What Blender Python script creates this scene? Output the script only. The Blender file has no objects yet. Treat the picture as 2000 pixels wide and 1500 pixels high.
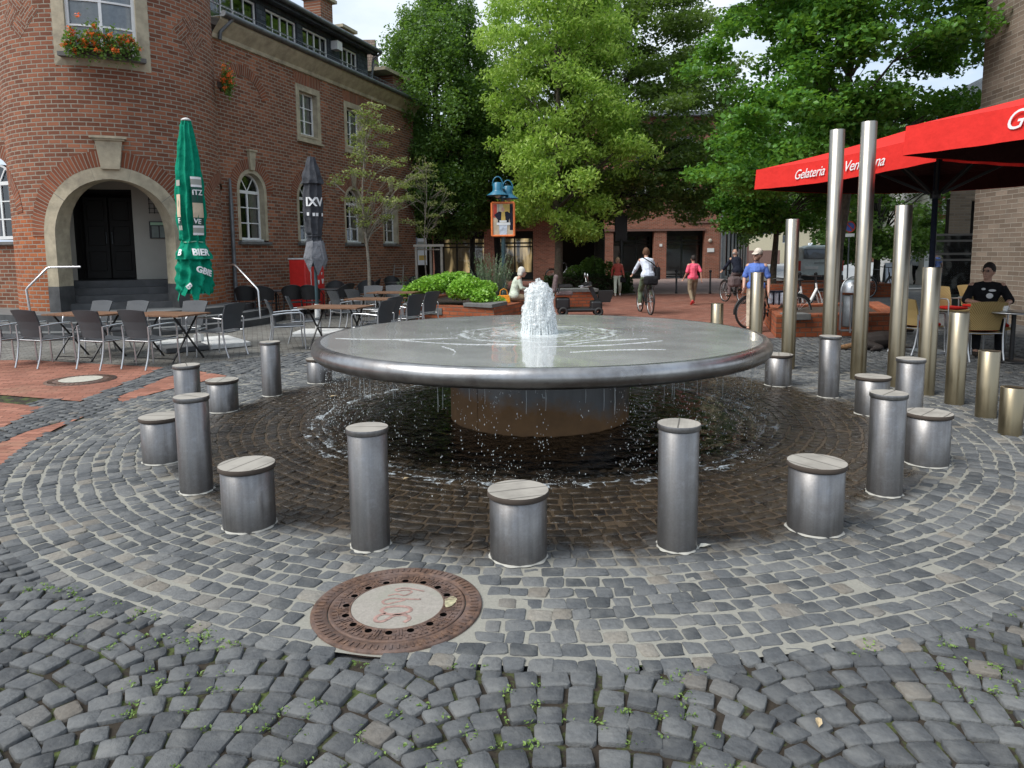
import bpy, bmesh, math, random
import numpy as np
from mathutils import Vector, Matrix
from mathutils.geometry import tessellate_polygon
PI = math.pi
rnd = random.Random(7)
rng = np.random.default_rng(11)
SC = bpy.context.scene
COL = SC.collection
R = math.radians

# ------------------------------------------------------------------ materials
def newmat(name):
    m = bpy.data.materials.new(name); m.use_nodes = True
    nt = m.node_tree; nt.nodes.clear()
    out = nt.nodes.new('ShaderNodeOutputMaterial')
    return m, nt, out
def N(nt, t, **kw):
    n = nt.nodes.new(t)
    for k, v in kw.items():
        if k == 'inp':
            for a, b in v.items(): n.inputs[a].default_value = b
        else: setattr(n, k, v)
    return n
def L(nt, a, b): nt.links.new(a, b)
def ramp(nt, fac, stops):
    r = N(nt, 'ShaderNodeValToRGB'); e = r.color_ramp.elements
    while len(e) > 1: e.remove(e[-1])
    e[0].position = stops[0][0]; e[0].color = tuple(stops[0][1]) + (1,)
    for p, c in stops[1:]:
        x = e.new(p); x.color = tuple(c) + (1,)
    L(nt, fac, r.inputs[0]); return r.outputs[0]
def mixc(nt, fac, a, b, mode='MIX'):
    n = N(nt, 'ShaderNodeMix', data_type='RGBA', blend_type=mode)
    for i, v in ((0, fac), (6, a), (7, b)):
        if isinstance(v, (int, float)): n.inputs[i].default_value = v
        elif isinstance(v, (tuple, list)): n.inputs[i].default_value = tuple(v)[:3] + (1,)
        else: L(nt, v, n.inputs[i])
    return n.outputs[2]
def noise(nt, vec, scale, detail=3, rough=.55, out=0):
    n = N(nt, 'ShaderNodeTexNoise'); n.inputs['Scale'].default_value = scale
    n.inputs['Detail'].default_value = detail; n.inputs['Roughness'].default_value = rough
    if vec is not None: L(nt, vec, n.inputs['Vector'])
    return n.outputs[out]
def mmath(nt, op, a, b=None, c=None, clamp=False):
    n = N(nt, 'ShaderNodeMath', operation=op, use_clamp=clamp)
    for i, v in enumerate((a, b, c)):
        if v is None: continue
        if isinstance(v, (int, float)): n.inputs[i].default_value = v
        else: L(nt, v, n.inputs[i])
    return n.outputs[0]
def maprange(nt, v, a, b, c=0, d=1):
    n = N(nt, 'ShaderNodeMapRange'); L(nt, v, n.inputs[0])
    for i, x in enumerate((a, b, c, d)): n.inputs[i + 1].default_value = x
    return n.outputs[0]
def bsdf(nt, out, color, rough=.6, metal=0, spec=.5, bump=None, bstr=.3, bdist=.01, **kw):
    p = N(nt, 'ShaderNodeBsdfPrincipled')
    for k, v in (('Base Color', color), ('Roughness', rough), ('Metallic', metal), ('Specular IOR Level', spec)):
        if isinstance(v, (int, float)): p.inputs[k].default_value = v
        elif isinstance(v, (tuple, list)): p.inputs[k].default_value = tuple(v)[:3] + (1,)
        else: L(nt, v, p.inputs[k])
    for k, v in kw.items():
        kk = k.replace('_', ' ')
        if isinstance(v, (int, float)): p.inputs[kk].default_value = v
        else: p.inputs[kk].default_value = v
    if bump is not None:
        b = N(nt, 'ShaderNodeBump'); b.inputs['Strength'].default_value = bstr; b.inputs['Distance'].default_value = bdist
        L(nt, bump, b.inputs['Height']); L(nt, b.outputs[0], p.inputs['Normal'])
    L(nt, p.outputs[0], out.inputs[0]); return p
def coord(nt, kind='Object'):
    return N(nt, 'ShaderNodeTexCoord').outputs[kind]
def geo(nt, kind='Position'):
    return N(nt, 'ShaderNodeNewGeometry').outputs[kind]
def scaled(nt, vec, s):
    m = N(nt, 'ShaderNodeMapping'); m.inputs['Scale'].default_value = s; L(nt, vec, m.inputs['Vector']); return m.outputs[0]

def M_plain(name, col, rough=.6, metal=0, var=.15, nscale=8, bump=0, spec=.5, dirt=None, **kw):
    m, nt, out = newmat(name); p = geo(nt)
    n = noise(nt, p, nscale, 4)
    c2 = tuple(x * (1 - var) for x in col); c3 = tuple(min(1, x * (1 + var)) for x in col)
    c = ramp(nt, n, [(.3, c2), (.7, c3)])
    if dirt:
        n2 = noise(nt, p, nscale * .4, 5, .7); c = mixc(nt, maprange(nt, n2, .5, .75), c, dirt)
    r = maprange(nt, n, .2, .8, max(0, rough - .08), min(1, rough + .08))
    bsdf(nt, out, c, r, metal, spec, bump=noise(nt, p, nscale * 6, 3) if bump else None, bstr=bump, **kw)
    return m

def M_brick(name, c1, c2, mortar, bw=.25, rh=.075, ms=.011, vary=1., weather=None, dark=.0, off=.5):
    m, nt, out = newmat(name)
    uv = N(nt, 'ShaderNodeUVMap').outputs[0]
    wob = noise(nt, uv, 9, 2, out=1)
    v = N(nt, 'ShaderNodeVectorMath', operation='MULTIPLY_ADD'); L(nt, wob, v.inputs[0]); v.inputs[1].default_value = (.012, .008, 0); L(nt, uv, v.inputs[2])
    b = N(nt, 'ShaderNodeTexBrick', offset=off); L(nt, v.outputs[0], b.inputs['Vector'])
    b.inputs['Scale'].default_value = 1; b.inputs['Brick Width'].default_value = bw; b.inputs['Row Height'].default_value = rh
    b.inputs['Mortar Size'].default_value = ms; b.inputs['Mortar Smooth'].default_value = .3; b.inputs['Bias'].default_value = 0
    b.inputs['Color1'].default_value = (0, 0, 0, 1); b.inputs['Color2'].default_value = (1, 1, 1, 1); b.inputs['Mortar'].default_value = (.5, .5, .5, 1)
    mid = tuple((x + y) / 2 for x, y in zip(c1, c2))
    dk = tuple(x * .45 for x in c1)
    br = ramp(nt, b.outputs[0], [(0, dk), (.15, tuple(x * .75 for x in c1)), (.32, c1), (.6, mid), (.86, c2), (1, tuple(min(1, x * 1.3) for x in c2))])
    n = noise(nt, uv, 30, 4, .65); n2 = noise(nt, uv, .55, 4, .6)
    br = mixc(nt, .45 * vary, br, mixc(nt, n, tuple(x * .55 for x in mid), tuple(min(1, x * 1.45) for x in mid)), 'MIX')
    br = mixc(nt, maprange(nt, n2, .35, .7, 0, .6), br, tuple(x * .5 for x in mid)); br = mixc(nt, maprange(nt, noise(nt, uv, 4.2, 5, .7), .5, .75, 0, .5), br, (mid[0] * .8, mid[1] * .95, mid[2] * 1.05))
    if weather: br = mixc(nt, maprange(nt, noise(nt, uv, 1.3, 5, .7), .55, .7, 0, .6), br, weather)
    mo = mixc(nt, noise(nt, uv, 3.1, 4), tuple(x * .6 for x in mortar), mortar)
    c = mixc(nt, b.outputs[1], br, mo)
    h = mmath(nt, 'SUBTRACT', mmath(nt, 'MULTIPLY', n, .35), b.outputs[1])
    bsdf(nt, out, c, .88, spec=.25, bump=h, bstr=.9, bdist=.012)
    return m

def M_metal(name, col, r0, r1, scale=(40, 40, 3), var=.25, dirt=None, bump=.03, metal=1.):
    m, nt, out = newmat(name); o = coord(nt)
    n = noise(nt, scaled(nt, o, scale), 1, 4); n2 = noise(nt, o, 3.5, 5, .65)
    c = mixc(nt, n, tuple(x * (1 - var) for x in col), col)
    if dirt: c = mixc(nt, maprange(nt, n2, .42, .72, 0, .75), c, dirt)
    r = mmath(nt, 'ADD', maprange(nt, n2, .3, .75, r0, r1), mmath(nt, 'MULTIPLY', n, .08))
    bsdf(nt, out, c, r, metal, bump=n, bstr=bump, bdist=.004)
    return m

def M_leaf(name, a, b, trans=.35, rough=.45):
    m, nt, out = newmat(name)
    g = N(nt, 'ShaderNodeNewGeometry'); rp = g.outputs['Random Per Island']
    c = ramp(nt, rp, [(0, a), (.6, tuple((x + y) / 2 for x, y in zip(a, b))), (1, b)])
    n = noise(nt, g.outputs['Position'], .8, 3)
    c = mixc(nt, maprange(nt, n, .35, .7, 0, .5), c, tuple(min(1, x * 1.35) for x in b))
    p = N(nt, 'ShaderNodeBsdfPrincipled'); L(nt, c, p.inputs['Base Color']); p.inputs['Roughness'].default_value = rough
    t = N(nt, 'ShaderNodeBsdfTranslucent'); c2 = mixc(nt, .5, c, (.25, .45, .03), 'MIX'); L(nt, c2, t.inputs[0])
    mx = N(nt, 'ShaderNodeMixShader'); mx.inputs[0].default_value = trans
    L(nt, p.outputs[0], mx.inputs[1]); L(nt, t.outputs[0], mx.inputs[2]); L(nt, mx.outputs[0], out.inputs[0])
    return m

def M_glass(name, tint=(.02, .025, .03), alpha=.45, rough=.03):
    """window pane: reflects the street, lets part of the room through"""
    m, nt, out = newmat(name)
    p = geo(nt)
    g = N(nt, 'ShaderNodeBsdfGlossy'); g.inputs['Roughness'].default_value = rough; g.inputs[0].default_value = (.85, .9, .95, 1)
    b = N(nt, 'ShaderNodeBump'); b.inputs['Strength'].default_value = .08; b.inputs['Distance'].default_value = .05
    L(nt, noise(nt, p, 1.4, 2), b.inputs['Height']); L(nt, b.outputs[0], g.inputs['Normal'])
    t = N(nt, 'ShaderNodeBsdfTransparent'); t.inputs[0].default_value = (.92, .94, .94, 1)
    d = N(nt, 'ShaderNodeBsdfDiffuse'); d.inputs[0].default_value = tint + (1,)
    mx = N(nt, 'ShaderNodeMixShader'); mx.inputs[0].default_value = alpha
    L(nt, d.outputs[0], mx.inputs[1]); L(nt, t.outputs[0], mx.inputs[2])
    f = N(nt, 'ShaderNodeFresnel'); f.inputs[0].default_value = 1.9
    m2 = N(nt, 'ShaderNodeMixShader'); L(nt, f.outputs[0], m2.inputs[0]); L(nt, mx.outputs[0], m2.inputs[1]); L(nt, g.outputs[0], m2.inputs[2])
    L(nt, m2.outputs[0], out.inputs[0]); return m

# ------------------------------------------------------------------ mesh builder
class MB:
    def __init__(s): s.v = []; s.f = []; s.uv = {}; s.mi = []; s.cur = 0; s.sm = []
    def add(s, vs, fs, uvs=None, smooth=False):
        o = len(s.v); s.v.extend([tuple(p) for p in vs])
        for i, f in enumerate(fs):
            if uvs is not None: s.uv[len(s.f)] = uvs[i]
            s.f.append(tuple(o + k for k in f)); s.mi.append(s.cur); s.sm.append(smooth)
        return s
    def quad(s, a, b, c, d, uv=None): return s.add([a, b, c, d], [(0, 1, 2, 3)], [uv] if uv else None)
    def box(s, c, d, rz=0, M=None, uv=False):
        x, y, z = d[0] / 2, d[1] / 2, d[2] / 2
        vs = [Vector((sx * x, sy * y, sz * z)) for sz in (-1, 1) for sx, sy in ((-1, -1), (1, -1), (1, 1), (-1, 1))]
        m = M if M is not None else Matrix.Rotation(rz, 3, 'Z')
        vs = [m @ v + Vector(c) for v in vs]
        fs = [(3, 2, 1, 0), (4, 5, 6, 7), (0, 1, 5, 4), (1, 2, 6, 5), (2, 3, 7, 6), (3, 0, 4, 7)]
        uvs = None
        if uv:
            uvs = []
            for i, f in enumerate(fs):
                if i < 2: uvs.append([(vs[k][0], vs[k][1]) for k in f])
                else:
                    e = (vs[f[1]] - vs[f[0]]).length; o = (i * 1.37)
                    z0 = vs[f[0]][2]; z1 = vs[f[2]][2]
                    uvs.append([(o, z0), (o + e, z0), (o + e, z1), (o, z1)])
        return s.add(vs, fs, uvs)
    def bar(s, a, b, w, h=None, up=(0, 0, 1)):
        a = Vector(a); b = Vector(b); d = b - a; l = d.length
        if l < 1e-6: return s
        d.normalize(); u = Vector(up)
        if abs(d.dot(u)) > .98: u = Vector((1, 0, 0))
        x = d.cross(u).normalized(); y = x.cross(d).normalized()
        return s.box((a + b) / 2, (w, l, h or w), M=Matrix((x, d, y)).transposed())
    def tube(s, pts, r, n=8, cap=True, closed=False):
        pts = [Vector(p) for p in pts]; m = len(pts)
        rs = r if isinstance(r, (list, tuple)) else [r] * m
        prev = None; vs = []
        for i, p in enumerate(pts):
            a = pts[(i - 1) % m] if (i > 0 or closed) else pts[0]; b = pts[(i + 1) % m] if (i < m - 1 or closed) else pts[-1]
            d = (b - a).normalized()
            if prev is None:
                u = Vector((0, 0, 1)) if abs(d.z) < .9 else Vector((1, 0, 0))
                x = d.cross(u).normalized()
            else:
                x = (prev - d * prev.dot(d))
                x = x.normalized() if x.length > 1e-6 else d.orthogonal().normalized()
            prev = x; y = d.cross(x)
            for k in range(n):
                t = 2 * PI * k / n; vs.append(p + (x * math.cos(t) + y * math.sin(t)) * rs[i])
        fs = []
        for i in range(m if closed else m - 1):
            j = (i + 1) % m
            for k in range(n): fs.append((i * n + k, i * n + (k + 1) % n, j * n + (k + 1) % n, j * n + k))
        s.add(vs, fs, smooth=True)
        if cap and not closed:
            s.add(vs[:n], [tuple(range(n))[::-1]]); s.add(vs[-n:], [tuple(range(n))])
        return s
    def cyl(s, c, r, z0, z1, n=24, r2=None):
        r2 = r if r2 is None else r2
        return s.lathe([(0, z0), (r, z0), (r2, z1), (0, z1)], c, n, sharp=True)
    def lathe(s, prof, c=(0, 0), n=24, sharp=False, squash=1.):
        cx, cy = c[0], c[1]; cz = c[2] if len(c) > 2 else 0
        def ring(r, z): return [(cx + r * math.cos(2 * PI * k / n), cy + squash * r * math.sin(2 * PI * k / n), cz + z) for k in range(n)]
        if sharp:
            for (r0, z0), (r1, z1) in zip(prof[:-1], prof[1:]):
                if r0 < 1e-6 and r1 < 1e-6: continue
                if r0 < 1e-6: s.add(ring(r1, z1), [tuple(range(n))[::-1]] if z1 <= prof[len(prof) // 2][1] else [tuple(range(n))])
                elif r1 < 1e-6: s.add(ring(r0, z0), [tuple(range(n))])
                else: s.add(ring(r0, z0) + ring(r1, z1), [(k, (k + 1) % n, n + (k + 1) % n, n + k) for k in range(n)], smooth=True)
        else:
            vs = []; 
            for r_, z_ in prof: vs += ring(max(r_, 1e-5), z_)
            fs = [(i * n + k, i * n + (k + 1) % n, (i + 1) * n + (k + 1) % n, (i + 1) * n + k) for i in range(len(prof) - 1) for k in range(n)]
            s.add(vs, fs, smooth=True)
        return s
    def prism(s, poly, z0, z1, top=True, uv=False):
        n = len(poly)
        area = sum(poly[i][0] * poly[(i + 1) % n][1] - poly[(i + 1) % n][0] * poly[i][1] for i in range(n))
        if area < 0: poly = poly[::-1]
        vs = [(p[0], p[1], z0) for p in poly] + [(p[0], p[1], z1) for p in poly]
        fs = [(i, (i + 1) % n, n + (i + 1) % n, n + i) for i in range(n)]
        uvs = []; acc = 0
        for i in range(n):
            e = math.dist(poly[i], poly[(i + 1) % n]); uvs.append([(acc, z0), (acc + e, z0), (acc + e, z1), (acc, z1)]); acc += e
        fs += [tuple(range(n, 2 * n)), tuple(range(n))[::-1]]
        uvs += [[(poly[i][0], poly[i][1]) for i in range(n)], [(poly[i][0], poly[i][1]) for i in range(n)][::-1]]
        return s.add(vs, fs, uvs if uv else None)
    def sphere(s, c, r, n=12, m=8, sq=(1, 1, 1)):
        vs = []; 
        for i in range(m + 1):
            ph = PI * i / m
            for k in range(n):
                t = 2 * PI * k / n
                vs.append((c[0] + r * sq[0] * max(1e-4, math.sin(ph)) * math.cos(t), c[1] + r * sq[1] * max(1e-4, math.sin(ph)) * math.sin(t), c[2] + r * sq[2] * math.cos(ph)))
        fs = [(i * n + k, (i + 1) * n + k, (i + 1) * n + (k + 1) % n, i * n + (k + 1) % n) for i in range(m) for k in range(n)]
        return s.add(vs, fs, smooth=True)
    def xf(s, M):
        s.v = [tuple(M @ Vector(p)) for p in s.v]; return s
    def build(s, name, mats, parent=None, bevel=0, loc=None, **tags):
        me = bpy.data.meshes.new(name); me.from_pydata(s.v, [], s.f)
        mats = mats if isinstance(mats, (list, tuple)) else [mats]
        for m in mats: me.materials.append(m)
        if len(mats) > 1: me.polygons.foreach_set('material_index', s.mi)
        me.polygons.foreach_set('use_smooth', s.sm)
        if s.uv:
            ul = me.uv_layers.new(name='UVMap'); li = 0; data = np.zeros(len(me.loops) * 2, dtype=np.float32)
            for i, f in enumerate(s.f):
                u = s.uv.get(i)
                if u:
                    for k in range(len(f)): data[(li + k) * 2] = u[k][0]; data[(li + k) * 2 + 1] = u[k][1]
                li += len(f)
            ul.data.foreach_set('uv', data)
        me.update()
        ob = bpy.data.objects.new(name, me); COL.objects.link(ob)
        if parent is not None: ob.parent = parent
        if loc is not None: ob.location = loc
        if bevel:
            b = ob.modifiers.new('Bevel', 'BEVEL'); b.width = bevel; b.segments = 2; b.limit_method = 'ANGLE'; b.angle_limit = R(40)
        for k, v in tags.items(): ob[k] = v
        return ob

def thing(name, label, cat, loc=(0, 0, 0), rz=0, group=None, kind=None):
    o = bpy.data.objects.new(name, None); COL.objects.link(o); o.location = loc; o.rotation_euler = (0, 0, rz); o.empty_display_size = .2
    return tag(o, label, cat, group, kind)
def tag(o, label, cat, group=None, kind=None):
    o['label'] = label; o['category'] = cat
    if group: o['group'] = group
    if kind: o['kind'] = kind
    return o
def dup(root, loc, rz, label, group=None, scale=1.):
    def cp(o, par):
        c = o.copy(); COL.objects.link(c)
        if par is not None: c.parent = par
        for ch in list(o.children): cp(ch, c)
        return c
    r = cp(root, None); r.location = loc; r.rotation_euler = (0, 0, rz); r['label'] = label
    r.scale = (scale,) * 3
    if group: r['group'] = group
    return r
def npmesh(name, V, F, mat, parent=None, smooth=False, attr=None, uv=None):
    """V (n,3), F (m,4) numpy"""
    me = bpy.data.meshes.new(name); V = np.asarray(V, np.float32); F = np.asarray(F, np.int32)
    me.vertices.add(len(V)); me.vertices.foreach_set('co', V.ravel())
    k = F.shape[1]; me.loops.add(F.size); me.loops.foreach_set('vertex_index', F.ravel())
    me.polygons.add(len(F)); me.polygons.foreach_set('loop_start', np.arange(len(F), dtype=np.int32) * k)
    try: me.polygons.foreach_set('loop_total', np.full(len(F), k, np.int32))
    except Exception: pass
    me.polygons.foreach_set('use_smooth', np.full(len(F), smooth))
    if attr is not None:
        a = me.attributes.new('tint', 'FLOAT', 'POINT'); a.data.foreach_set('value', np.asarray(attr, np.float32))
    me.materials.append(mat); me.update(calc_edges=True)
    ob = bpy.data.objects.new(name, me); COL.objects.link(ob)
    if parent is not None: ob.parent = parent
    return ob
def text_mesh(body, size, mat, name, parent, M, extrude=.002, shear=0., spacing=1., bold=0., align='CENTER'):
    """lettering as a real mesh; M places it (x right, y up)"""
    cu = bpy.data.curves.new('lettering', 'FONT'); cu.body = body; cu.size = size; cu.extrude = extrude; cu.shear = shear
    cu.align_x = align; cu.align_y = 'CENTER'; cu.space_character = spacing; cu.offset = bold; cu.resolution_u = 4
    o = bpy.data.objects.new('tmp', cu); COL.objects.link(o)
    bpy.context.view_layer.update()
    me = bpy.data.meshes.new_from_object(o.evaluated_get(bpy.context.evaluated_depsgraph_get()))
    bpy.data.objects.remove(o); bpy.data.curves.remove(cu)
    me.materials.clear(); me.materials.append(mat)
    if callable(M):
        for v in me.vertices: v.co = M(v.co.x, v.co.y, v.co.z)
    else: me.transform(M)
    me.update()
    ob = bpy.data.objects.new(name, me); COL.objects.link(ob)
    if parent is not None: ob.parent = parent
    return ob
def frame(o, right, up):
    """4x4 matrix: x->right, y->up, z->normal at o"""
    r = Vector(right).normalized(); u = Vector(up).normalized(); n = r.cross(u)
    M = Matrix((r, u, n)).transposed().to_4x4(); M.translation = Vector(o); return M
def surf(o, mat_unused=None): return o
# ------------------------------------------------------------------ material library
K = {}
K['brick'] = M_brick('old red brick', (.135, .050, .032), (.38, .147, .078), (.36, .315, .25), bw=.27, rh=.093, ms=.013)
K['brick_new'] = M_brick('patched orange brick', (.27, .075, .032), (.50, .165, .06), (.36, .30, .24), bw=.27, rh=.093, ms=.013)
K['brick_arch'] = M_brick('radial arch brick', (.17, .055, .032), (.34, .115, .055), (.34, .28, .22), bw=.62, rh=.078, off=0.)
K['brick_bg'] = M_brick('modern red brick', (.26, .085, .052), (.40, .145, .09), (.36, .27, .21), bw=.25, rh=.08)
K['brick_plant'] = M_brick('orange planter brick', (.30, .075, .032), (.47, .14, .06), (.22, .13, .09), bw=.24, rh=.095, ms=.012)
K['brick_brown'] = M_brick('brown grey brick', (.15, .105, .078), (.25, .185, .14), (.34, .30, .25), bw=.42, rh=.083, ms=.009)
K['brick_tan'] = M_brick('tan brick', (.30, .24, .17), (.42, .34, .25), (.36, .32, .27), bw=.3, rh=.083)
K['sandstone'] = M_plain('pale sandstone', (.40, .35, .25), .85, var=.2, nscale=5, bump=.35, dirt=(.22, .19, .14))
K['whitepaint'] = M_plain('white window paint', (.72, .73, .72), .4, var=.06)
K['plaster'] = M_plain('cream plaster', (.44, .42, .37), .8, var=.08, nscale=2)
K['darkstone'] = M_plain('dark basalt step', (.052, .054, .056), .6, var=.3, nscale=4, bump=.2, dirt=(.10, .10, .10))
K['stepgrey'] = M_plain('worn grey step top', (.13, .135, .135), .65, var=.2, nscale=4, bump=.2)
K['slate'] = M_brick('slate shingles', (.05, .06, .07), (.10, .115, .13), (.025, .03, .035), bw=.22, rh=.14, ms=.006)
K['zinc'] = M_metal('weathered zinc', (.22, .235, .25), .4, .6, dirt=(.08, .085, .09), metal=.6)
K['tile'] = M_brick('brown roof tiles', (.15, .11, .085), (.24, .18, .14), (.07, .05, .04), bw=.22, rh=.2, ms=.02)
K['glass'] = M_glass('window glass', alpha=.85)
K['glass_dark'] = M_glass('dark shop glass', (.012, .014, .015), .5)
K['curtain'] = M_plain('white net curtain', (.80, .81, .80), .9, var=.12, nscale=14)
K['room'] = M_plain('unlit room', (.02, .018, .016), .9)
K['black'] = M_plain('black painted metal', (.012, .012, .013), .45, var=.3)
K['blackmesh'] = M_plain('black woven chair', (.014, .014, .015), .6, var=.3)
K['aluminium'] = M_metal('brushed aluminium', (.62, .63, .64), .28, .42, (8, 8, 8), .12)
K['chrome'] = M_metal('polished rail', (.70, .70, .70), .2, .35, (10, 10, 10), .1)
K['white_plastic'] = M_plain('white slab', (.62, .62, .60), .55, var=.12, dirt=(.4, .4, .38))
K['rubber'] = M_plain('black rubber', (.02, .02, .02), .7)
K['bark'] = M_plain('grey brown bark', (.075, .06, .045), .95, var=.45, nscale=12, bump=.8, dirt=(.05, .06, .035))
K['bark_pale'] = M_plain('pale young bark', (.24, .21, .17), .9, var=.4, nscale=20, bump=.5)
K['bark_dark'] = M_plain('dark bark', (.03, .027, .023), .95, var=.4, nscale=12, bump=.8)
K['leaf_bright'] = M_leaf('bright green leaves', (.15, .29, .04), (.45, .60, .12), .5)
K['leaf_horn'] = M_leaf('hornbeam leaves', (.035, .09, .02), (.13, .23, .05), .38)
K['leaf_linden'] = M_leaf('dull green leaves', (.055, .105, .028), (.18, .24, .07), .4)
K['leaf_gum'] = M_leaf('sweetgum leaves', (.035, .13, .024), (.13, .30, .045), .45)
K['leaf_pale'] = M_leaf('yellowish sparse leaves', (.16, .19, .055), (.40, .42, .16), .4)
K['leaf_lime'] = M_leaf('lime green shrub leaves', (.12, .30, .03), (.32, .56, .07), .35, .35)
K['leaf_grey'] = M_leaf('grey green needles', (.07, .13, .075), (.17, .25, .13), .2)
K['leaf_dark'] = M_leaf('dark hedge leaves', (.010, .028, .009), (.03, .06, .016), .15)
K['leaf_weed'] = M_leaf('joint weeds', (.06, .12, .02), (.20, .30, .07), .3)
K['petal'] = M_leaf('orange red petals', (.80, .06, .015), (.95, .22, .05), .2)
K['skin'] = M_plain('skin', (.50, .29, .21), .5, var=.08, nscale=30)
K['hair_white'] = M_plain('white hair', (.62, .60, .54), .8, var=.2, nscale=60, bump=.4)
K['hair_brown'] = M_plain('brown hair', (.10, .045, .02), .7, var=.3, nscale=60, bump=.4)
K['hair_dark'] = M_plain('dark hair', (.02, .014, .012), .7, var=.3, nscale=60, bump=.4)
K['hair_blond'] = M_plain('blond hair', (.45, .33, .20), .7, var=.3, nscale=60, bump=.4)
K['hair_grey'] = M_plain('grey hair', (.42, .40, .38), .7, var=.3, nscale=60, bump=.4)
def cloth(name, c, var=.1, n=14): 
    m, nt, out = newmat(name); p = geo(nt); w_ = noise(nt, p, 7, 3, .5); f = noise(nt, p, 160, 2)
    cc = mixc(nt, noise(nt, p, n, 4), tuple(x * (1 - var) for x in c), tuple(min(1, x * (1 + var)) for x in c))
    bsdf(nt, out, cc, .88, spec=.2, bump=mmath(nt, 'ADD', w_, mmath(nt, 'MULTIPLY', f, .06)), bstr=.25 if name.startswith('par_red') else .8, bdist=.06); K[name] = m; return m
for nm, c in (('cloth_mint', (.60, .66, .55)), ('cloth_white', (.62, .67, .76)), ('cloth_pink', (.88, .13, .21)), ('cloth_redshirt', (.42, .09, .07)),
              ('cloth_blue', (.11, .19, .52)), ('cloth_beige', (.52, .44, .34)), ('cloth_black', (.012, .012, .014)), ('cloth_green', (.13, .17, .11)),
              ('cloth_khaki', (.24, .19, .13)), ('cloth_navy', (.02, .024, .04)), ('cloth_cap', (.60, .53, .45)), ('cloth_mauve', (.16, .12, .12)), ('cloth_pale', (.55, .6, .68)),
              ('bag_orange', (.80, .30, .03)), ('bag_black', (.015, .015, .017)), ('shoe_white', (.62, .58, .55)), ('shoe_red', (.52, .05, .05)), ('shoe_dark', (.03, .025, .02)),
              ('par_green', (.0, .21, .125)), ('par_grey', (.055, .058, .066)), ('par_greylight', (.17, .175, .19)), ('par_red', (.62, .028, .022)), ('cushion', (.50, .02, .015)), ('underside_shade', (.05, .010, .010))):  # last entry: red parasol cloth with the shade beneath put into its colour
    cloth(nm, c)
K['print_white'] = M_plain('white print', (.75, .76, .76), .7, var=.05)
K['print_dark'] = M_plain('dark green print', (.01, .06, .045), .7, var=.1)
K['print_grey'] = M_plain('grey print', (.33, .34, .30), .7, var=.1)
K['print_red'] = M_plain('red print', (.45, .05, .03), .7)
K['print_blue'] = M_plain('blue print', (.05, .10, .35), .7)
K['print_orange'] = M_plain('orange frame', (.80, .20, .05), .4)
K['print_yellow'] = M_plain('ochre print', (.55, .38, .10), .7)
K['print_cream'] = M_plain('cream print', (.55, .45, .32), .7)
K['lampblue'] = M_plain('petrol blue enamel', (.02, .15, .24), .35, var=.15)
K['polegreen'] = M_plain('dark teal pole', (.03, .065, .075), .4, var=.2)
K['milk'] = M_plain('milky lamp glass', (.5, .45, .38), .3)
K['van'] = M_plain('pale van paint', (.58, .66, .66), .3, var=.04)
K['red_gloss'] = M_plain('red sheet metal', (.62, .03, .025), .35, var=.08)
K['stonegrey'] = M_plain('grey coping stone', (.13, .13, .125), .8, var=.2, nscale=8, bump=.3)
K['cream_wall'] = M_plain('cream render', (.62, .55, .38), .85, var=.05)
K['soil'] = M_plain('soil', (.05, .035, .025), .95, var=.4, nscale=10, bump=.6)
K['rust'] = None
def _steel_post():
    m, nt, out = newmat('brushed bronze steel'); o = coord(nt); w = geo(nt)
    n = noise(nt, scaled(nt, o, (30, 30, 2)), 1, 4); n2 = noise(nt, w, 5, 4)
    sep = N(nt, 'ShaderNodeSeparateXYZ'); L(nt, w, sep.inputs[0])
    low = maprange(nt, mmath(nt, 'ADD', sep.outputs[2], mmath(nt, 'MULTIPLY', n2, .6)), 2.4, .5, 0, .9)
    c = mixc(nt, low, (.42, .40, .36), (.34, .275, .16))
    c = mixc(nt, mmath(nt, 'MULTIPLY', n, .5), c, (.22, .19, .14))
    bsdf(nt, out, c, maprange(nt, n2, .3, .8, .30, .42), 1., bump=n, bstr=.05, bdist=.003); return m
K['post'] = _steel_post()
def _drum():
    m, nt, out = newmat('galvanised weathered steel'); o = coord(nt); w = geo(nt)
    n = noise(nt, scaled(nt, o, (34, 34, .9)), 1, 5); n2 = noise(nt, w, 7, 5, .65); n3 = noise(nt, w, 90, 2)
    c = mixc(nt, n, (.085, .08, .075), (.30, .29, .28))
    c = mixc(nt, maprange(nt, n2, .45, .68, 0, .45), c, (.12, .105, .095)); c = mixc(nt, maprange(nt, noise(nt, w, 18, 4, .7), .54, .70, 0, .25), c, (.34, .35, .37))
    c = mixc(nt, mmath(nt, 'MULTIPLY', n3, .25), c, (.42, .43, .46))
    bsdf(nt, out, c, maprange(nt, n2, .3, .75, .30, .50), .88, bump=mmath(nt, 'ADD', n3, n), bstr=.09, bdist=.003); return m
K['drum'] = _drum()
def _wood(name, a, b, sc=(3, 60, 3), rough=.75, crack=True):
    m, nt, out = newmat(name); o = coord(nt)
    n = noise(nt, scaled(nt, o, sc), 1, 6, .6); n2 = noise(nt, geo(nt), 6, 4)
    c = mixc(nt, n, a, b); c = mixc(nt, maprange(nt, n2, .45, .7, 0, .5), c, tuple(x * .6 for x in a))
    if crack:
        w = N(nt, 'ShaderNodeTexWave', wave_type='BANDS', bands_direction='Y'); w.inputs['Scale'].default_value = 2.4; w.inputs['Distortion'].default_value = .6
        L(nt, o, w.inputs['Vector']); c = mixc(nt, maprange(nt, w.outputs[1], .02, .0, 0, .85), c, (.03, .025, .02))
    bsdf(nt, out, c, rough, bump=n, bstr=.25, bdist=.004); return m
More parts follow.
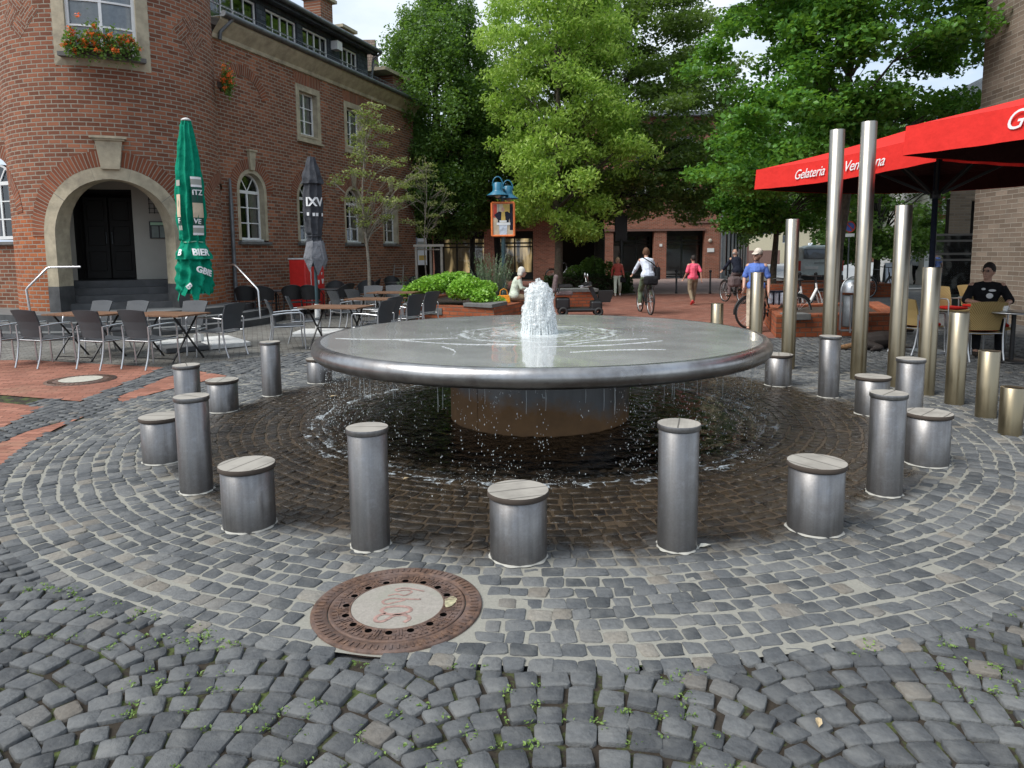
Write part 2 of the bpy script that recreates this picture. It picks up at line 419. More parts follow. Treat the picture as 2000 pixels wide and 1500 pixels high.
K['wood_grey'] = _wood('weathered grey wood', (.24, .22, .19), (.38, .355, .31))
K['wood_top'] = _wood('brown teak table', (.13, .062, .03), (.24, .125, .07), (2, 40, 2), .55)
K['wood_edge'] = M_plain('dark lid edge', (.06, .045, .035), .8)
def _wicker(name, a, b, sc=70):
    m, nt, out = newmat(name); o = coord(nt)
    w = N(nt, 'ShaderNodeTexWave', wave_type='BANDS', bands_direction='DIAGONAL'); w.inputs['Scale'].default_value = sc * .45; w.inputs['Distortion'].default_value = .6
    L(nt, o, w.inputs['Vector']); w2 = N(nt, 'ShaderNodeTexWave', wave_type='BANDS', bands_direction='X'); w2.inputs['Scale'].default_value = sc * .4; L(nt, o, w2.inputs['Vector'])
    h = mmath(nt, 'ADD', w.outputs[1], mmath(nt, 'MULTIPLY', w2.outputs[1], .4))
    bsdf(nt, out, mixc(nt, maprange(nt, h, .2, 1.2), a, b), .55, bump=h, bstr=.6, bdist=.004); return m
K['wicker'] = _wicker('charcoal wicker', (.022, .025, .029), (.085, .092, .10))
K['wicker_tan'] = _wicker('honey wicker', (.22, .14, .045), (.50, .36, .15), 60)
def _rust():
    m, nt, out = newmat('rusty cast iron'); w = geo(nt)
    n = noise(nt, w, 26, 5, .7); n2 = noise(nt, w, 7, 4)
    c = ramp(nt, n, [(.3, (.035, .024, .02)), (.5, (.11, .062, .042)), (.72, (.20, .12, .078))])
    c = mixc(nt, maprange(nt, n2, .4, .7, 0, .6), c, (.16, .12, .11))
    bsdf(nt, out, c, .75, .25, bump=n, bstr=.5, bdist=.004); return m
K['rust'] = _rust()
def _concrete():
    m, nt, out = newmat('manhole concrete'); w = geo(nt)
    n = noise(nt, w, 60, 4, .7); n2 = noise(nt, w, 6, 4)
    c = mixc(nt, n, (.17, .155, .135), (.36, .33, .29)); c = mixc(nt, maprange(nt, n2, .45, .7, 0, .4), c, (.20, .21, .16))
    bsdf(nt, out, c, .9, bump=n, bstr=.5, bdist=.004); return m
K['concrete'] = _concrete()
K['concrete_pale'] = M_plain('pale concrete disc', (.40, .38, .32), .85, var=.15, nscale=25, bump=.3)
K['paint_red'] = M_plain('faded red chalk paint', (.27, .17, .145), .9, var=.4, nscale=40)
K['gold'] = M_plain('gold paint blot', (.5, .45, .28), .4, metal=.6, var=.4, nscale=40)
K['sealant'] = M_plain('white sealant', (.36, .35, .31), .7, var=.15)
# ------------------------------------------------------------------ ground
FC = (.274, 7.08)          # centre of the fountain
RC, RR = (.30, 7.36), 4.76   # centre and radius of the circular paving
MH = (-.553, 3.15)         # manhole in front
def inpoly(x, y, poly):
    c = False; n = len(poly); j = n - 1
    for i in range(n):
        xi, yi = poly[i]; xj, yj = poly[j]
        if (yi > y) != (yj > y) and x < (xj - xi) * (y - yi) / (yj - yi) + xi: c = not c
        j = i
    return c
def stones_mesh(name, C, T, A, B, Z, tint, mat, jit=.1, rim=.008, seed=3, ins=.9):
    """C centres (n,2), T tangent unit (n,2), A,B half sizes, Z top height"""
    g = np.random.default_rng(seed); n = len(C)
    C, T, A, B, Z = map(lambda q: np.asarray(q, float), (C, T, A, B, Z)); Nn = np.stack([-T[:, 1], T[:, 0]], 1)
    sg = np.array([(-1, -1), (1, -1), (1, 1), (-1, 1)], float)
    cor = sg[None] * (1 + g.normal(0, jit, (n, 4, 2)).clip(-2.2 * jit, 2.2 * jit))
    P = np.zeros((n, 8, 2)); q = g.uniform(.05, .17, (n, 4, 2))
    for k in range(4):
        a = cor[:, k]; pv = cor[:, k - 1]; nx = cor[:, (k + 1) % 4]
        P[:, 2 * k] = a + (pv - a) * q[:, k, 0:1]; P[:, 2 * k + 1] = a + (nx - a) * q[:, k, 1:2]
    P += g.normal(0, .04, P.shape)
    tilt = g.normal(0, .026, (n, 2))
    V = []
    for sc, dz in ((ins, 0.), (.985, -rim * .55), (1.01, -rim * 5)):
        loc = P * sc
        w = C[:, None] + loc[..., 0:1] * (A[:, None, None] * T[:, None]) + loc[..., 1:2] * (B[:, None, None] * Nn[:, None])
        z = Z[:, None] + dz + (loc[..., 0] * A[:, None] * tilt[:, 0:1] + loc[..., 1] * B[:, None] * tilt[:, 1:2]) + (g.normal(0, .0009, (n, 8)) if dz > -.02 else 0)
        V.append(np.concatenate([w, z[..., None]], 2))
    V = np.concatenate(V, 1)
    k = np.arange(8); k2 = (k + 1) % 8
    F = [[0, 1, 2, 3], [0, 3, 4, 7], [4, 5, 6, 7]] + [[8 + a, 8 + b, b, a] for a, b in zip(k, k2)] + [[16 + a, 16 + b, 8 + b, 8 + a] for a, b in zip(k, k2)]
    F = np.array(F)[None] + (np.arange(n) * 24)[:, None, None]
    return npmesh(name, V.reshape(-1, 3), F.reshape(-1, 4), mat, smooth=True, attr=np.repeat(tint, 24))
def wetmask(nt, pos, r0, r1, amp=.45):
    s = N(nt, 'ShaderNodeVectorMath', operation='SUBTRACT'); L(nt, pos, s.inputs[0]); s.inputs[1].default_value = (FC[0], FC[1], 0)
    m = N(nt, 'ShaderNodeVectorMath', operation='MULTIPLY'); L(nt, s.outputs[0], m.inputs[0]); m.inputs[1].default_value = (1, 1, 0)
    l = N(nt, 'ShaderNodeVectorMath', operation='LENGTH'); L(nt, m.outputs[0], l.inputs[0])
    d = mmath(nt, 'ADD', l.outputs['Value'], mmath(nt, 'MULTIPLY', mmath(nt, 'SUBTRACT', noise(nt, pos, 2.2, 5, .65), .5), amp * 2))
    return maprange(nt, d, r0, r1, 1, 0), l.outputs['Value']
def M_stone(name, wet=True, cols=None):
    m, nt, out = newmat(name); p = geo(nt)
    a = N(nt, 'ShaderNodeAttribute', attribute_name='tint').outputs['Fac']
    cols = cols or [(0, (.048, .051, .056)), (.45, (.075, .079, .085)), (.88, (.105, .108, .112)), (.955, (.15, .128, .11)), (1, (.20, .18, .155))]
    c = ramp(nt, a, cols)
    n = noise(nt, p, 42, 5, .65); n2 = noise(nt, p, 9, 4)
    c = mixc(nt, .75, c, mixc(nt, n, (.35, .35, .36), (1.75, 1.75, 1.7)), 'MULTIPLY')
    c = mixc(nt, maprange(nt, n2, .45, .75, 0, .45), c, (.19, .19, .18))
    rough = maprange(nt, n, .3, .7, .62, .85); spec = .3; nb = mmath(nt, 'ADD', n, mmath(nt, 'ADD', mmath(nt, 'MULTIPLY', noise(nt, p, 20, 2), 1.3), mmath(nt, 'MULTIPLY', noise(nt, p, 150, 3), .25)))
    if wet:
        w, l = wetmask(nt, p, 3.25, 3.5); n3 = noise(nt, p, 5, 5, .7)
        wc = mixc(nt, maprange(nt, n3, .35, .65), (.011, .010, .009), (.042, .030, .018))
        c = mixc(nt, w, c, wc); rough = mmath(nt, 'SUBTRACT', rough, mmath(nt, 'MULTIPLY', w, .55))
        rough = mmath(nt, 'MAXIMUM', rough, .10)
    bsdf(nt, out, c, rough, spec=spec, bump=nb, bstr=.85, bdist=.007); return m
def M_joint(name, base, dark, moss=0, wet=True, gravel=0):
    m, nt, out = newmat(name); p = geo(nt)
    n = noise(nt, p, 60, 5, .7); n2 = noise(nt, p, 3.5, 4, .6)
    c = mixc(nt, n, dark, base)
    c = mixc(nt, maprange(nt, n2, .5, .75, 0, .5), c, dark)
    if moss:
        c = mixc(nt, maprange(nt, noise(nt, p, 7, 5, .7), .50, .60, 0, moss), c, mixc(nt, n, (.03, .05, .012), (.11, .14, .035)))
    rough = .9
    if wet:
        w, l = wetmask(nt, p, 3.25, 3.55); c = mixc(nt, w, c, mixc(nt, n, (.022, .016, .010), (.105, .075, .048)))
        rough = maprange(nt, w, 0, 1, .9, .3)
    bsdf(nt, out, c, rough, spec=.3, bump=n, bstr=.7, bdist=.006); return m
M_ring = M_stone('ring setts', cols=[(0, (.052, .056, .060)), (.45, (.085, .090, .096)), (.88, (.13, .133, .134)), (.955, (.15, .135, .115)), (1, (.21, .195, .17))])
M_fan = M_stone('fan setts', wet=False, cols=[(0, (.048, .051, .055)), (.45, (.074, .078, .083)), (.95, (.112, .116, .119)), (.985, (.12, .107, .092)), (1, (.16, .148, .13))])
M_grout = M_joint('sandy joint', (.31, .30, .26), (.18, .175, .15)); M_soil = M_joint('mossy soil joint', (.05, .038, .026), (.012, .010, .008), moss=.8, wet=False)

def sheet(name, poly, z, mat, hole=None, uvrot=0., sub=None):
    mb = MB(); ca, sa = math.cos(uvrot), math.sin(uvrot)
    def uv(p): return (p[0] * ca + p[1] * sa, -p[0] * sa + p[1] * ca)
    loops = [[Vector((x, y, 0)) for x, y in poly]] + ([[Vector((x, y, 0)) for x, y in hole]] if hole else [])
    allp = [p for l in loops for p in l]
    for t in tessellate_polygon(loops):
        a, b, c = (allp[i] for i in t)
        if (b - a).cross(c - a).z < 0: b, c = c, b
        mb.add([(q.x, q.y, z) for q in (a, b, c)], [(0, 1, 2)], [[uv(q) for q in (a, b, c)]])
    o = mb.build(name, mat); o['kind'] = 'structure'; return o
def circ(c, r, n=96): return [(c[0] + r * math.cos(2 * PI * k / n), c[1] + r * math.sin(2 * PI * k / n)) for k in range(n)]

# base ground to the horizon
K['asphalt'] = M_plain('grey asphalt', (.12, .12, .118), .85, var=.25, nscale=3, bump=.3)
sheet('ground', [(-300, -200), (300, -200), (300, 500), (-300, 500)], -.035, K['asphalt'])
# mossy soil under the fan setts
sheet('paving_bed', [(-9, -6), (14, -6), (14, 16), (-9, 16)], -.016, M_soil, hole=circ(RC, RR - .03))
sheet('paving_bed', circ(RC, RR - .055), -.0052, M_grout)
C, T, A, B, Z, ti = [], [], [], [], [], []
r = .80; row = 0; NR = 38
for row in range(NR):
    pitch = (RR - .80) / NR; rr = r + pitch / 2; k = 0; a = rnd.random()
    end = a + 2 * PI
    while a < end - .03:
        ln = rnd.uniform(.082, .122) * (1 if rnd.random() > .04 else 1.25); da = ln / rr
        am = a + da / 2; wob = .008 * math.sin(am * 9 + row * .7) + .006 * math.sin(am * 23 + row)
        x = RC[0] + (rr + wob) * math.cos(am); y = RC[1] + (rr + wob) * math.sin(am)
        a += da
        if math.hypot(x - MH[0], y - MH[1]) < .425: continue
        if rr < 1.5 and y > FC[1] + 1: continue
        g = rnd.uniform(.0015, .006)
        C.append((x, y)); T.append((-math.sin(am), math.cos(am))); A.append(ln / 2 - g * rnd.uniform(.6, 1.4)); B.append(pitch / 2 - rnd.uniform(.0045, .009)); Z.append(rnd.gauss(0, .0018)); ti.append(rnd.random() ** 1.1)
    r += pitch
o = stones_mesh('ring_paving', C, T, A, B, Z, ti, M_ring, jit=.13, rim=.0045); o['kind'] = 'structure'
# ---- zones left and behind
POLY_PAV = [(-30, 11.6), (-7.9, 11.35), (-5.25, 10.45), (-4.6, 11.0), (-3.2, 12.3), (-1.2, 13.4), (.6, 14.6), (.4, 19.5), (-3, 26), (-3, 34), (-30, 34)]
POLY_RED1 = [(-30, 11.6), (-7.9, 11.35), (-5.25, 10.45), (-5.02, 8.0), (-6.3, 8.45), (-30, 10.6)]
POLY_RED2 = [(-30, 10.1), (-6.25, 8.1), (-5.25, 7.72), (-4.92, 6.3), (-5.3, 3.5), (-9, 1), (-30, 1)]
def arcpts(r, a0, a1, n=14): return [(RC[0] + r * math.cos(R(a0 + (a1 - a0) * k / n)), RC[1] + r * math.sin(R(a0 + (a1 - a0) * k / n))) for k in range(n + 1)]
POLY_RED3 = arcpts(RR + .035, 174, 152) + [(-4.55, 10.05), (-4.78, 9.6), (-4.70, 8.2)]
POLY_RED4 = arcpts(RR + .035, 212, 181) + [(-4.66, 6.6), (-4.62, 5.8), (-4.55, 4.6)]
K['paver_grey'] = M_brick('grey brown pavers', (.15, .145, .13), (.23, .22, .20), (.07, .06, .05), bw=.2, rh=.1, ms=.006, weather=(.10, .10, .085))
K['clinker'] = M_brick('red clinker paving', (.26, .105, .07), (.37, .17, .118), (.20, .10, .07), bw=.2, rh=.1, ms=.005, weather=(.30, .18, .12))
K['paver_red'] = M_brick('red plaza pavers', (.22, .085, .06), (.33, .15, .105), (.14, .075, .06), bw=.2, rh=.1, ms=.005, weather=(.27, .17, .135))
sheet('pavement', POLY_PAV, -.004, K['paver_grey'], uvrot=.35)
sheet('clinker_paving', POLY_RED1, -.005, K['clinker'], uvrot=.35)
sheet('clinker_paving', POLY_RED2, -.005, K['clinker'], uvrot=.25)
sheet('clinker_paving', POLY_RED3, -.003, K['clinker'], uvrot=-.1)
sheet('clinker_paving', POLY_RED4, -.003, K['clinker'], uvrot=-.1)
POLY_PLAZA = [(.6, 14.6), (3.3, 13.9), (5.15, 13.15), (5.4, 14.2), (9.2, 19.6), (12.2, 27), (13.6, 40.5), (-6, 42.5), (-6, 27), (.4, 19.5)]
sheet('plaza', POLY_PLAZA, -.003, K['paver_red'], uvrot=.1)
K['pinkish'] = M_brick('pink grey pavers', (.27, .19, .165), (.36, .27, .24), (.2, .15, .13), bw=.3, rh=.15, ms=.006)
sheet('pavement', [(2.2, 27.5), (10.6, 27.5), (11.8, 32), (12.6, 43.2), (3, 44.5)], .001, K['pinkish'])
sheet('pavement', [(12.7, 27), (15.5, 36), (19, 80), (15.5, 80), (13.2, 43)], .004, K['paver_grey'], uvrot=.2)
sheet('road', [(14.2, 29), (34, 29), (60, 90), (19.5, 90), (16, 36)], .006, M_plain('pale road', (.30, .31, .31), .85, var=.1, nscale=1.2))
# ---- fan setts (segment arcs) in front and on the right
def excl(x, y):
    if math.hypot(x - RC[0], y - RC[1]) < RR + .005: return True
    if inpoly(x, y, POLY_PAV) or inpoly(x, y, POLY_RED1) or inpoly(x, y, POLY_RED2) or inpoly(x, y, POLY_RED3) or inpoly(x, y, POLY_RED4) or inpoly(x, y, POLY_PLAZA): return True
    return False
C, T, A, B, Z, ti = [], [], [], [], [], []
W = 1.25; ra = 1.04; half = math.asin(W / 2 / ra); rot = R(-7); cr, sr = math.cos(rot), math.sin(rot)
for col in range(-12, 12):
    for k in range(-40, 150):
        y0 = k * .108 + (col % 2) * .05
        nst = 12
        for i in range(nst):
            th = -half + 2 * half * (i + .5 + rnd.uniform(-.06, .06)) / nst
            lx = col * W + ra * math.sin(th); ly = y0 + ra * (math.cos(th) - 1)
            x = lx * cr - ly * sr; y = lx * sr + ly * cr
            if y < .6 or y > 14.2 or x < -7.6 or x > 9.5 or (x < -4.2 and 4 < y < 11.4 and x < -5.5): continue
            if abs(x) > .85 * y + 3.0: continue
            if excl(x, y): continue
            # weathered arcs: courses pinch at the flanks
            C.append((x + rnd.gauss(0, .004), y + rnd.gauss(0, .004))); ang = -th + rot + rnd.gauss(0, .035)
            T.append((math.cos(ang), math.sin(ang)))
            A.append(2 * half * ra / nst / 2 - rnd.uniform(.0035, .0095)); B.append(.108 * math.cos(th) / 2 - rnd.uniform(.0025, .0075))
            Z.append(rnd.gauss(0, .0022)); ti.append(rnd.random())
fa = np.array(C); a = 0.
while a < 2 * PI:
    x = RC[0] + (RR + .012) * math.cos(a); y = RC[1] + (RR + .012) * math.sin(a)
    if y < 6.5 or x > 2:
        d_ = np.min(np.hypot(fa[:, 0] - x, fa[:, 1] - y))
        if d_ > .062: C.append((x, y)); T.append((-math.sin(a), math.cos(a))); A.append(.036); B.append(min(.040, d_ - .040)); Z.append(-.001); ti.append(rnd.random()); a += .018
    a += .004
o = stones_mesh('fan_paving', C, T, A, B, Z, ti, M_fan, jit=.10, rim=.0055, seed=5, ins=.935); o['kind'] = 'structure'
FANC = np.array(C)
# far cobbles on the right, beyond the modelled setts
def _farcob():
    m, nt, out = newmat('distant setts'); p = geo(nt)
    v = N(nt, 'ShaderNodeTexVoronoi', feature='F1'); v.inputs['Scale'].default_value = 8.5; L(nt, p, v.inputs['Vector'])
    e = N(nt, 'ShaderNodeTexVoronoi', feature='DISTANCE_TO_EDGE'); e.inputs['Scale'].default_value = 8.5; L(nt, p, e.inputs['Vector'])
    sp = N(nt, 'ShaderNodeSeparateColor'); L(nt, v.outputs['Color'], sp.inputs[0])
    c = ramp(nt, sp.outputs[0], [(0, (.06, .063, .07)), (1, (.14, .14, .14))])
    ed = maprange(nt, e.outputs['Distance'], .02, .09)
    c = mixc(nt, ed, (.09, .08, .065), c); bsdf(nt, out, c, .7, bump=ed, bstr=.6, bdist=.01); return m
sheet('pavement', [(5.2, 13.15), (5.4, 14.2), (9.2, 19.6), (12.0, 27), (24, 27), (24, 11), (9.5, 11), (9.5, 14.1), (5.4, 14.1)], -.006, _farcob())

# ---- weeds, moss tufts in the open joints
def leaf_cloud(name, centres, nper, spread, size, mat, up=.5, seed=1, kind='stuff', parent=None):
    g = np.random.default_rng(seed); cs = np.repeat(np.asarray(centres, float), nper, 0); n = len(cs)
    P = cs + g.normal(0, 1, (n, 3)) * np.asarray(spread)
    return leaves(name, P, size, mat, g, up, parent=parent)
def leaves(name, P, size, mat, g, up=.3, parent=None, dirs=None, aspect=.55, fold=.25, droop=0.):
    n = len(P); d = g.normal(0, 1, (n, 3)); d[:, 2] = d[:, 2] * .6 - droop
    if dirs is not None: d = d * .6 + dirs
    d /= np.linalg.norm(d, axis=1)[:, None] + 1e-9
    nn = g.normal(0, 1, (n, 3)); nn[:, 2] = np.abs(nn[:, 2]) + up
    s = np.cross(d, nn); s /= np.linalg.norm(s, axis=1)[:, None] + 1e-9; nn = np.cross(s, d)
    sz = size * g.uniform(.6, 1.35, n)[:, None]
    a = P - d * sz * .5; b = P + s * sz * aspect * .5 + nn * sz * fold * .35; c = P + d * sz * .5; e = P - s * sz * aspect * .5 + nn * sz * fold * .35
    V = np.stack([a, b, c, e], 1).reshape(-1, 3); F = np.arange(4 * n).reshape(-1, 4)
    return npmesh(name, V, F, mat, parent=parent)
g = np.random.default_rng(9)
near = FANC[(FANC[:, 1] < 4.2)]
pk = near[g.choice(len(near), 2600)] + g.choice([-1, 1], (2600, 2)) * np.array([.052, .045])
clump = np.array([math.sin(x * 3.1 + 1) * math.cos(y * 2.3 + x) for x, y in pk]); pk = pk[clump > -.15]
ed = [(RC[0] + (RR + .01) * math.cos(a), RC[1] + (RR + .01) * math.sin(a)) for a in g.uniform(R(232), R(325), 26)]
pk = np.concatenate([pk, np.array(ed)])
o = leaf_cloud('weeds', np.c_[pk, np.full(len(pk), .004)], 8, (.017, .012, .003), .0145, K['leaf_weed'], up=1.2, seed=4)
tag(o, 'small green weeds and moss growing in the joints of the front setts', 'weeds', kind='stuff')
# ---- fallen leaves
def fallen(x, y, rz, col, lab, s=.05):
    mb = MB(); pts = [(-.5, 0, .004), (-.2, .22, .016), (.2, .2, .012), (.55, 0, .006), (.2, -.2, .014), (-.2, -.24, .010)]
    c, sn = math.cos(rz), math.sin(rz)
    mb.add([((p[0] * c - p[1] * sn) * s + x, (p[0] * sn + p[1] * c) * s + y, p[2] + .002) for p in pts] + [(x, y, .006)], [(0, 6, 1), (1, 6, 2), (2, 6, 3), (3, 6, 4), (4, 6, 5), (5, 6, 0)])
    mb.add([((p[0] * c - p[1] * sn) * s + x, (p[0] * sn + p[1] * c) * s + y, p[2]) for p in pts] + [(x, y, .004)], [(1, 6, 0), (2, 6, 1), (3, 6, 2), (4, 6, 3), (5, 6, 4), (0, 6, 5)])
    tag(mb.build('fallen_leaf', col), lab, 'leaf')
K['deadleaf'] = M_plain('dry pale leaf', (.42, .33, .20), .7, var=.3, nscale=60)
K['paleleaf'] = M_plain('bleached leaf', (.6, .57, .48), .7, var=.1, nscale=60)
fallen(1.06, 2.29, 1.2, K['deadleaf'], 'dry yellow leaf lying on the dark setts at the lower right')
fallen(1.07, 3.78, .3, K['paleleaf'], 'pale leaf lying right of the tall stool in the front right', .075)
fallen(-2.1, 8.08, .2, K['deadleaf'], 'dry leaf lying on wet setts left of the fountain bowl', .09)
fallen(-.79, 5.02, .5, K['deadleaf'], 'yellow green leaf on the wet setts right of the front left tall stool', .05)
# ------------------------------------------------------------------ fountain
def M_wet_disc():
    m, nt, out = newmat('steel bowl under running water'); p = geo(nt); o = coord(nt)
    s = N(nt, 'ShaderNodeVectorMath', operation='LENGTH'); mm = N(nt, 'ShaderNodeVectorMath', operation='MULTIPLY'); mm.inputs[1].default_value = (1, 1, 0)
    L(nt, o, mm.inputs[0]); L(nt, mm.outputs[0], s.inputs[0]); r = s.outputs['Value']
    n = noise(nt, p, 1.6, 4, .6); nf = noise(nt, p, 14, 3); ns = noise(nt, p, 30, 5, .75)
    c = mixc(nt, n, (.45, .455, .445), (.63, .635, .62))
    rw = mmath(nt, 'ADD', r, mmath(nt, 'MULTIPLY', mmath(nt, 'SUBTRACT', noise(nt, p, 3.2, 4, .6), .5), .34))
    def ringm(c0, w): return mmath(nt, 'SUBTRACT', 1., mmath(nt, 'DIVIDE', mmath(nt, 'ABSOLUTE', mmath(nt, 'SUBTRACT', rw, c0)), w), clamp=True)
    core = maprange(nt, rw, .24, .46, 1, 0)
    rip = mmath(nt, 'SINE', mmath(nt, 'ADD', mmath(nt, 'MULTIPLY', rw, 62), mmath(nt, 'MULTIPLY', n, 9)))
    rings = mmath(nt, 'MULTIPLY', maprange(nt, rip, .35, .95), maprange(nt, rw, .50, .92, .75, 0))
    fo = mmath(nt, 'ADD', core, mmath(nt, 'ADD', rings, mmath(nt, 'MULTIPLY', ringm(.74, .035), 1.1)))
    fo = mmath(nt, 'MULTIPLY', fo, maprange(nt, ns, .36, .60), clamp=True)
    c = mixc(nt, mmath(nt, 'MULTIPLY', fo, .85), c, (.80, .86, .86))
    amp = maprange(nt, r, .3, 1.2, .9, .05)
    h = mmath(nt, 'ADD', mmath(nt, 'MULTIPLY', rip, amp), mmath(nt, 'ADD', mmath(nt, 'MULTIPLY', nf, .9), mmath(nt, 'MULTIPLY', fo, 1.2)))
    bsdf(nt, out, c, mmath(nt, 'ADD', maprange(nt, n, .3, .7, .17, .28), mmath(nt, 'MULTIPLY', fo, .3)), mmath(nt, 'MULTIPLY', mmath(nt, 'SUBTRACT', 1., fo), .35), bump=h, bstr=.16, bdist=.02, Coat_Weight=.7, Coat_Roughness=.05); return m
def M_foam(name='white water foam'):
    m, nt, out = newmat(name); p = geo(nt)
    n = noise(nt, p, 40, 4)
    b = N(nt, 'ShaderNodeBsdfPrincipled'); L(nt, mixc(nt, n, (.86, .89, .89), (.98, .99, .99)), b.inputs['Base Color']); b.inputs['Roughness'].default_value = .25
    t = N(nt, 'ShaderNodeBsdfTranslucent'); t.inputs[0].default_value = (.88, .94, .95, 1)
    tr = N(nt, 'ShaderNodeBsdfTransparent')
    mx = N(nt, 'ShaderNodeMixShader'); mx.inputs[0].default_value = .4; L(nt, b.outputs[0], mx.inputs[1]); L(nt, t.outputs[0], mx.inputs[2])
    m2 = N(nt, 'ShaderNodeMixShader'); L(nt, maprange(nt, noise(nt, p, 26, 4, .7), .36, .58, .35, 1), m2.inputs[0]); L(nt, mx.outputs[0], m2.inputs[1]); L(nt, tr.outputs[0], m2.inputs[2])
    L(nt, m2.outputs[0], out.inputs[0]); return m
K['foam'] = M_foam()
K['jet'] = M_foam('white rushing water')
for n_ in [x for x in K['jet'].node_tree.nodes if x.type == 'MAP_RANGE']: n_.inputs[1].default_value = .44; n_.inputs[2].default_value = .56; n_.inputs[4].default_value = .8
for n_ in [x for x in K['jet'].node_tree.nodes if x.type == 'MIX_SHADER'][:1]: n_.inputs[0].default_value = .3
def M_film(name, foam_r=None, dens=.62):
    """thin clear water: reflects by fresnel, otherwise see-through, foam where it is churned"""
    m, nt, out = newmat(name); p = geo(nt)
    n = noise(nt, p, 7, 4, .6); n2 = noise(nt, p, 24, 3)
    h = mmath(nt, 'ADD', n, mmath(nt, 'MULTIPLY', n2, .35))
    b = N(nt, 'ShaderNodeBump'); b.inputs['Strength'].default_value = .45; b.inputs['Distance'].default_value = .03; L(nt, h, b.inputs['Height'])
    g = N(nt, 'ShaderNodeBsdfGlossy'); g.inputs['Roughness'].default_value = .05; L(nt, b.outputs[0], g.inputs['Normal'])
    t = N(nt, 'ShaderNodeBsdfTransparent'); t.inputs[0].default_value = (.86, .89, .88, 1)
    f = N(nt, 'ShaderNodeFresnel'); f.inputs[0].default_value = 1.6; L(nt, b.outputs[0], f.inputs['Normal'])
    mx = N(nt, 'ShaderNodeMixShader'); L(nt, f.outputs[0], mx.inputs[0]); L(nt, t.outputs[0], mx.inputs[1]); L(nt, g.outputs[0], mx.inputs[2])
    _, l = wetmask(nt, p, 1, 2)
    ring = mmath(nt, 'SUBTRACT', 1., mmath(nt, 'MULTIPLY', mmath(nt, 'ABSOLUTE', mmath(nt, 'SUBTRACT', l, 2.24)), 3.2), clamp=True)
    fo = maprange(nt, mmath(nt, 'ADD', mmath(nt, 'MULTIPLY', noise(nt, p, 22, 6, .75), 1.), mmath(nt, 'MULTIPLY', ring, .26)), .66, .84, 0, .8)
    d = N(nt, 'ShaderNodeBsdfDiffuse'); d.inputs[0].default_value = (.6, .66, .7, 1)
    m2 = N(nt, 'ShaderNodeMixShader'); L(nt, mmath(nt, 'MULTIPLY', fo, ring), m2.inputs[0]); L(nt, mx.outputs[0], m2.inputs[1]); L(nt, d.outputs[0], m2.inputs[2])
    L(nt, m2.outputs[0], out.inputs[0]); return m
def _rim():
    m, nt, out = newmat('polished steel rim'); p = geo(nt); o = coord(nt)
    n = noise(nt, p, 6, 5, .65); n2 = noise(nt, p, 2, 4); n3 = noise(nt, p, 45, 3)
    c = mixc(nt, maprange(nt, n, .35, .7), (.42, .42, .42), (.23, .22, .215)); c = mixc(nt, maprange(nt, n2, .5, .75, 0, .5), c, (.25, .22, .20))
    bsdf(nt, out, c, maprange(nt, n2, .3, .7, .24, .38), .95, bump=mmath(nt, 'ADD', n, mmath(nt, 'MULTIPLY', n3, .2)), bstr=.12, bdist=.02); return m
def _column():
    m, nt, out = newmat('stained steel column'); p = geo(nt)
    sep = N(nt, 'ShaderNodeSeparateXYZ'); L(nt, p, sep.inputs[0])
    n = noise(nt, scaled(nt, p, (9, 9, 1.2)), 1, 5, .6); n2 = noise(nt, p, 3.2, 5, .65)
    c = mixc(nt, n, (.11, .115, .12), (.24, .25, .26))
    zz = mmath(nt, 'ADD', mmath(nt, 'ADD', sep.outputs[2], mmath(nt, 'MULTIPLY', sep.outputs[0], .16)), mmath(nt, 'MULTIPLY', mmath(nt, 'SUBTRACT', n2, .5), .6))
    rust = maprange(nt, zz, .40, .24)
    c = mixc(nt, mmath(nt, 'MULTIPLY', rust, .9), c, mixc(nt, n2, (.10, .055, .02), (.38, .19, .06)))
    bsdf(nt, out, c, maprange(nt, rust, 0, 1, .32, .6), maprange(nt, rust, 0, 1, .7, .15), bump=n, bstr=.15, bdist=.01); return m
ft = thing('fountain', 'large round steel disc fountain on a short column with a white bubbling jet', 'fountain', (FC[0], FC[1], 0))
zc = .765; Rd = 2.235; hr = .085
prof = [(0, zc - .03), (1.2, zc - .045), (Rd - .22, zc - hr)]
prof2 = [(Rd - .22, zc - hr)] + [(Rd - hr + hr * math.cos(R(a)), zc + hr * math.sin(R(a))) for a in range(-88, 62, 8)] + [(Rd - .085, zc + .079)]
mb = MB(); mb.lathe([(0, zc - .10), (Rd - .3, zc - .10), (Rd - .12, zc - hr)], n=160); bowl = mb.build('bowl_underside', K['zinc'], ft)
mb = MB(); mb.lathe([(Rd - .12, zc - hr)] + [(Rd - hr + hr * math.cos(R(a)), zc + hr * math.sin(R(a))) for a in range(-90, 61, 6)] + [(Rd - .062, zc + .0755), (Rd - .09, zc + .0765)], n=200)
mb.build('rim', _rim(), ft)
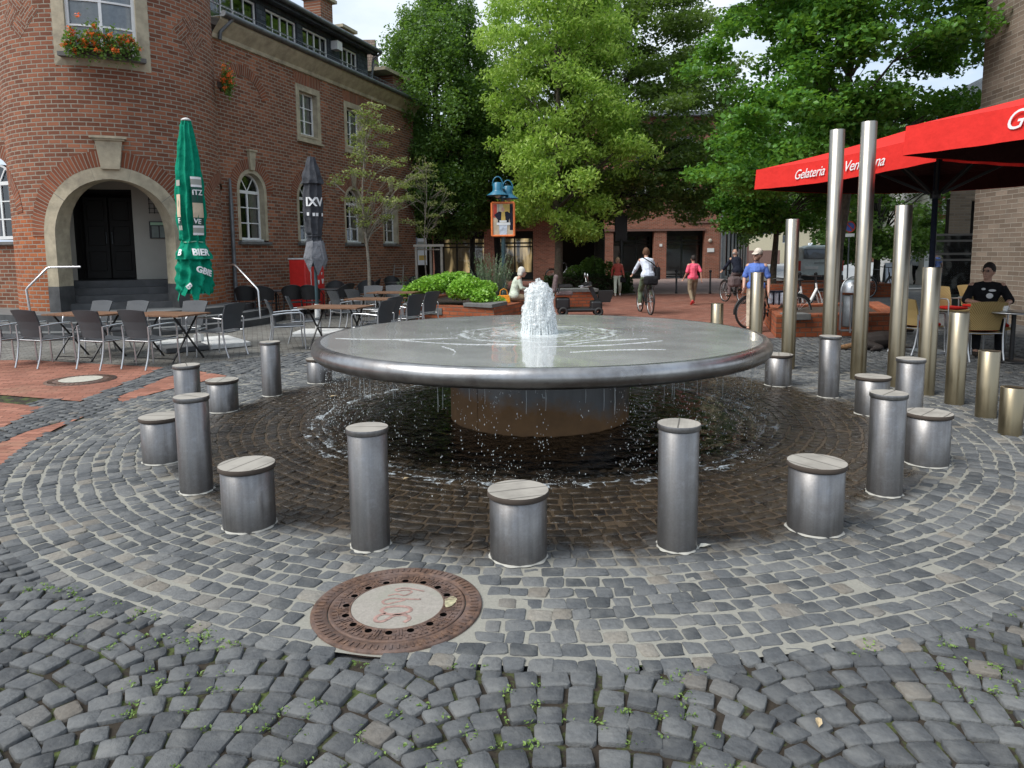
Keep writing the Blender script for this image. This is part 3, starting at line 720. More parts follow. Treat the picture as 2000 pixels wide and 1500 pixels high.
# wet top of the bowl, gently domed with wave relief
mb = MB(); nr, na = 70, 200; vs = []; fs = []
for i in range(nr + 1):
    rr_ = (Rd - .082) * i / nr
    for k in range(na):
        a = 2 * PI * k / na; x, y = rr_ * math.cos(a), rr_ * math.sin(a)
        z = zc + .0758
        wv = .0035 * math.exp(-abs(rr_ - .62) * 5) * math.sin(a * 11 + rr_ * 20) + .004 * math.exp(-((rr_ - .7 - .05 * math.sin(3 * a)) / .035) ** 2) + .0012 * math.sin(9 * x + 3 * y) * math.sin(7 * y)
        vs.append((x, y, z + wv * min(1, (Rd - rr_ - .082) * 6)))
for i in range(nr):
    for k in range(na): fs.append((i * na + k, (i + 1) * na + k, (i + 1) * na + (k + 1) % na, i * na + (k + 1) % na))
mb.add(vs, fs, smooth=True); mb.build('bowl_top', M_wet_disc(), ft)
mb = MB(); mb.lathe([(.905, zc - .10), (.905, 0), (.905, -.02)], n=96); mb.cur = 0
for a in (R(228), R(20), R(120)): mb.box((.906 * math.cos(a), .906 * math.sin(a), .33), (.012, .006, .66), rz=a + PI / 2)
mb.build('column', _column(), ft)
# water threads hanging from the rim
mb = MB()
for _ in range(150):
    a = rnd.uniform(0, 2 * PI); r_ = Rd - .15 + rnd.gauss(0, .03); z1 = zc - hr - .0; l = rnd.uniform(.03, .22); x, y = r_ * math.cos(a), r_ * math.sin(a)
    mb.tube([(x, y, z1), (x + .002, y, z1 - l * .5), (x, y + .002, z1 - l)], [.0022, .0016, .0008], 5)
thr = mb
# water: foam rings, streaks on the disc
gg = np.random.default_rng(21)
mb = MB()
def ribbon(mb, pts, w, z=zc + .0775, h=.0022):
    n = len(pts)
    vs = []
    for i, p in enumerate(pts):
        a = pts[max(0, i - 1)]; b = pts[min(n - 1, i + 1)]; dx, dy = b[0] - a[0], b[1] - a[1]; l = math.hypot(dx, dy) + 1e-9; nx, ny = -dy / l, dx / l
        ww = w * (.25 + .75 * math.sin(PI * (i + .3) / n)) * (.85 + .3 * rnd.random())
        vs += [(p[0] + nx * ww, p[1] + ny * ww, z - .003), (p[0], p[1], z + h), (p[0] - nx * ww, p[1] - ny * ww, z - .003)]
    fs = []
    for i in range(n - 1):
        a = 3 * i; fs += [(a, a + 1, a + 4, a + 3), (a + 1, a + 2, a + 5, a + 4)]
    mb.add(vs, fs, smooth=True)
def wob_arc(r0, a0, a1, n, amp, ph): return [((r0 + amp * math.sin(5 * t + ph) + amp * .6 * math.sin(13 * t + 2 * ph) + rnd.gauss(0, .004)) * math.cos(t), (r0 + amp * math.sin(5 * t + ph) + rnd.gauss(0, .004)) * math.sin(t)) for t in [a0 + (a1 - a0) * i / n for i in range(n + 1)]]
for (x0, y0, x1, y1, bow) in ((-.8, -.35, -2.0, -.28, .10), (-.2, -.9, -1.35, -.45, .12), (-.1, -1.05, 1.1, -.72, -.1), (.2, -.95, 1.0, -.55, .08), (-.9, -.95, -.75, -1.5, .06), (-.5, -.8, -.25, -.88, .0), (.2, -1.4, 1.0, -1.3, .06)):
    n = 26; pts = []
    for i in range(n + 1):
        t = i / n; x = x0 + (x1 - x0) * t; y = y0 + (y1 - y0) * t; l = math.hypot(x1 - x0, y1 - y0)
        o_ = bow * math.sin(PI * t) + rnd.gauss(0, .004); pts.append((x - (y1 - y0) / l * o_, y + (x1 - x0) / l * o_))
    ribbon(mb, pts, .0045)
K['film'] = M_foam('thin foam line')
for n_ in [x for x in K['film'].node_tree.nodes if x.type == 'MAP_RANGE']: n_.inputs[1].default_value = .2; n_.inputs[2].default_value = .8; n_.inputs[3].default_value = .25; n_.inputs[4].default_value = 1
mb.build('foam_streaks', K['film'], ft)['kind'] = 'stuff'
# flecks
n = 420; rr_ = np.abs(gg.normal(.6, .35, n)); aa = gg.uniform(0, 2 * PI, n); P = np.stack([rr_ * np.cos(aa), rr_ * np.sin(aa), np.full(n, zc + .083)], 1)
def blobs(name, P, S, mat, parent=None, stretch=1.):
    """many small 6-vertex drops in one mesh"""
    P = np.asarray(P); S = np.asarray(S); n = len(P)
    o6 = np.array([(1, 0, 0), (0, 1, 0), (-1, 0, 0), (0, -1, 0), (0, 0, 1), (0, 0, -1)], float) * np.array([1, 1, stretch])
    V = P[:, None] + o6[None] * S[:, None, None]
    F = np.array([(0, 1, 4), (1, 2, 4), (2, 3, 4), (3, 0, 4), (1, 0, 5), (2, 1, 5), (3, 2, 5), (0, 3, 5)])[None] + (np.arange(n) * 6)[:, None, None]
    return npmesh(name, V.reshape(-1, 3), F.reshape(-1, 3), mat, parent=parent, smooth=True)
blobs('foam_flecks', P, gg.uniform(.0015, .005, n), K['foam'], ft)['kind'] = 'stuff'
# jet: frothy column that rises, tips over and falls back
from mathutils import noise as mnoise
mb = MB(); nz, na = 120, 150; vs = []; fs = []
JP = [(0, .150), (.10, .152), (.25, .165), (.45, .158), (.62, .142), (.76, .126), (.87, .106), (.94, .080), (.98, .050), (1., .022)]
for i in range(nz + 1):
    t = i / nz; z = .515 * t; rad = np.interp(t, [p[0] for p in JP], [p[1] for p in JP])
    for k in range(na):
        a = 2 * PI * k / na; c_, s_ = math.cos(a), math.sin(a)
        q = Vector((c_ * rad * 16, s_ * rad * 16, z * 6)); f1 = mnoise.fractal(q, .9, 2.1, 4)
        q2 = Vector((c_ * rad * 60, s_ * rad * 60, z * 34)); f2 = mnoise.fractal(q2, .8, 2.1, 3)
        rr2 = max(.004, rad + .030 * f1 + .013 * f2 + .012 * math.sin(9 * a + 5 * t) * (1 - t))
        vs.append((rr2 * c_, rr2 * s_, zc + .075 + z + (.045 * f1 + .012 * f2) * t))
for i in range(nz):
    for k in range(na): fs.append((i * na + k, i * na + (k + 1) % na, (i + 1) * na + (k + 1) % na, (i + 1) * na + k))
vs.append((0, 0, zc + .595))
for k in range(na): fs.append((nz * na + k, nz * na + (k + 1) % na, len(vs) - 1))
mb.add(vs, fs, smooth=True); jet = mb.build('water_jet', [K['jet']], ft)
v0 = list(mb.v)
for sc_ in (.86, .70): mb.v = [(x * sc_ + .006 * math.sin(z * 60), y * sc_, zc + .075 + (z - zc - .075) * (.3 + .7 * sc_)) for x, y, z in v0]; mb.build('water_core', K['jet'], ft)
mb = MB()
for _ in range(130):
    a = rnd.uniform(0, 2 * PI); H = rnd.uniform(.36, .5); r1 = rnd.uniform(.13, .19); t0 = rnd.uniform(.45, .7); tt = [t0 + (1.02 - t0) * q / 8 for q in range(9)]
    mb.tube([(r1 * t * math.cos(a), r1 * t * math.sin(a), zc + .075 + max(0, H * (1 - t ** 3))) for t in tt], [.004 + .004 * rnd.random() for _ in tt], 5)
mb.build('falling_strands', K['jet'], ft)['kind'] = 'stuff'
P = []; S_ = []
for _ in range(260):     # beads strung along falling arcs
    a = gg.uniform(0, 2 * PI); H = gg.uniform(.34, .555); r1 = gg.uniform(.11, .21); t0 = gg.uniform(0, .8)
    for q in range(9):
        t = t0 + q * .022; P.append((r1 * t * math.cos(a), r1 * t * math.sin(a), zc + .075 + max(.004, H * (1 - (t * 1.02) ** 2.6)) )); S_.append(gg.uniform(.0018, .0055))
sp = blobs('spray', np.array(P) + gg.normal(0, .003, (len(P), 3)), np.array(S_), K['jet'], ft, 1.7); sp['kind'] = 'stuff'
# drops falling from the rim and ground splashes
def M_drop():
    m, nt, out = newmat('falling water drop')
    b = N(nt, 'ShaderNodeBsdfPrincipled'); b.inputs['Base Color'].default_value = (.75, .8, .82, 1); b.inputs['Roughness'].default_value = .08; b.inputs['Specular IOR Level'].default_value = .9
    t = N(nt, 'ShaderNodeBsdfTranslucent'); t.inputs[0].default_value = (.85, .9, .92, 1)
    mx = N(nt, 'ShaderNodeMixShader'); mx.inputs[0].default_value = .55; L(nt, b.outputs[0], mx.inputs[1]); L(nt, t.outputs[0], mx.inputs[2]); L(nt, mx.outputs[0], out.inputs[0]); return m
K['drop'] = M_drop()
thr.build('water_threads', K['drop'], ft)['kind'] = 'stuff'
n = 3200; a0 = gg.choice(gg.uniform(0, 2 * PI, 260), n) + gg.normal(0, .010, n); rr_ = Rd - .20 + gg.normal(0, .09, n)
P = np.stack([FC[0] + rr_ * np.cos(a0), FC[1] + rr_ * np.sin(a0), gg.uniform(.02, .66, n) ** 1.0], 1)
o = blobs('water_drops', P, gg.uniform(.0014, .0042, n), K['drop'], None, 2.2); tag(o, 'bright drops of water falling from the rim of the steel bowl', 'water', kind='stuff')
n = 3800; aa = gg.uniform(0, 2 * PI, n); rr_ = 2.24 + .06 * np.sin(aa * 5) + gg.normal(0, 1, n) * (.10 + .12 * (np.sin(aa * 9) > .2))
cl = (np.sin(aa * 7 + 1) + np.sin(aa * 17 + 2) + np.sin(aa * 31)) > .35; aa, rr_ = aa[cl], rr_[cl]; n = len(aa)
P = np.stack([FC[0] + rr_ * np.cos(aa), FC[1] + rr_ * np.sin(aa), np.abs(gg.normal(0, .022, n)) + .008], 1)
o = blobs('splashes', P, gg.uniform(.0008, .0035, n) * gg.choice([.7, 1., 1.9], n, p=[.6, .35, .05]), K['drop'], None, 1.2); tag(o, 'white splashes where the water lands on the setts around the fountain', 'water', kind='stuff')
# shallow water on the setts under the bowl
mb = MB(); nr, na = 60, 240; vs = []; fs = []
for i in range(nr + 1):
    rr_ = .905 + (2.72 - .905) * i / nr
    for k in range(na):
        a = 2 * PI * k / na; base = .005 - max(0, rr_ - 1.8) * .022
        w = .0028 * math.sin(rr_ * 34 + 2 * math.sin(3 * a)) * math.exp(-abs(rr_ - 2.1) * 1.5) + .0022 * math.sin(a * 37 + rr_ * 9) * math.sin(rr_ * 16) + .0015 * rnd.gauss(0, 1)
        vs.append((FC[0] + rr_ * math.cos(a), FC[1] + rr_ * math.sin(a), base + w * 1.4))
for i in range(nr):
    for k in range(na): fs.append((i * na + k, (i + 1) * na + k, (i + 1) * na + (k + 1) % na, i * na + (k + 1) % na))
mb.add(vs, fs, smooth=True); o = mb.build('water', M_film('shallow rippled water')); o['kind'] = 'structure'

# ------------------------------------------------------------------ ring of steel stools
def stool(name, x, y, r, h, label, group, rz, tall):
    t = thing(name, label, 'stool', (x, y, 0), rz, group)
    mb = MB(); mb.lathe([(r * .935, -.01), (r * .935, h - .034), (r * .90, h - .030)], n=56)
    mb.build('drum', K['drum'], t)
    mb = MB(); mb.lathe([(0, h - .030), (r * .985, h - .030), (r, h - .026), (r, h - .006), (r * .985, h)], n=56)
    edge = mb.build('lid_edge', K['wood_edge'] if not tall else K['drum'], t)
    mb = MB()
    vs = [(0, 0, h + .0008)] + [(r * .985 * math.cos(2 * PI * k / 56), r * .985 * math.sin(2 * PI * k / 56), h) for k in range(56)]
    mb.add(vs, [(0, 1 + k, 1 + (k + 1) % 56) for k in range(56)]); mb.build('wooden_lid', K['wood_grey'], t)
    mb = MB(); vs = []
    for k in range(56):
        a = 2 * PI * k / 56; w = r * .935 + .007 + .004 * math.sin(5 * a + x * 9) + .004 * math.sin(11 * a)
        vs += [(r * .93 * math.cos(a), r * .93 * math.sin(a), .010), (w * math.cos(a), w * math.sin(a), .001)]
    mb.add(vs, [(2 * k, 2 * k + 1, (2 * k + 3) % 112, (2 * k + 2) % 112) for k in range(56)], smooth=True); mb.build('sealant_ring', K['sealant'], t)
    return t
SH = [(0.024, 3.703, .372, 'squat wood-topped steel stool in the very front, directly below the fountain jet'),
      (-1.633, 4.182, .388, 'squat wood-topped steel stool between the two tall stools in the front left'),
      (1.796, 4.037, .410, 'squat wood-topped steel stool in the front right between two tall ones'),
      (-2.854, 5.584, .368, 'squat steel stool on the far left, half hidden by the tall stool before it'),
      (3.208, 5.305, .400, 'squat wood-topped steel stool at the right end of the ring'),
      (-3.116, 7.422, .337, 'squat pale-lidded steel stool on the left behind the tall stools, beside the red paving'),
      (3.632, 6.97, .385, 'squat steel stool behind the tall stool on the right, below the tallest pillar'),
      (-2.523, 9.062, .315, 'squat splashed steel stool peeking out at the left tip of the fountain bowl'),
      (3.282, 8.549, .385, 'squat steel stool just past the right tip of the fountain bowl')]
TH = [(-.819, 3.854, .690, 'tall wood-topped steel stool in the front left, behind the rusty manhole'),
      (.919, 3.80, .708, 'tall wood-topped steel stool in the front right with a pale leaf at its foot'),
      (-2.247, 4.826, .682, 'tall brownish steel stool on the left, nearest of the three standing close together'),
      (2.529, 4.637, .694, 'tall scratched steel stool on the right, in front of the two squat ones'),
      (-2.99, 6.36, .665, 'tall steel stool on the left behind the nearer tall one, seen against the red paving'),
      (3.495, 6.08, .70, 'tall dark-lidded steel stool on the right at the foot of the pillars'),
      (-2.862, 8.223, .643, 'slender tall steel stool standing alone left of the fountain bowl'),
      (3.577, 7.822, .692, 'tall dark-lidded steel stool in front of the second tallest pillar')]
for i, (x, y, h, lb) in enumerate(SH): stool('squat_stool', x, y, .168, h, lb, 'squat stools ringing the fountain', i * .9 + .3, False)
for i, (x, y, h, lb) in enumerate(TH): stool('tall_stool', x, y, .118, h, lb, 'tall stools ringing the fountain', i * 1.3, True)
# ------------------------------------------------------------------ stepped row of steel pillars
PL = [(4.445, 6.132, .425, 'lowest steel pillar, at the right edge of the photo'), (4.672, 6.795, .656, 'second lowest steel pillar near the right edge'), (4.738, 7.394, .982, 'third steel pillar from the right edge, in front of a honey wicker chair'),
      (4.727, 7.905, 1.447, 'steel pillar before the foot of the red parasol, fourth from the right edge'), (4.65, 8.40, 2.168, 'steel pillar just right of the tallest one'),
      (4.437, 8.886, 3.219, 'tallest steel pillar, overlapping the lettering of the red parasol on the right'), (4.25, 9.33, 3.20, 'second tallest steel pillar, left of the tallest'),
      (3.874, 9.749, 2.078, 'head-high steel pillar between the parked bicycles, right of the person in blue'), (3.56, 10.18, 1.34, 'steel pillar partly hiding the person in the blue polo shirt'), (3.11, 10.59, .865, 'low steel pillar behind the bowl, left of the person in blue')]
for x, y, h, lb in PL:
    r = .092; mb = MB(); mb.lathe([(r, -.01), (r, h - .004), (r - .004, h), (0, h)], n=40)
    tag(mb.build('steel_pillar', K['post'], loc=(x, y, 0)), lb, 'pillar', 'row of stepped steel pillars')
# ------------------------------------------------------------------ manholes
mh = thing('manhole_cover', 'rusty round manhole cover with concrete middle and red squiggle, front left', 'manhole cover', (MH[0], MH[1], 0))
Rm = .398
mb = MB(); mb.lathe([(Rm, -.02), (Rm, .003), (Rm - .006, .006), (.325, .006), (.322, .0), (.322, -.01)], n=96)
for k in range(76):
    a = 2 * PI * k / 76
    mb.box((.362 * math.cos(a), .362 * math.sin(a), .0075), (.034, .010, .005), rz=a)
mb.build('frame_ring', K['rust'], mh)
mb = MB(); mb.lathe([(.318, -.01), (.318, .005), (.310, .0075), (.302, .0045), (.225, .0045), (.222, .009), (.216, .009), (.214, -.004)], n=96)
nh = 16
for k in range(64):
    a = 2 * PI * k / 64; mb.box((.291 * math.cos(a), .291 * math.sin(a), .006), (.018, .013, .005), rz=a)
for k in range(nh):
    a = 2 * PI * k / nh; c_, s_ = math.cos(a), math.sin(a)
    for da in (-.5, .5):
        b = a + da * 2 * PI / nh * .86; mb.box((.25 * math.cos(b), .25 * math.sin(b), .0065), (.052, .006, .005), rz=b)
    b0 = 2 * PI / nh
    for q in (-1, 1): 
        for rr3 in (.236, .266): 
            mb.box((rr3 * math.cos(a + q * b0 * .27), rr3 * math.sin(a + q * b0 * .27), .006), (.011, .011, .005), rz=a)
    mb.box((.277 * c_, .277 * s_, .0065), (.006, .075, .005), rz=a)
lid = mb.build('cover_ring', K['rust'], mh)
K['hole'] = M_plain('black hole', (.002, .002, .002), .95, spec=.0)
for k in range(nh):
    a = 2 * PI * k / nh; c_, s_ = .243 * math.cos(a), .243 * math.sin(a); mb = MB()
    mb.add([(c_ + .0165 * math.cos(t * PI / 8), s_ + .0165 * math.sin(t * PI / 8), .0056) for t in range(16)], [tuple(range(16))])
    mb.build('vent_hole', K['hole'], mh)
mb = MB(); mb.add([(0, 0, .0085)] + [(.215 * math.cos(2 * PI * k / 64), .215 * math.sin(2 * PI * k / 64), .0075) for k in range(64)], [(0, 1 + k, 1 + (k + 1) % 64) for k in range(64)])
mb.build('concrete_infill', K['concrete'], mh)
# painted squiggle: two looped strokes read as a numeral
mb = MB()
def stroke(pts, w, z=.0095):
    n = len(pts); vs = []
    for i, p in enumerate(pts):
        a = pts[max(0, i - 1)]; b = pts[min(n - 1, i + 1)]; dx, dy = b[0] - a[0], b[1] - a[1]; l = math.hypot(dx, dy) + 1e-9
        vs += [(p[0] - dy / l * w, p[1] + dx / l * w, z), (p[0] + dy / l * w, p[1] - dx / l * w, z)]
    mb.add(vs, [(2 * i, 2 * i + 1, 2 * i + 3, 2 * i + 2) for i in range(n - 1)])
def bez(ps, n=14):
    out = []
    for i in range(len(ps) - 1):
        p0 = ps[max(0, i - 1)]; p1 = ps[i]; p2 = ps[i + 1]; p3 = ps[min(len(ps) - 1, i + 2)]
        for k in range(n):
            t = k / n; out.append(tuple(.5 * (2 * p1[j] + (p2[j] - p0[j]) * t + (2 * p0[j] - 5 * p1[j] + 4 * p2[j] - p3[j]) * t * t + (3 * p1[j] - p0[j] - 3 * p2[j] + p3[j]) * t ** 3) for j in (0, 1)))
    out.append(ps[-1]); return out
stroke(bez([(.055, -.165), (.075, -.13), (.05, -.10), (.0, -.105), (-.02, -.13), (-.045, -.155), (-.075, -.15), (-.078, -.115), (-.05, -.09), (0, -.095), (.04, -.085), (.07, -.06), (.055, -.03), (.0, -.02), (-.05, -.03), (-.065, -.06), (-.04, -.085)]), .009)
stroke(bez([(-.06, .0), (-.075, .03), (-.04, .055), (.02, .05), (.09, .045), (.10, .05)]), .006)
stroke(bez([(-.055, .0), (-.01, .02), (.03, .04)]), .006)
stroke(bez([(-.06, .085), (-.02, .10), (.02, .085), (.05, .12), (.02, .14), (-.02, .13), (-.03, .15), (.02, .16), (.11, .125)]), .005)
mb.build('painted_marks', K['paint_red'], mh)
mb = MB(); mb.add([(.245 + .030 * math.cos(t) * (1 + .2 * math.sin(3 * t)), .02 + .05 * math.sin(t) * (1 + .2 * math.sin(2 * t)), .0088) for t in [k * PI / 8 for k in range(16)]], [tuple(range(16))])
mh2p = mb.build('paint_blot', K['gold'], mh)
m2 = thing('manhole_cover', 'pale concrete round cover with dark rim set in the red paving under the cafe chairs', 'manhole cover', (-5.86, 9.40, 0))
mb = MB(); mb.lathe([(.43, -.01), (.43, .003), (.26, .006)], n=48)
for k in range(40): mb.box((.36 * math.cos(k * PI / 20), .36 * math.sin(k * PI / 20), .007), (.06, .016, .005), rz=k * PI / 20)
mb.build('frame_ring', K['rust'], m2)
mb = MB(); mb.add([(.262 * math.cos(2 * PI * k / 40), .262 * math.sin(2 * PI * k / 40), .012) for k in range(40)], [tuple(range(40))]); mb.build('concrete_infill', K['concrete_pale'], m2)
# ------------------------------------------------------------------ corner building (brick, stone, slate)
class Flat:
    def __init__(s, O, d, out): s.O = Vector((O[0], O[1], 0)); s.d = Vector((d[0], d[1], 0)); s.n = Vector((out[0], out[1], 0))
    def __call__(s, a, z, n=0.): return s.O + s.d * a + s.n * n + Vector((0, 0, z))
    step = 1e9
class Cyl:
    def __init__(s, C, r, ax): s.C = Vector((C[0], C[1], 0)); s.r = r; s.ax = ax
    def __call__(s, a, z, n=0.):
        t = s.ax + a / s.r; return s.C + Vector((math.cos(t), math.sin(t), 0)) * (s.r + n) + Vector((0, 0, z))
    step = .12
def outline(o, k=16):
    """opening o=(s0,s1,z0,z1,arch) outline counter-clockwise seen from outside (s right)"""
    s0, s1, z0, z1, arch = o
    if not arch: return [(s0, z0), (s1, z0), (s1, z1), (s0, z1)]
    r = (s1 - s0) / 2; c = (s0 + s1) / 2
    return [(s0, z0), (s1, z0)] + [(c + r * math.cos(PI * i / k), z1 + r * math.sin(PI * i / k)) for i in range(k + 1)]
def wall(mb, S, s0, s1, z0, z1, ops, rev=.25, uoff=0., reveal=True):
    cuts = {s0, s1}
    for o in ops:
        cuts |= {o[0], o[1]}
        if o[4]:
            r = (o[1] - o[0]) / 2; c = (o[0] + o[1]) / 2
            cuts |= {c + r * math.cos(PI * i / 16) for i in range(17)}
    n = int((s1 - s0) / S.step) if S.step < 1e8 else 0
    cuts |= {s0 + (s1 - s0) * i / n for i in range(1, n)} if n else set()
    cuts = sorted(c for c in cuts if s0 - 1e-6 <= c <= s1 + 1e-6)
    cc = [cuts[0]]
    for c in cuts[1:]:
        if c - cc[-1] > 1e-4: cc.append(c)
    for a, b in zip(cc[:-1], cc[1:]):
        m = (a + b) / 2; cur = [(z0, z0)]; segs = []
        for o in sorted((o for o in ops if o[0] < m < o[1]), key=lambda o: o[2]):
            if o[4]:
                r = (o[1] - o[0]) / 2; c = (o[0] + o[1]) / 2
                za = o[3] + math.sqrt(max(0, r * r - (a - c) ** 2)); zb = o[3] + math.sqrt(max(0, r * r - (b - c) ** 2))
            else: za = zb = o[3]
            segs.append((cur[-1], (o[2], o[2]))); cur.append((za, zb))
        segs.append((cur[-1], (z1, z1)))
        for (la, lb), (ha, hb) in segs:
            if ha - la < 1e-5 and hb - lb < 1e-5: continue
            mb.add([S(a, la), S(b, lb), S(b, hb), S(a, ha)], [(0, 1, 2, 3)], [[(a + uoff, la), (b + uoff, lb), (b + uoff, hb), (a + uoff, ha)]], smooth=isinstance(S, Cyl))
    if reveal:
        for o in ops: band(mb, S, outline(o), 0, -rev)
def band(mb, S, ol, n0, n1, closed=True):
    k = len(ol); acc = 0
    for i in range(k if closed else k - 1):
        p, q = ol[i], ol[(i + 1) % k]; e = math.dist(p, q)
        mb.add([S(*p, n0), S(*q, n0), S(*q, n1), S(*p, n1)], [(0, 1, 2, 3)], [[(acc, 0), (acc + e, 0), (acc + e, n1 - n0), (acc, n1 - n0)]]); acc += e
def ringface(mb, S, inner, outer, n, front=True):
    k = len(inner)
    for i in range(k):
        j = (i + 1) % k
        mb.add([S(*inner[i], n), S(*inner[j], n), S(*outer[j], n), S(*outer[i], n)], [(0, 3, 2, 1)])
def surround(mb, S, o, w, n0, n1, k=16):
    """stone frame round opening o: band w wide from n0 (back) to n1 (front)"""
    i_ = outline(o, k); O2 = (o[0] - w, o[1] + w, o[2] - w * .0, o[3] + (0 if o[4] else w), o[4])
    u = outline(O2, k); ringface(mb, S, i_, u, n1); band(mb, S, i_, n1, n0); band(mb, S, u[::-1], n1, n0)
def slab(mb, S, s0, s1, z0, z1, n0, n1, seg=1):
    """block lying on the surface between n0 and n1"""
    for i in range(seg):
        a = s0 + (s1 - s0) * i / seg; b = s0 + (s1 - s0) * (i + 1) / seg
        P = [S(a, z0, n0), S(b, z0, n0), S(b, z0, n1), S(a, z0, n1), S(a, z1, n0), S(b, z1, n0), S(b, z1, n1), S(a, z1, n1)]
        f = [(0, 1, 2, 3), (7, 6, 5, 4), (3, 2, 6, 7), (0, 4, 5, 1)]
        if i == 0: f.append((0, 3, 7, 4))
        if i == seg - 1: f.append((1, 5, 6, 2))
        uv = []
        for q in f: uv.append([((a if k in (0, 3, 4, 7) else b), (z0 if k < 4 else z1) + (0 if k in (0, 1, 4, 5) else .0)) for k in q])
        mb.add(P, f, uv)
def brickarch(mb, S, c, zs, r0, r1, a0=0., a1=PI, n=.012, k=24):
    for i in range(k):
        t0 = a0 + (a1 - a0) * i / k; t1 = a0 + (a1 - a0) * (i + 1) / k
        q = [(c + r * math.cos(t), zs + r * math.sin(t)) for r, t in ((r0, t0), (r1, t0), (r1, t1), (r0, t1))]
        rm = (r0 + r1) / 2
        mb.add([S(*p, n) for p in q], [(0, 1, 2, 3)], [[(.14, rm * t0), (.14 + r1 - r0, rm * t0), (.14 + r1 - r0, rm * t1), (.14, rm * t1)]])
        mb.add([S(*q[1], n), S(*q[1], 0), S(*q[2], 0), S(*q[2], n)], [(0, 1, 2, 3)], [[(.2, .03), (.21, .03), (.21, .04), (.2, .04)]])
def glazing(par, S, o, n, cols=2, rows=3, fw=.055, mw=.028, fan=True, transom=True, tilt=0., curt=True, name='window', glass='glass', dark=True):
    """white frame + pane + curtain + dark room behind opening o; returns the window part"""
    s0, s1, z0, z1, arch = o; c = (s0 + s1) / 2; r = (s1 - s0) / 2
    mb = MB(); ou = outline(o); inn = outline((s0 + fw, s1 - fw, z0 + fw * 1.4, z1 - (0 if arch else fw), arch))
    ringface(mb, S, inn, ou, n); band(mb, S, inn, n, n - .05)
    def barz(za, zb, sc, w): slab(mb, S, sc - w / 2, sc + w / 2, za, zb, n - .04, n - .004)
    def bars(sa, sb, zc_, w): slab(mb, S, sa, sb, zc_ - w / 2, zc_ + w / 2, n - .04, n - .001, 8 if isinstance(S, Cyl) else 1)
    ztop = z1 if arch else z1 - fw
    for i in range(1, cols): barz(z0 + fw, ztop, s0 + (s1 - s0) * i / cols, .06 if i == cols / 2 else mw)
    for j in range(1, rows): bars(s0 + fw, s1 - fw, z0 + fw + (ztop - z0 - fw) * j / rows, mw)
    if arch:
        bars(s0 + .01, s1 - .01, z1, .085)
        for t in (R(62), R(118)):
            a = (c, z1 + .02); b = (c + (r - fw) * math.cos(t) * 1.2, z1 + (r - fw) * math.sin(t) * 1.0)
            l = math.dist(a, b); dx, dz = (b[0] - a[0]) / l * .018, (b[1] - a[1]) / l * .018
            mb.add([S(a[0] + dz, a[1] - dx, n - .004), S(b[0] + dz, b[1] - dx, n - .004), S(b[0] - dz, b[1] + dx, n - .004), S(a[0] - dz, a[1] + dx, n - .004)], [(0, 1, 2, 3)])
    w = mb.build(name, K['whitepaint'], par)
    mb = MB(); ol = outline(o); 
    def fill(mb, ol, n):
        if isinstance(S, Cyl) and not arch: ol = [(s0 + (s1 - s0) * i / 8, z0) for i in range(9)] + [(s1 + (s0 - s1) * i / 8, z1) for i in range(9)]; vs = [S(*p, n) for p in ol]; mb.add(vs, [(i, i + 1, 16 - i, 17 - i) for i in range(8)]); return
        vs = [S(*p, n) for p in ol]; cen = S(c, (z0 + z1) / 2, n); k = len(vs)
        mb.add(vs + [cen], [(i, (i + 1) % k, k) for i in range(k)])
    fill(mb, ol, n - .03); mb.build('pane', K[glass], w)
    if curt:
        mb = MB(); k = 14
        for sa, sb in ((s0 + .03, c - r * .38), (c + r * .30, s1 - .03)) if curt != 'full' else ((s0 + .02, s1 - .02),):
            vs = []
            for i in range(k + 1):
                a = sa + (sb - sa) * i / k; dn = .018 * math.sin(i * 2.1)
                zt = (z1 if not arch else z1 + math.sqrt(max(0, r * r - (a - c) ** 2)) * .0) 
                pinch = (a - (sa if sa < c - .01 and curt != 'full' else sb)) * .22 if curt != 'full' else 0
                vs += [S(a - pinch, z0 + .05, n - .09 + dn), S(a, zt - .02, n - .09 + dn)]
            mb.add(vs, [(2 * i, 2 * i + 2, 2 * i + 3, 2 * i + 1) for i in range(k)], smooth=True)
        mb.build('curtain', K['curtain'], w)
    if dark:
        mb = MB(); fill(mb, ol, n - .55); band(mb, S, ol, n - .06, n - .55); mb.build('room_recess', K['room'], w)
    return w
dF = (.3240, .9460); oF = (.9460, -.3240)
FR = Flat((-7.6, 18.74), dF, oF)
TC = (-9.67, 17.74); TR = 2.3; TAX = R(-66)
TW = Cyl(TC, TR, TAX)
FL = Flat((-10.2 + .946 * 1.2, 16.19 - .324 * 1.2), (.946, -.324), (-.324, -.946))     # left wing, s runs towards the tower
ch = thing('corner_building', 'old red brick corner building with round entrance bay, arched windows and slate dormer', 'building', (-9.67, 17.74, 0))
def place(o):   # parts are modelled in world space; keep them there under the base empty
    return o
class PB(MB):
    """builder that re-bases world coordinates to the building's empty"""
    def build(s, name, mats, parent=None, **k):
        if parent is not None:
            q = parent; off = Vector((0, 0, 0))
            while q is not None: off += q.location; q = q.parent
            s.v = [(p[0] - off.x, p[1] - off.y, p[2] - off.z) for p in s.v]
        return MB_.build(s, name, mats, parent, **k)
MB_ = MB
_old = MB
MB = PB   # from here on every part given in world coordinates is re-based to its parent
LEN = 11.25; ZT = 7.30
W4 = [1.20, 3.86, 6.50, 9.14]
arch_ops = [(c - .62, c + .62, 2.02, 3.42, True) for c in W4]
up = [(3.40, 4.66, 5.18, 6.86, False), (6.07, 7.33, 5.18, 6.86, False)]
mb = MB(); wall(mb, FR, -.2, LEN, 0, ZT, arch_ops + up, rev=.26)
e = FR(LEN, 0); b_ = FR(LEN, 0, -9)
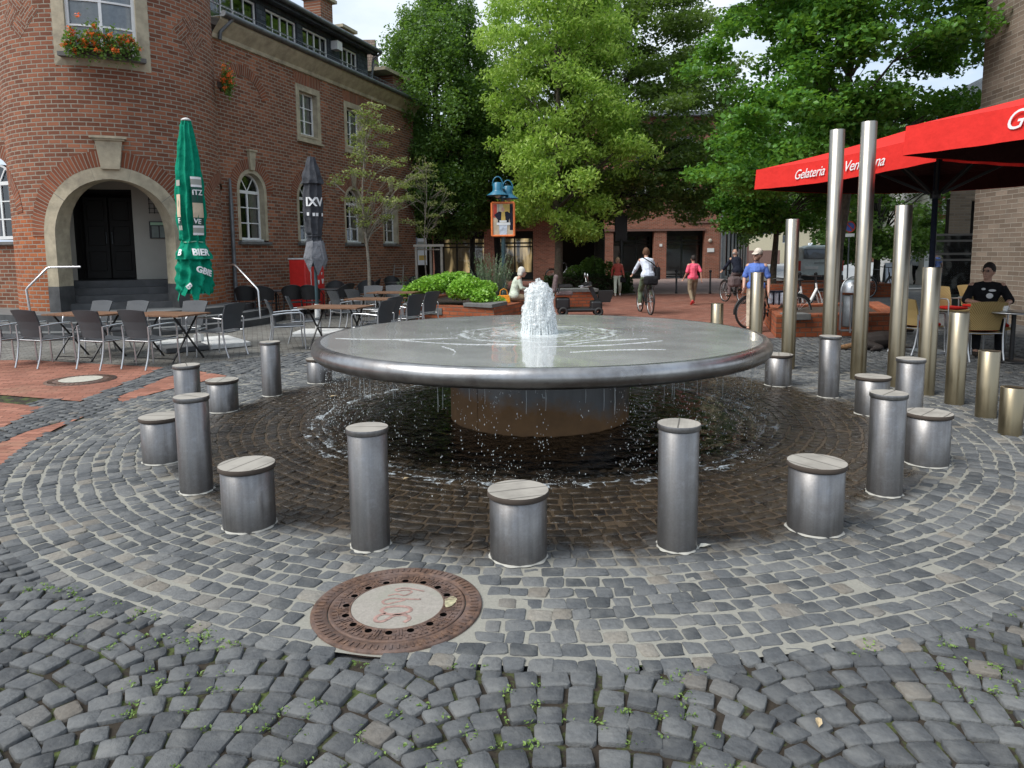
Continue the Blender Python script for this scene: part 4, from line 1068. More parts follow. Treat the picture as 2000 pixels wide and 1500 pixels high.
mb.add([FR(LEN, 0), FR(LEN, 0, -9), FR(LEN, ZT, -9), FR(LEN, ZT)], [(0, 1, 2, 3)], [[(0, 0), (9, 0), (9, ZT), (0, ZT)]])
mb.build('wall', K['brick'], ch)
for c in W4:
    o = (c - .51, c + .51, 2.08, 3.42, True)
    w = glazing(ch, FR, o, -.17, rows=3)
    mb = MB(); surround(mb, FR, o, .11, -.2, .006); mb.build('stone_surround', K['sandstone'], w)
    mb = MB(); slab(mb, FR, c - .66, c + .66, 1.97, 2.04, -.2, .10); mb.build('sill', K['stonegrey'], w)
    mb = MB(); slab(mb, FR, c - .46, c + .46, 2.045, 2.11, -.2, -.03); mb.build('white_sill', K['whitepaint'], w)
    mb = MB(); z0, z1 = 4.02, 4.52
    vs = [FR(c - .085, z0, .0), FR(c + .085, z0, .0), FR(c + .13, z1, .0), FR(c - .13, z1, .0), FR(c - .085, z0, .07), FR(c + .085, z0, .07), FR(c + .13, z1, .09), FR(c - .13, z1, .09)]
    mb.add(vs, [(4, 5, 6, 7), (0, 1, 5, 4), (1, 2, 6, 5), (2, 3, 7, 6), (3, 0, 4, 7)]); slab(mb, FR, c - .17, c + .17, z1, z1 + .05, 0, .12); mb.build('keystone', K['sandstone'], ch)
for c in W4: mb = MB(); brickarch(mb, FR, c, 3.42, .625, .90, n=.014); mb.build('brick_arch', K['brick_arch'], ch)
mb = MB(); brickarch(mb, FR, 1.05, 5.72, .80, 1.08, R(20), R(160), n=.014); mb.build('brick_arch', K['brick_arch'], ch)
for s0, s1, z0, z1, _ in up:
    c = (s0 + s1) / 2; k = 14; mb = MB()
    for i in range(k):
        a = s0 - .02 + (s1 - s0 + .04) * i / k; b = s0 - .02 + (s1 - s0 + .04) * (i + 1) / k; f = .12
        q = [(c + (a - c), z1 + .004), (c + (b - c), z1 + .004), (c + (b - c) * (1 + f), z1 + .33), (c + (a - c) * (1 + f), z1 + .33)]
        mb.add([FR(*p, .010) for p in q], [(0, 1, 2, 3)], [[(.14, a), (.14, b), (.47, b), (.47, a)]])
    mb.build('brick_arch', K['brick_arch'], ch)
for i, (s0, s1, z0, z1, _) in enumerate(up):
    o = (s0 + .17, s1 - .17, z0 + .19, z1 - .18, False)
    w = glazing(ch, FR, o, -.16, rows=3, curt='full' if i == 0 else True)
    mb = MB(); i_ = outline(o); u = outline((s0, s1, z0, z1, False)); ringface(mb, FR, i_, u, .012); band(mb, FR, i_, .012, -.2); band(mb, FR, u[::-1], .012, 0); mb.build('stone_surround', K['sandstone'], w)
    mb = MB(); slab(mb, FR, s0 - .03, s1 + .03, z0 - .05, z0 + .0, 0, .09); slab(mb, FR, s0 + .15, s1 - .15, z0 + .12, z0 + .185, -.18, .03); mb.build('sill', K['sandstone'], w)
    # opened casement leaf
# cornice, gutter
mb = MB(); prof = [(0, 7.22), (.05, 7.24), (.07, 7.34), (.14, 7.42), (.28, 7.58), (.33, 7.64), (.33, 7.70), (-.3, 7.72)]
for (n0, z0), (n1, z1) in zip(prof[:-1], prof[1:]): mb.add([FR(-.1, z0, n0), FR(LEN + .08, z0, n0), FR(LEN + .08, z1, n1), FR(-.1, z1, n1)], [(0, 1, 2, 3)])
mb.add([FR(LEN + .08, z, n) for n, z in prof] + [FR(LEN + .08, 7.22, -.3)], [tuple(range(len(prof) + 1))])
mb.build('cornice', K['sandstone'], ch)
mb = MB(); mb.tube([FR(-.05, 7.78, .40), FR(LEN + .45, 7.74, .40)], .075, 10); slab(mb, FR, -.05, LEN + .4, 7.705, 7.74, -.3, .42); mb.build('gutter', K['zinc'], ch)
mb = MB(); mb.tube([FR(.1, 7.2, .12), FR(.12, 7.4, .14), FR(.3, 7.74, .40)], .05, 10); mb.build('gutter_elbow', K['zinc'], ch); mb = MB(); mb.tube([FR(.22, .46, .10), FR(.22, 3.0, .10), FR(.22, 3.7, .10)], [.052, .052, .03], 10)
for z in (.9, 2.2, 3.0): mb.tube([FR(.22, z - .02, .10), FR(.22, z + .02, .10)], .062, 10)
mb.build('downpipe', K['zinc'], ch)
# dormer band: slate wall with groups of white windows
D0, D1 = -.3, 8.28; nD = -.30
grp = [(.30, 2.14), (2.55, 4.02), (4.33, 5.72), (6.42, 7.58)]
dops = [(a, b, 7.84, 8.80, False) for a, b in grp]
mb = MB(); S2 = Flat(FR(0, 0, nD), dF, oF); wall(mb, S2, D0, D1, 7.72, 9.0, dops, rev=.14)
mb.add([S2(D1, 7.72), S2(D1, 7.72, -6), S2(D1, 9.0, -6), S2(D1, 9.0)], [(0, 1, 2, 3)], [[(0, 7.7), (6, 7.7), (6, 9), (0, 9)]])
mb.build('slate_wall', K['slate'], ch)
for o in dops: glazing(ch, S2, o, -.06, cols=4, rows=2, fw=.06, curt=None, mw=.035, name='dormer_window')
mb = MB(); slab(mb, FR, D0, D1 + .12, 8.98, 9.10, -6, .10); slab(mb, FR, D0, D1 + .12, 8.90, 8.99, -.1, .06)
mb.add([FR(D0, 9.11, .1), FR(D1 + .12, 9.11, .1), FR(D1 - .2, 9.9, -3.5), FR(D0, 9.9, -3.5)], [(0, 1, 2, 3)], [[(0, 0), (9, 0), (9, 3.6), (0, 3.6)]])
mb.build('roof', K['slate'], ch)
mb = MB(); mb.tube([FR(D0, 9.05, .17), FR(D1 + .16, 9.03, .17)], .07, 10); mb.tube([FR(D1 + .2, 9.0, .14), FR(D1 + .12, 8.75, -.12), FR(D1 + .06, 7.8, -.22)], .045, 8); mb.build('upper_gutter', K['zinc'], ch)
mb = MB(); mb.tube([FR(D0, 8.10, .12), FR(LEN, 8.06, .12)], .010, 6); mb.tube([FR(D0, 7.86, .12), FR(LEN, 7.84, .12)], .008, 6)
s_ = D0
while s_ < LEN: mb.bar(FR(s_, 7.84, .12), FR(s_, 8.09, .12), .010); s_ += .115
mb.build('snow_guard', K['zinc'], ch)
mb = MB(); mb.add([FR(D1, 7.74, .3), FR(LEN + .1, 7.74, .3), FR(LEN - .6, 8.6, -1.4), FR(D1, 8.6, -1.4)], [(0, 1, 2, 3)], [[(0, 0), (2.6, 0), (2.6, 1.9), (0, 1.9)]]); mb.build('slate_apron', K['slate'], ch)
mb = MB(); slab(mb, FR, 10.05, 11.15, 7.76, 8.62, -1.5, -.22); mb.build('parapet', K['brick'], ch)
mb = MB(); slab(mb, FR, 9.2, 11.28, 8.62, 8.74, -1.7, -.08); mb.build('parapet_cap', K['sandstone'], ch)
for s0, zt, n in ((7.05, 10.85, -1.4), (8.75, 10.3, -1.6)):
    mb = MB(); slab(mb, FR, s0, s0 + .75, 9.2, zt - .14, n - .7, n); c_ = mb.build('chimney', K['brick'], ch)
    mb = MB(); slab(mb, FR, s0 - .14, s0 + .89, zt - .14, zt - .03, n - .84, n + .12); mb.build('chimney_cap', K['sandstone'], c_)
mb = MB(); slab(mb, S2, 5.9, 6.2, 8.5, 8.78, 0, .25); mb.build('vent_box', K['whitepaint'], ch)
# tower
hs = 1.50; spr = 2.12
ent = (-hs, hs, .455, spr, True); tw = (-.93, .93, 5.72, 8.4, False)
nst = int
mb = MB(); wall(mb, TW, -R(84) * TR, R(78) * TR, 2.55, 10.5, [(-hs, hs, 2.4, spr, True), tw], reveal=False); band(mb, TW, outline(tw), 0, -.12)
# lower zone uses the fresher brick: from platform to 2.55 beside the arch
mb.build('bay_wall', K['brick'], ch)
zz = 2.55
for sg, s0, s1 in ((-1, -R(84) * TR, -hs), (1, hs, R(78) * TR)):
    mb = MB(); k = 12
    for i in range(k):
        a = s0 + (s1 - s0) * i / k; b = s0 + (s1 - s0) * (i + 1) / k
        mb.add([TW(a, 0), TW(b, 0), TW(b, zz), TW(a, zz)], [(0, 1, 2, 3)], [[(a, 0), (b, 0), (b, zz), (a, zz)]], smooth=True)
    k = 8; pts = [(sg * math.sqrt(max(0, hs ** 2 - (z - spr) ** 2)), z) for z in [spr + (zz - spr) * i / k for i in range(k + 1)]]
    for (a, z), (b, z2) in zip(pts[:-1], pts[1:]): mb.add([TW(a, z), TW(sg * hs, z), TW(sg * hs, z2), TW(b, z2)], [(0, 1, 2, 3)], [[(a, z), (sg * hs, z), (sg * hs, z2), (b, z2)]])
    mb.build('bay_wall_lower', K['brick_new'], ch)
mb = MB(); brickarch(mb, TW, 0, spr, hs + .004, hs + .34, n=.016, k=44)
mb.build('brick_arch', K['brick_arch'], ch)
for c in (-3.35, 3.2): mb = MB(); brickarch(mb, TW, c, 2.55, .95, 1.22, R(5) if c < 0 else R(60), R(120) if c < 0 else R(175), n=.012, k=24); mb.build('brick_arch', K['brick_arch'], ch)
st = MB(); o_in = (-hs + .27, hs - .27, .455, spr, True)
i_ = outline(o_in, 24); u = outline(ent, 24); ringface(st, TW, i_, u, .02); band(st, TW, i_, .02, -.42); band(st, TW, u[::-1], .02, -.02)
st.build('arch_stone', K['sandstone'], ch)
for sg in (-1, 1): mb = MB(); slab(mb, TW, *(sorted((sg * (hs - .275), sg * hs))), .455, 1.02, -.43, .028, 2); mb.build('plinth_block', K['darkstone'], ch)
mb = MB()
for t in (R(38), R(75), R(105), R(142)):     # joints of the arch stones
    for r_ in (1,):
        a = ((hs - .272) * math.cos(t), spr + (hs - .272) * math.sin(t)); b = (hs * math.cos(t), spr + hs * math.sin(t)); dz = .006
        mb.add([TW(a[0], a[1] - dz, .0225), TW(b[0], b[1] - dz, .0225), TW(b[0], b[1] + dz, .0225), TW(a[0], a[1] + dz, .0225)], [(0, 1, 2, 3)])
mb.build('stone_joints', K['stonegrey'], ch)
mb = MB()
vs = [TW(-.17, 3.56, -.1), TW(.17, 3.56, -.1), TW(.25, 4.16, 0), TW(-.25, 4.16, 0), TW(-.17, 3.56, .10), TW(.17, 3.56, .10), TW(.25, 4.16, .13), TW(-.25, 4.16, .13)]
mb.add(vs, [(4, 5, 6, 7), (0, 1, 5, 4), (1, 2, 6, 5), (2, 3, 7, 6), (3, 0, 4, 7)]); slab(mb, TW, -.29, .29, 4.16, 4.20, 0, .16, 3); slab(mb, TW, -.33, .33, 4.20, 4.245, 0, .20, 3)
mb.build('keystone', K['sandstone'], ch)
# bay window
o = (-.68, .68, 5.98, 8.2, False)
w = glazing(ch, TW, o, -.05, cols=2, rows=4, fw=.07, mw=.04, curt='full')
mb = MB(); i_ = [(-.68, 5.98), (0, 5.98), (.68, 5.98), (.68, 8.2), (0, 8.2), (-.68, 8.2)]; u = [(-.93, 5.72), (0, 5.72), (.93, 5.72), (.93, 8.4), (0, 8.4), (-.93, 8.4)]; ringface(mb, TW, i_, u, .015); band(mb, TW, i_, .015, -.1); band(mb, TW, u[::-1], .015, -.01); mb.build('stone_surround', K['sandstone'], w)
mb = MB(); slab(mb, TW, -.80, .80, 5.88, 5.97, -.05, .16, 6); mb.build('sill', K['stonegrey'], w)
# ornamental herringbone diamonds in the brickwork
for c in (-1.75, 2.0):
    mb = MB()
    for ix, iy, q in ((0, 0, 1), (1, 0, 1), (0, 1, 1), (1, 1, 1), (2, 1, 0), (-1, 0, 0), (2, 2, 0)):
        if not q: continue
        a = .36; cx = c + (ix - iy) * a * .74; cz = 6.55 + (ix + iy) * a * .74
        P4 = [(cx, cz - a * .7), (cx + a * .7, cz), (cx, cz + a * .7), (cx - a * .7, cz)]
        vs = [TW(*p, .006) for p in P4]; k = (ix + iy) % 2
        uv = [(0, 0), (.5, 0), (.5, .5), (0, .5)] if k else [(0, 0), (0, .5), (.5, .5), (.5, 0)]
        mb.add(vs, [(0, 1, 2, 3)], [[(p[0] + .1, p[1]) for p in uv]])
        for i in range(4): mb.add([TW(*P4[i], .006), TW(*P4[(i + 1) % 4], .006), TW(*P4[(i + 1) % 4], 0), TW(*P4[i], 0)], [(0, 1, 2, 3)], [[(0, 0), (.1, 0), (.1, .01), (0, .01)]])
    mb.build('herringbone_diamond', K['brick'], ch)
# left wing
LC = -3.32
lw = [(LC - .62, LC + .62, 2.02, 3.42, True)]
mb = MB(); wall(mb, FL, -12, -2.6, 0, 10.5, lw, rev=.26); mb.build('left_wall', K['brick'], ch)
w = glazing(ch, FL, (LC - .45, LC + .45, 2.10, 3.42, True), -.12)
mb = MB(); slab(mb, FL, LC - .66, LC + .66, 1.97, 2.04, -.2, .10); mb.build('sill', K['stonegrey'], w)
mb = MB(); brickarch(mb, FL, LC, 3.42, .625, .92, n=.014); mb.build('left_arch_bricks', K['brick_arch'], ch)
# porch interior
ix, iy = -math.cos(TAX), -math.sin(TAX); rx, ry = iy, -ix
P0 = Vector((TC[0] + TR * math.cos(TAX), TC[1] + TR * math.sin(TAX), 0))
def I(x, y, z): return P0 + Vector((rx * x + ix * y, ry * x + iy * y, z))
mb = MB()
def q4(a, b, c, d): mb.add([I(*a), I(*b), I(*c), I(*d)], [(0, 1, 2, 3)])
zf, zc2 = .455, 4.0
q4((-1.27, .45, zf), (-1.27, 2.3, zf), (-1.27, 2.3, zc2), (-1.27, .45, zc2))
q4((1.27, .45, zf), (1.27, 2.0, zf), (1.27, 2.0, zc2), (1.27, .45, zc2))
q4((.22, 2.0, zf), (1.30, 2.0, zf), (1.30, 2.0, zc2), (.22, 2.0, zc2)); q4((.22, 2.0, zf), (.22, 3.4, zf), (.22, 3.4, zc2), (.22, 2.0, zc2))
q4((-1.3, 2.3, zf), (-1.08, 2.3, zf), (-1.08, 2.3, zc2), (-1.3, 2.3, zc2)); q4((-1.08, 2.3, 3.3), (.22, 2.0, 3.3), (.22, 2.0, zc2), (-1.08, 2.3, zc2))
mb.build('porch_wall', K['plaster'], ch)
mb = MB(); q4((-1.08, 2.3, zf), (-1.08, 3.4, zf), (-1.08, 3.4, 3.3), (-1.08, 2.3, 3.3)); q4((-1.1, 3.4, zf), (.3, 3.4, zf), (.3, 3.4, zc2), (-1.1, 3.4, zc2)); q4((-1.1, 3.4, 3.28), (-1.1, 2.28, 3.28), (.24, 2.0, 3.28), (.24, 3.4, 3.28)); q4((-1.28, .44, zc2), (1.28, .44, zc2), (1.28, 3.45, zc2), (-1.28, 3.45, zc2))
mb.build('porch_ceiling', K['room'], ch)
K['door'] = M_plain('dark stained door', (.010, .007, .005), .6, var=.3)
for dx0 in (-1.0, -.43):
    mb = MB(); M_ = Matrix(((rx, ix, 0), (ry, iy, 0), (0, 0, 1))); mb.box(I(dx0 + .28, 3.30, 2.15), (.55, .06, 2.1), M=M_)
    for zz_ in (1.55, 2.2, 2.85): mb.box(I(dx0 + .28, 3.26, zz_), (.38, .03, .5), M=M_)
    dr = mb.build('door', K['door'], ch, bevel=.01); mb = MB(); mb.tube([I(dx0 + (.5 if dx0 < -.9 else .06), 3.2, 2.0), I(dx0 + (.5 if dx0 < -.9 else .06), 3.2, 2.3)], .012, 8); mb.build('handle', K['zinc'], dr)
mb = MB()
for i in range(4):
    y0 = .55 + i * .30; z = zf + .16 * (i + 1)
    P = [I(-1.29, y0, z), I(1.29, y0, z), I(1.29, 3.4, z), I(-1.29, 3.4, z), I(-1.29, y0, zf), I(1.29, y0, zf)]
    mb.add(P, [(0, 1, 2, 3), (4, 5, 1, 0)])
mb.build('porch_steps', K['darkstone'], ch)
ms = MB(); c_ = I(.88, 1.96, 2.32); M_ = Matrix(((rx, ix, 0), (ry, iy, 0), (0, 0, 1)))
ms.box(c_, (.62, .06, .42), M=M_); sg_ = ms.build('menu_box', K['black'], ch)
ms = MB(); ms.box(I(.88, 1.922, 2.47), (.56, .01, .07), M=M_); ms.build('menu_header', M_plain('pale green lit strip', (.35, .55, .38), .5), sg_)
ms = MB()
for i in (-1, 0, 1): ms.box(I(.88 + i * .18, 1.922, 2.27), (.15, .01, .28), M=M_)
ms.build('menu_sheet', M_plain('menu paper', (.20, .24, .22), .6), sg_)
ms = MB()
for i in range(6): ms.bar(I(.60 + i * .11, 1.93, 2.72), I(.60 + i * .11, 1.93, 3.5), .014)
for i in range(8): ms.bar(I(.58, 1.93, 2.74 + i * .11), I(1.17, 1.93, 2.74 + i * .11), .014)
ms.build('iron_grille', K['black'], ch)
for sx in (-1, 1):
    ms = MB(); ms.tube([I(sx * 1.20, .9, 1.55), I(sx * 1.20, 2.0, 2.15)], .022, 8); ms.sphere(I(sx * 1.20, 2.0, 2.17), .045); ms.build('porch_handrail', K['black'], ch)
# curved outer steps
for i, (r_, z1) in enumerate(((3.78, .152), (3.42, .303), (3.05, .455))):
    mb = MB(); k = 72; a0, a1 = R(-160), R(10)
    vs = []; 
    for j in range(k + 1):
        a = a0 + (a1 - a0) * j / k; vs += [(TC[0] + r_ * math.cos(a), TC[1] + r_ * math.sin(a), 0), (TC[0] + r_ * math.cos(a), TC[1] + r_ * math.sin(a), z1), (TC[0] + (r_ - .62) * math.cos(a), TC[1] + (r_ - .62) * math.sin(a), z1 + .001), (TC[0] + .5 * math.cos(a), TC[1] + .5 * math.sin(a), z1 + .001)]
    mb.cur = 0; fs0 = [(4 * j, 4 * j + 4, 4 * j + 5, 4 * j + 1) for j in range(k)]
    fs1 = [(4 * j + 1, 4 * j + 5, 4 * j + 6, 4 * j + 2) for j in range(k)] + ([(4 * j + 2, 4 * j + 6, 4 * j + 7, 4 * j + 3) for j in range(k)] if i == 2 else [])
    mb.add(vs, fs0); mb.cur = 1; mb.add(vs, fs1); mb.build('entrance_step', [K['darkstone'], K['stepgrey']], ch)
# hand rails
def rail(pts, label):
    mb = MB_(); mb.tube(pts, .024, 10); o = mb.build('hand_rail', K['chrome']); tag(o, label, 'handrail', 'steel handrails of the entrance steps'); return o
rail([(-10.35, 15.05, .40), (-10.40, 15.05, .98), (-10.36, 15.06, 1.03), (-9.98, 15.15, 1.43), (-9.92, 15.17, 1.45), (-9.35, 15.3, 1.45)], 'bent steel handrail left of the entrance arch')
rail([(-7.35, 17.6, 1.44), (-6.82, 17.3, 1.44), (-6.76, 17.27, 1.42), (-6.12, 16.9, .86), (-6.09, 16.88, .80), (-6.07, 16.87, .14)], 'bent steel handrail right of the entrance steps, before the black chairs')
# flower boxes
def flowers(S, c, z, w, nn, label, seed, hgt=.34, n0=.18):
    root = thing('flower_box', label, 'flower box', tuple(S(c, z, n0)), group='geranium boxes on the corner building')
    mb = MB(); k = 4; slab(mb, S, c - w * .8, c + w * .8, z, z + .14, n0 - .07, n0 + .07, k); mb.build('planter_box', K['soil'], root)
    g = np.random.default_rng(seed); off = np.array(root.location)
    def pts(n, so=1.):
        a = g.uniform(-1, 1, n); hh = (1 - a * a) ** .5
        P = np.array([tuple(S(c + a_ * w * so, z + .10 + g.normal(.04, .11) * (.6 + h_) + (h_ - .5) * hgt * .3, n0 + .04 + abs(g.normal(0, .10)))) for a_, h_ in zip(a, hh)]); return P - off
    leaves('foliage', pts(nn), .062, K['leaf_horn'], g, .4, parent=root, aspect=.9)
    cl = pts(int(nn * .035), 1.05) + np.array([0, 0, .06]); cl = np.repeat(cl, 26, 0) + g.normal(0, .028, (len(cl) * 26, 3))
    leaves('blossom', cl, .040, K['petal'], g, .3, parent=root, aspect=1.)
flowers(TW, .02, 5.92, .62, 1500, 'window box overflowing with red geraniums on the sill above the entrance arch', 3, n0=.22)
flowers(TW, 3.25, 5.85, .30, 800, 'smaller box of red geraniums at the right edge of the round bay', 5, n0=.16)
MB = MB_
# tiled roof of a house behind
hb = thing('house', 'brown tiled roof of a house just behind the corner building', 'house', (-7.7, 36, 0))
mb = MB(); mb.box((0, 0, 4.75), (1.6, 4, 9.5), uv=True); mb.build('wall', K['brick_bg'], hb)
mb = MB(); mb.add([(-1.0, -2.3, 9.4), (1.1, -2.3, 9.4), (1.1, 0, 12.2), (-1.0, 0, 12.2), (1.1, 2.3, 9.4), (-1.0, 2.3, 9.4)], [(0, 1, 2, 3), (3, 2, 4, 5), (1, 4, 2), (0, 3, 5)], [[(0, 0), (5.6, 0), (5.6, 3.6), (0, 3.6)], [(0, 0), (5.6, 0), (5.6, 3.6), (0, 3.6)], [(0, 0), (1, 0), (1, 1)], [(0, 0), (1, 0), (1, 1)]]); mb.build('roof', K['tile'], hb)
# ------------------------------------------------------------------ cafe furniture on the left
def wicker_chair(loc, rz, label, group, mat='wicker', frame_mat='aluminium', cushion=None, arms=True):
    t = thing('wicker_chair', label, 'chair', loc, rz, group)
    def plate(w0, w1, pts, th, name, m, bow=.02):
        mb = MB(); k = 8; n = len(pts); vs = []
        for side in (0, 1):
            for j, (y, z) in enumerate(pts):
                w = w0 + (w1 - w0) * j / (n - 1)
                yy = y + (th if side else 0) * (1 if name != 'seat' else 0); zz = z - (th if side else 0) * (1 if name == 'seat' else 0)
                for i in range(k + 1):
                    x = (-.5 + i / k) * w; c_ = bow * (1 - (2 * i / k - 1) ** 2)
                    vs.append((x, yy - (c_ if name != 'seat' else 0), zz - (c_ if name == 'seat' else 0) + (.018 * (1 - (2 * i / k - 1) ** 2) if (name != 'seat' and j == n - 1) else 0)))
        fs = []; W = k + 1; S = n * W
        for j in range(n - 1):
            for i in range(k):
                a = j * W + i; fs += [(a, a + 1, a + W + 1, a + W), (S + a, S + a + W, S + a + W + 1, S + a + 1)]
        for i in range(k): fs += [(i, S + i, S + i + 1, i + 1), ((n - 1) * W + i, (n - 1) * W + i + 1, S + (n - 1) * W + i + 1, S + (n - 1) * W + i)]
        for j in range(n - 1): fs += [(j * W, j * W + W, S + j * W + W, S + j * W), (j * W + k, S + j * W + k, S + j * W + W + k, j * W + W + k)]
        mb.add(vs, fs, smooth=False); return mb.build(name, m, t)
    plate(.44, .46, [(-.22, .44), (-.05, .43), (.12, .435), (.24, .45), (.26, .435)], .030, 'seat', K[mat])
    plate(.43, .50, [(-.225, .46), (-.245, .58), (-.275, .70), (-.315, .80), (-.345, .87)], .022, 'backrest', K[mat], .035)
    if cushion: mb = MB(); mb.box((0, .01, .467), (.43, .43, .045)); mb.build('cushion', K[cushion], t, bevel=.015)
    fm = K[frame_mat]
    for s in (-1, 1):
        mb = MB(); pts = [(s * .265, .27, 0), (s * .262, .255, .25), (s * .262, .25, .58), (s * .262, .235, .635), (s * .262, .20, .655), (s * .262, -.02, .655), (s * .258, -.26, .635)]
        if not arms: pts = pts[:3]
        mb.tube(pts, .0135, 8); mb.build('leg', fm, t)
        mb = MB(); mb.tube([(s * .235, -.345, 0), (s * .24, -.295, .16), (s * .245, -.262, .36), (s * .25, -.262, .50), (s * .255, -.27, .64)], .0135, 8); mb.build('leg', fm, t)
    mb = MB(); mb.tube([(-.25, .23, .415), (.25, .23, .415)], .010, 6); mb.tube([(-.25, -.25, .415), (.25, -.25, .415)], .010, 6)
    for s in (-1, 1): mb.tube([(s * .255, -.26, .42), (s * .255, .25, .42)], .010, 6)
    mb.build('seat_frame', fm, t)
    return t
G1 = 'charcoal wicker chairs on the cafe terrace'
CH = [((-7.90, 10.90, 0), -20, 'charcoal wicker armchair cut off by the left edge of the photo, nearest table row'),
      ((-7.20, 10.77, 0), -20, 'charcoal wicker armchair seen from behind, second in the front row, on the left'),
      ((-6.15, 10.57, 0), -20, 'charcoal wicker armchair seen from behind, third in the front row, behind the pale manhole'),
      ((-5.46, 10.53, 0), -20, 'charcoal wicker armchair seen from behind, last of the front row, at the right table'),
      ((-7.45, 12.25, 0), 158, 'charcoal wicker chair across the left table, left one in front of the entrance steps'),
      ((-6.72, 12.10, 0), 160, 'charcoal wicker chair across the left table, second before the entrance steps'),
      ((-5.62, 11.95, 0), 165, 'charcoal wicker chair behind the table beside the green parasol'),
      ((-4.86, 11.62, 0), 72, 'charcoal wicker armchair at the right end of the table, right of the green parasol'),
      ((-3.98, 12.40, 0), -68, 'charcoal wicker armchair facing right, at the left end of the table beyond the green parasol'),
      ((-3.92, 13.35, 0), -75, 'charcoal wicker armchair behind the one facing right, left of the grey parasol foot'),
      ((-2.40, 12.05, 0), 68, 'black-backed armchair facing left, nearest to the rim of the fountain bowl'),
      ((-2.42, 12.95, 0), 66, 'black-backed armchair facing left, just behind the one nearest the bowl'),
      ((-2.12, 13.75, 0), 60, 'black-backed armchair facing left, third from the bowl'),
      ((-1.92, 14.75, 0), 60, 'black-backed armchair facing left, beside the brick planter'),
      ((-3.62, 15.35, 0), -50, 'charcoal wicker chair left of the second table, right of the grey parasol'),
      ((-3.38, 16.0, 0), -40, 'charcoal wicker chair behind the second table, further from the grey parasol'),
      ((-3.50, 17.2, 0), 170, 'charcoal wicker chair with its back towards the third table, on the left'),
      ((-2.95, 17.35, 0), 175, 'charcoal wicker chair with its back towards the third table, on the right')]
c0 = wicker_chair(CH[0][0], R(CH[0][1]), CH[0][2], G1)
for l, a, lb in CH[1:]: dup(c0, l, R(a), lb)
def cafe_table(loc, rz, label, w=1.15, d=.70):
    t = thing('folding_table', label, 'table', loc, rz, 'wooden folding tables on the terrace')
    mb = MB(); k = 8
    for i in range(k): mb.box(((-.5 + (i + .5) / k) * w, 0, .735), (w / k - .006, d, .024))
    mb.box((0, 0, .728), (w, d - .02, .014)); mb.build('tabletop', K['wood_top'], t)
    for s in (-1, 1):
        mb = MB(); x = s * w * .33
        mb.bar((x, -d * .46, 0), (x + .0, d * .38, .72), .022, .022); mb.bar((x + s * .03, d * .46, 0), (x + s * .03, -d * .38, .72), .022, .022)
        mb.build('crossed_legs', K['black'], t)
    mb = MB(); mb.bar((-w * .33, 0, .36), (w * .33, 0, .36), .016); mb.bar((-w * .33, -d * .4, .06), (w * .33, -d * .4, .06), .014); mb.build('brace', K['black'], t)
    return t
t0 = cafe_table((-6.95, 11.45, 0), R(-18), 'brown wooden folding table at the left, among the chairs seen from behind')
for l, a, lb in (((-5.55, 11.22, 0), -18, 'brown wooden folding table beside the foot of the green parasol'), ((-3.12, 12.45, 0), -15, 'brown wooden folding table between the two parasols and the bowl'),
                 ((-2.82, 14.6, 0), -12, 'second brown folding table, right of the grey parasol pole'), ((-2.85, 17.0, 0), -10, 'farthest brown folding table, next to the lime green shrubs')): dup(t0, l, R(a), lb)
# black garden chairs and tables along the wall
def black_chair(loc, rz, label):
    t = thing('black_chair', label, 'chair', loc, rz, 'black garden chairs along the brick wall')
    mb = MB(); mb.lathe([(0, .43), (.22, .43), (.24, .445), (.22, .46), (0, .46)], n=20); mb.build('seat', K['blackmesh'], t)
    mb = MB(); n = 14; vs = []
    for i in range(n + 1):
        a = R(-170 + 160 * i / n); top = .90 - .16 * abs(i / n * 2 - 1) ** 2
        vs += [(.23 * math.cos(a), .23 * math.sin(a), .52), (.27 * math.cos(a), .27 * math.sin(a) - .05, top - .01)]
    mb.add(vs, [(2 * i, 2 * i + 2, 2 * i + 3, 2 * i + 1) for i in range(n)] , smooth=True); mb.build('backrest', K['blackmesh'], t)
    mb = MB(); pts = [(.25, .16, .62)] + [(.275 * math.cos(R(-10 - 160 * i / 12)), .275 * math.sin(R(-10 - 160 * i / 12)) - .05, .90 - .16 * abs(i / 6 - 1) ** 2) for i in range(13)] + [(-.25, .16, .62)]
    mb.tube(pts, .013, 6); mb.build('back_frame', K['black'], t)
    for sx, sy in ((-1, 1), (1, 1), (-1, -1), (1, -1)):
        mb = MB(); mb.tube([(sx * .26, sy * .24, 0), (sx * .22, sy * .18, .44), (sx * .24, .16 * sy, .62 if sy > 0 else .52)], .012, 6); mb.build('leg', K['black'], t)
    return t
BC = [((-6.80, 18.0, 0), 10, 'black garden chair nearest the steps, below the downpipe'), ((-6.25, 17.9, 0), -10, 'second black garden chair from the steps along the wall'), ((-5.68, 18.2, 0), 15, 'black garden chair in front of the red box'),
      ((-5.15, 18.1, 0), -5, 'black garden chair just left of the grey parasol pole'), ((-4.55, 18.9, 0), 60, 'black garden chair right of the grey parasol pole'), ((-5.1, 20.3, 0), 190, 'black garden chair by the wall behind the grey parasol'),
      ((-4.3, 20.6, 0), 170, 'black garden chair between the grey parasol and the young tree'), ((-4.5, 22.5, 0), 100, 'black garden chair left of the young tree trunk, by the wall'), ((-4.1, 24.2, 0), 200, 'black garden chair right of the young tree, far along the wall'),
      ((-3.4, 22.6, 0), 80, 'black garden chair right of the young tree trunk, nearer'), ((-3.55, 25.3, 0), 150, 'black garden chair at the far corner of the brick wall'), ((-2.9, 24.0, 0), 90, 'black garden chair beside the far table at the corner')]
b0 = black_chair(BC[0][0], R(BC[0][1]), BC[0][2])
for l, a, lb in BC[1:]: dup(b0, l, R(a), lb)
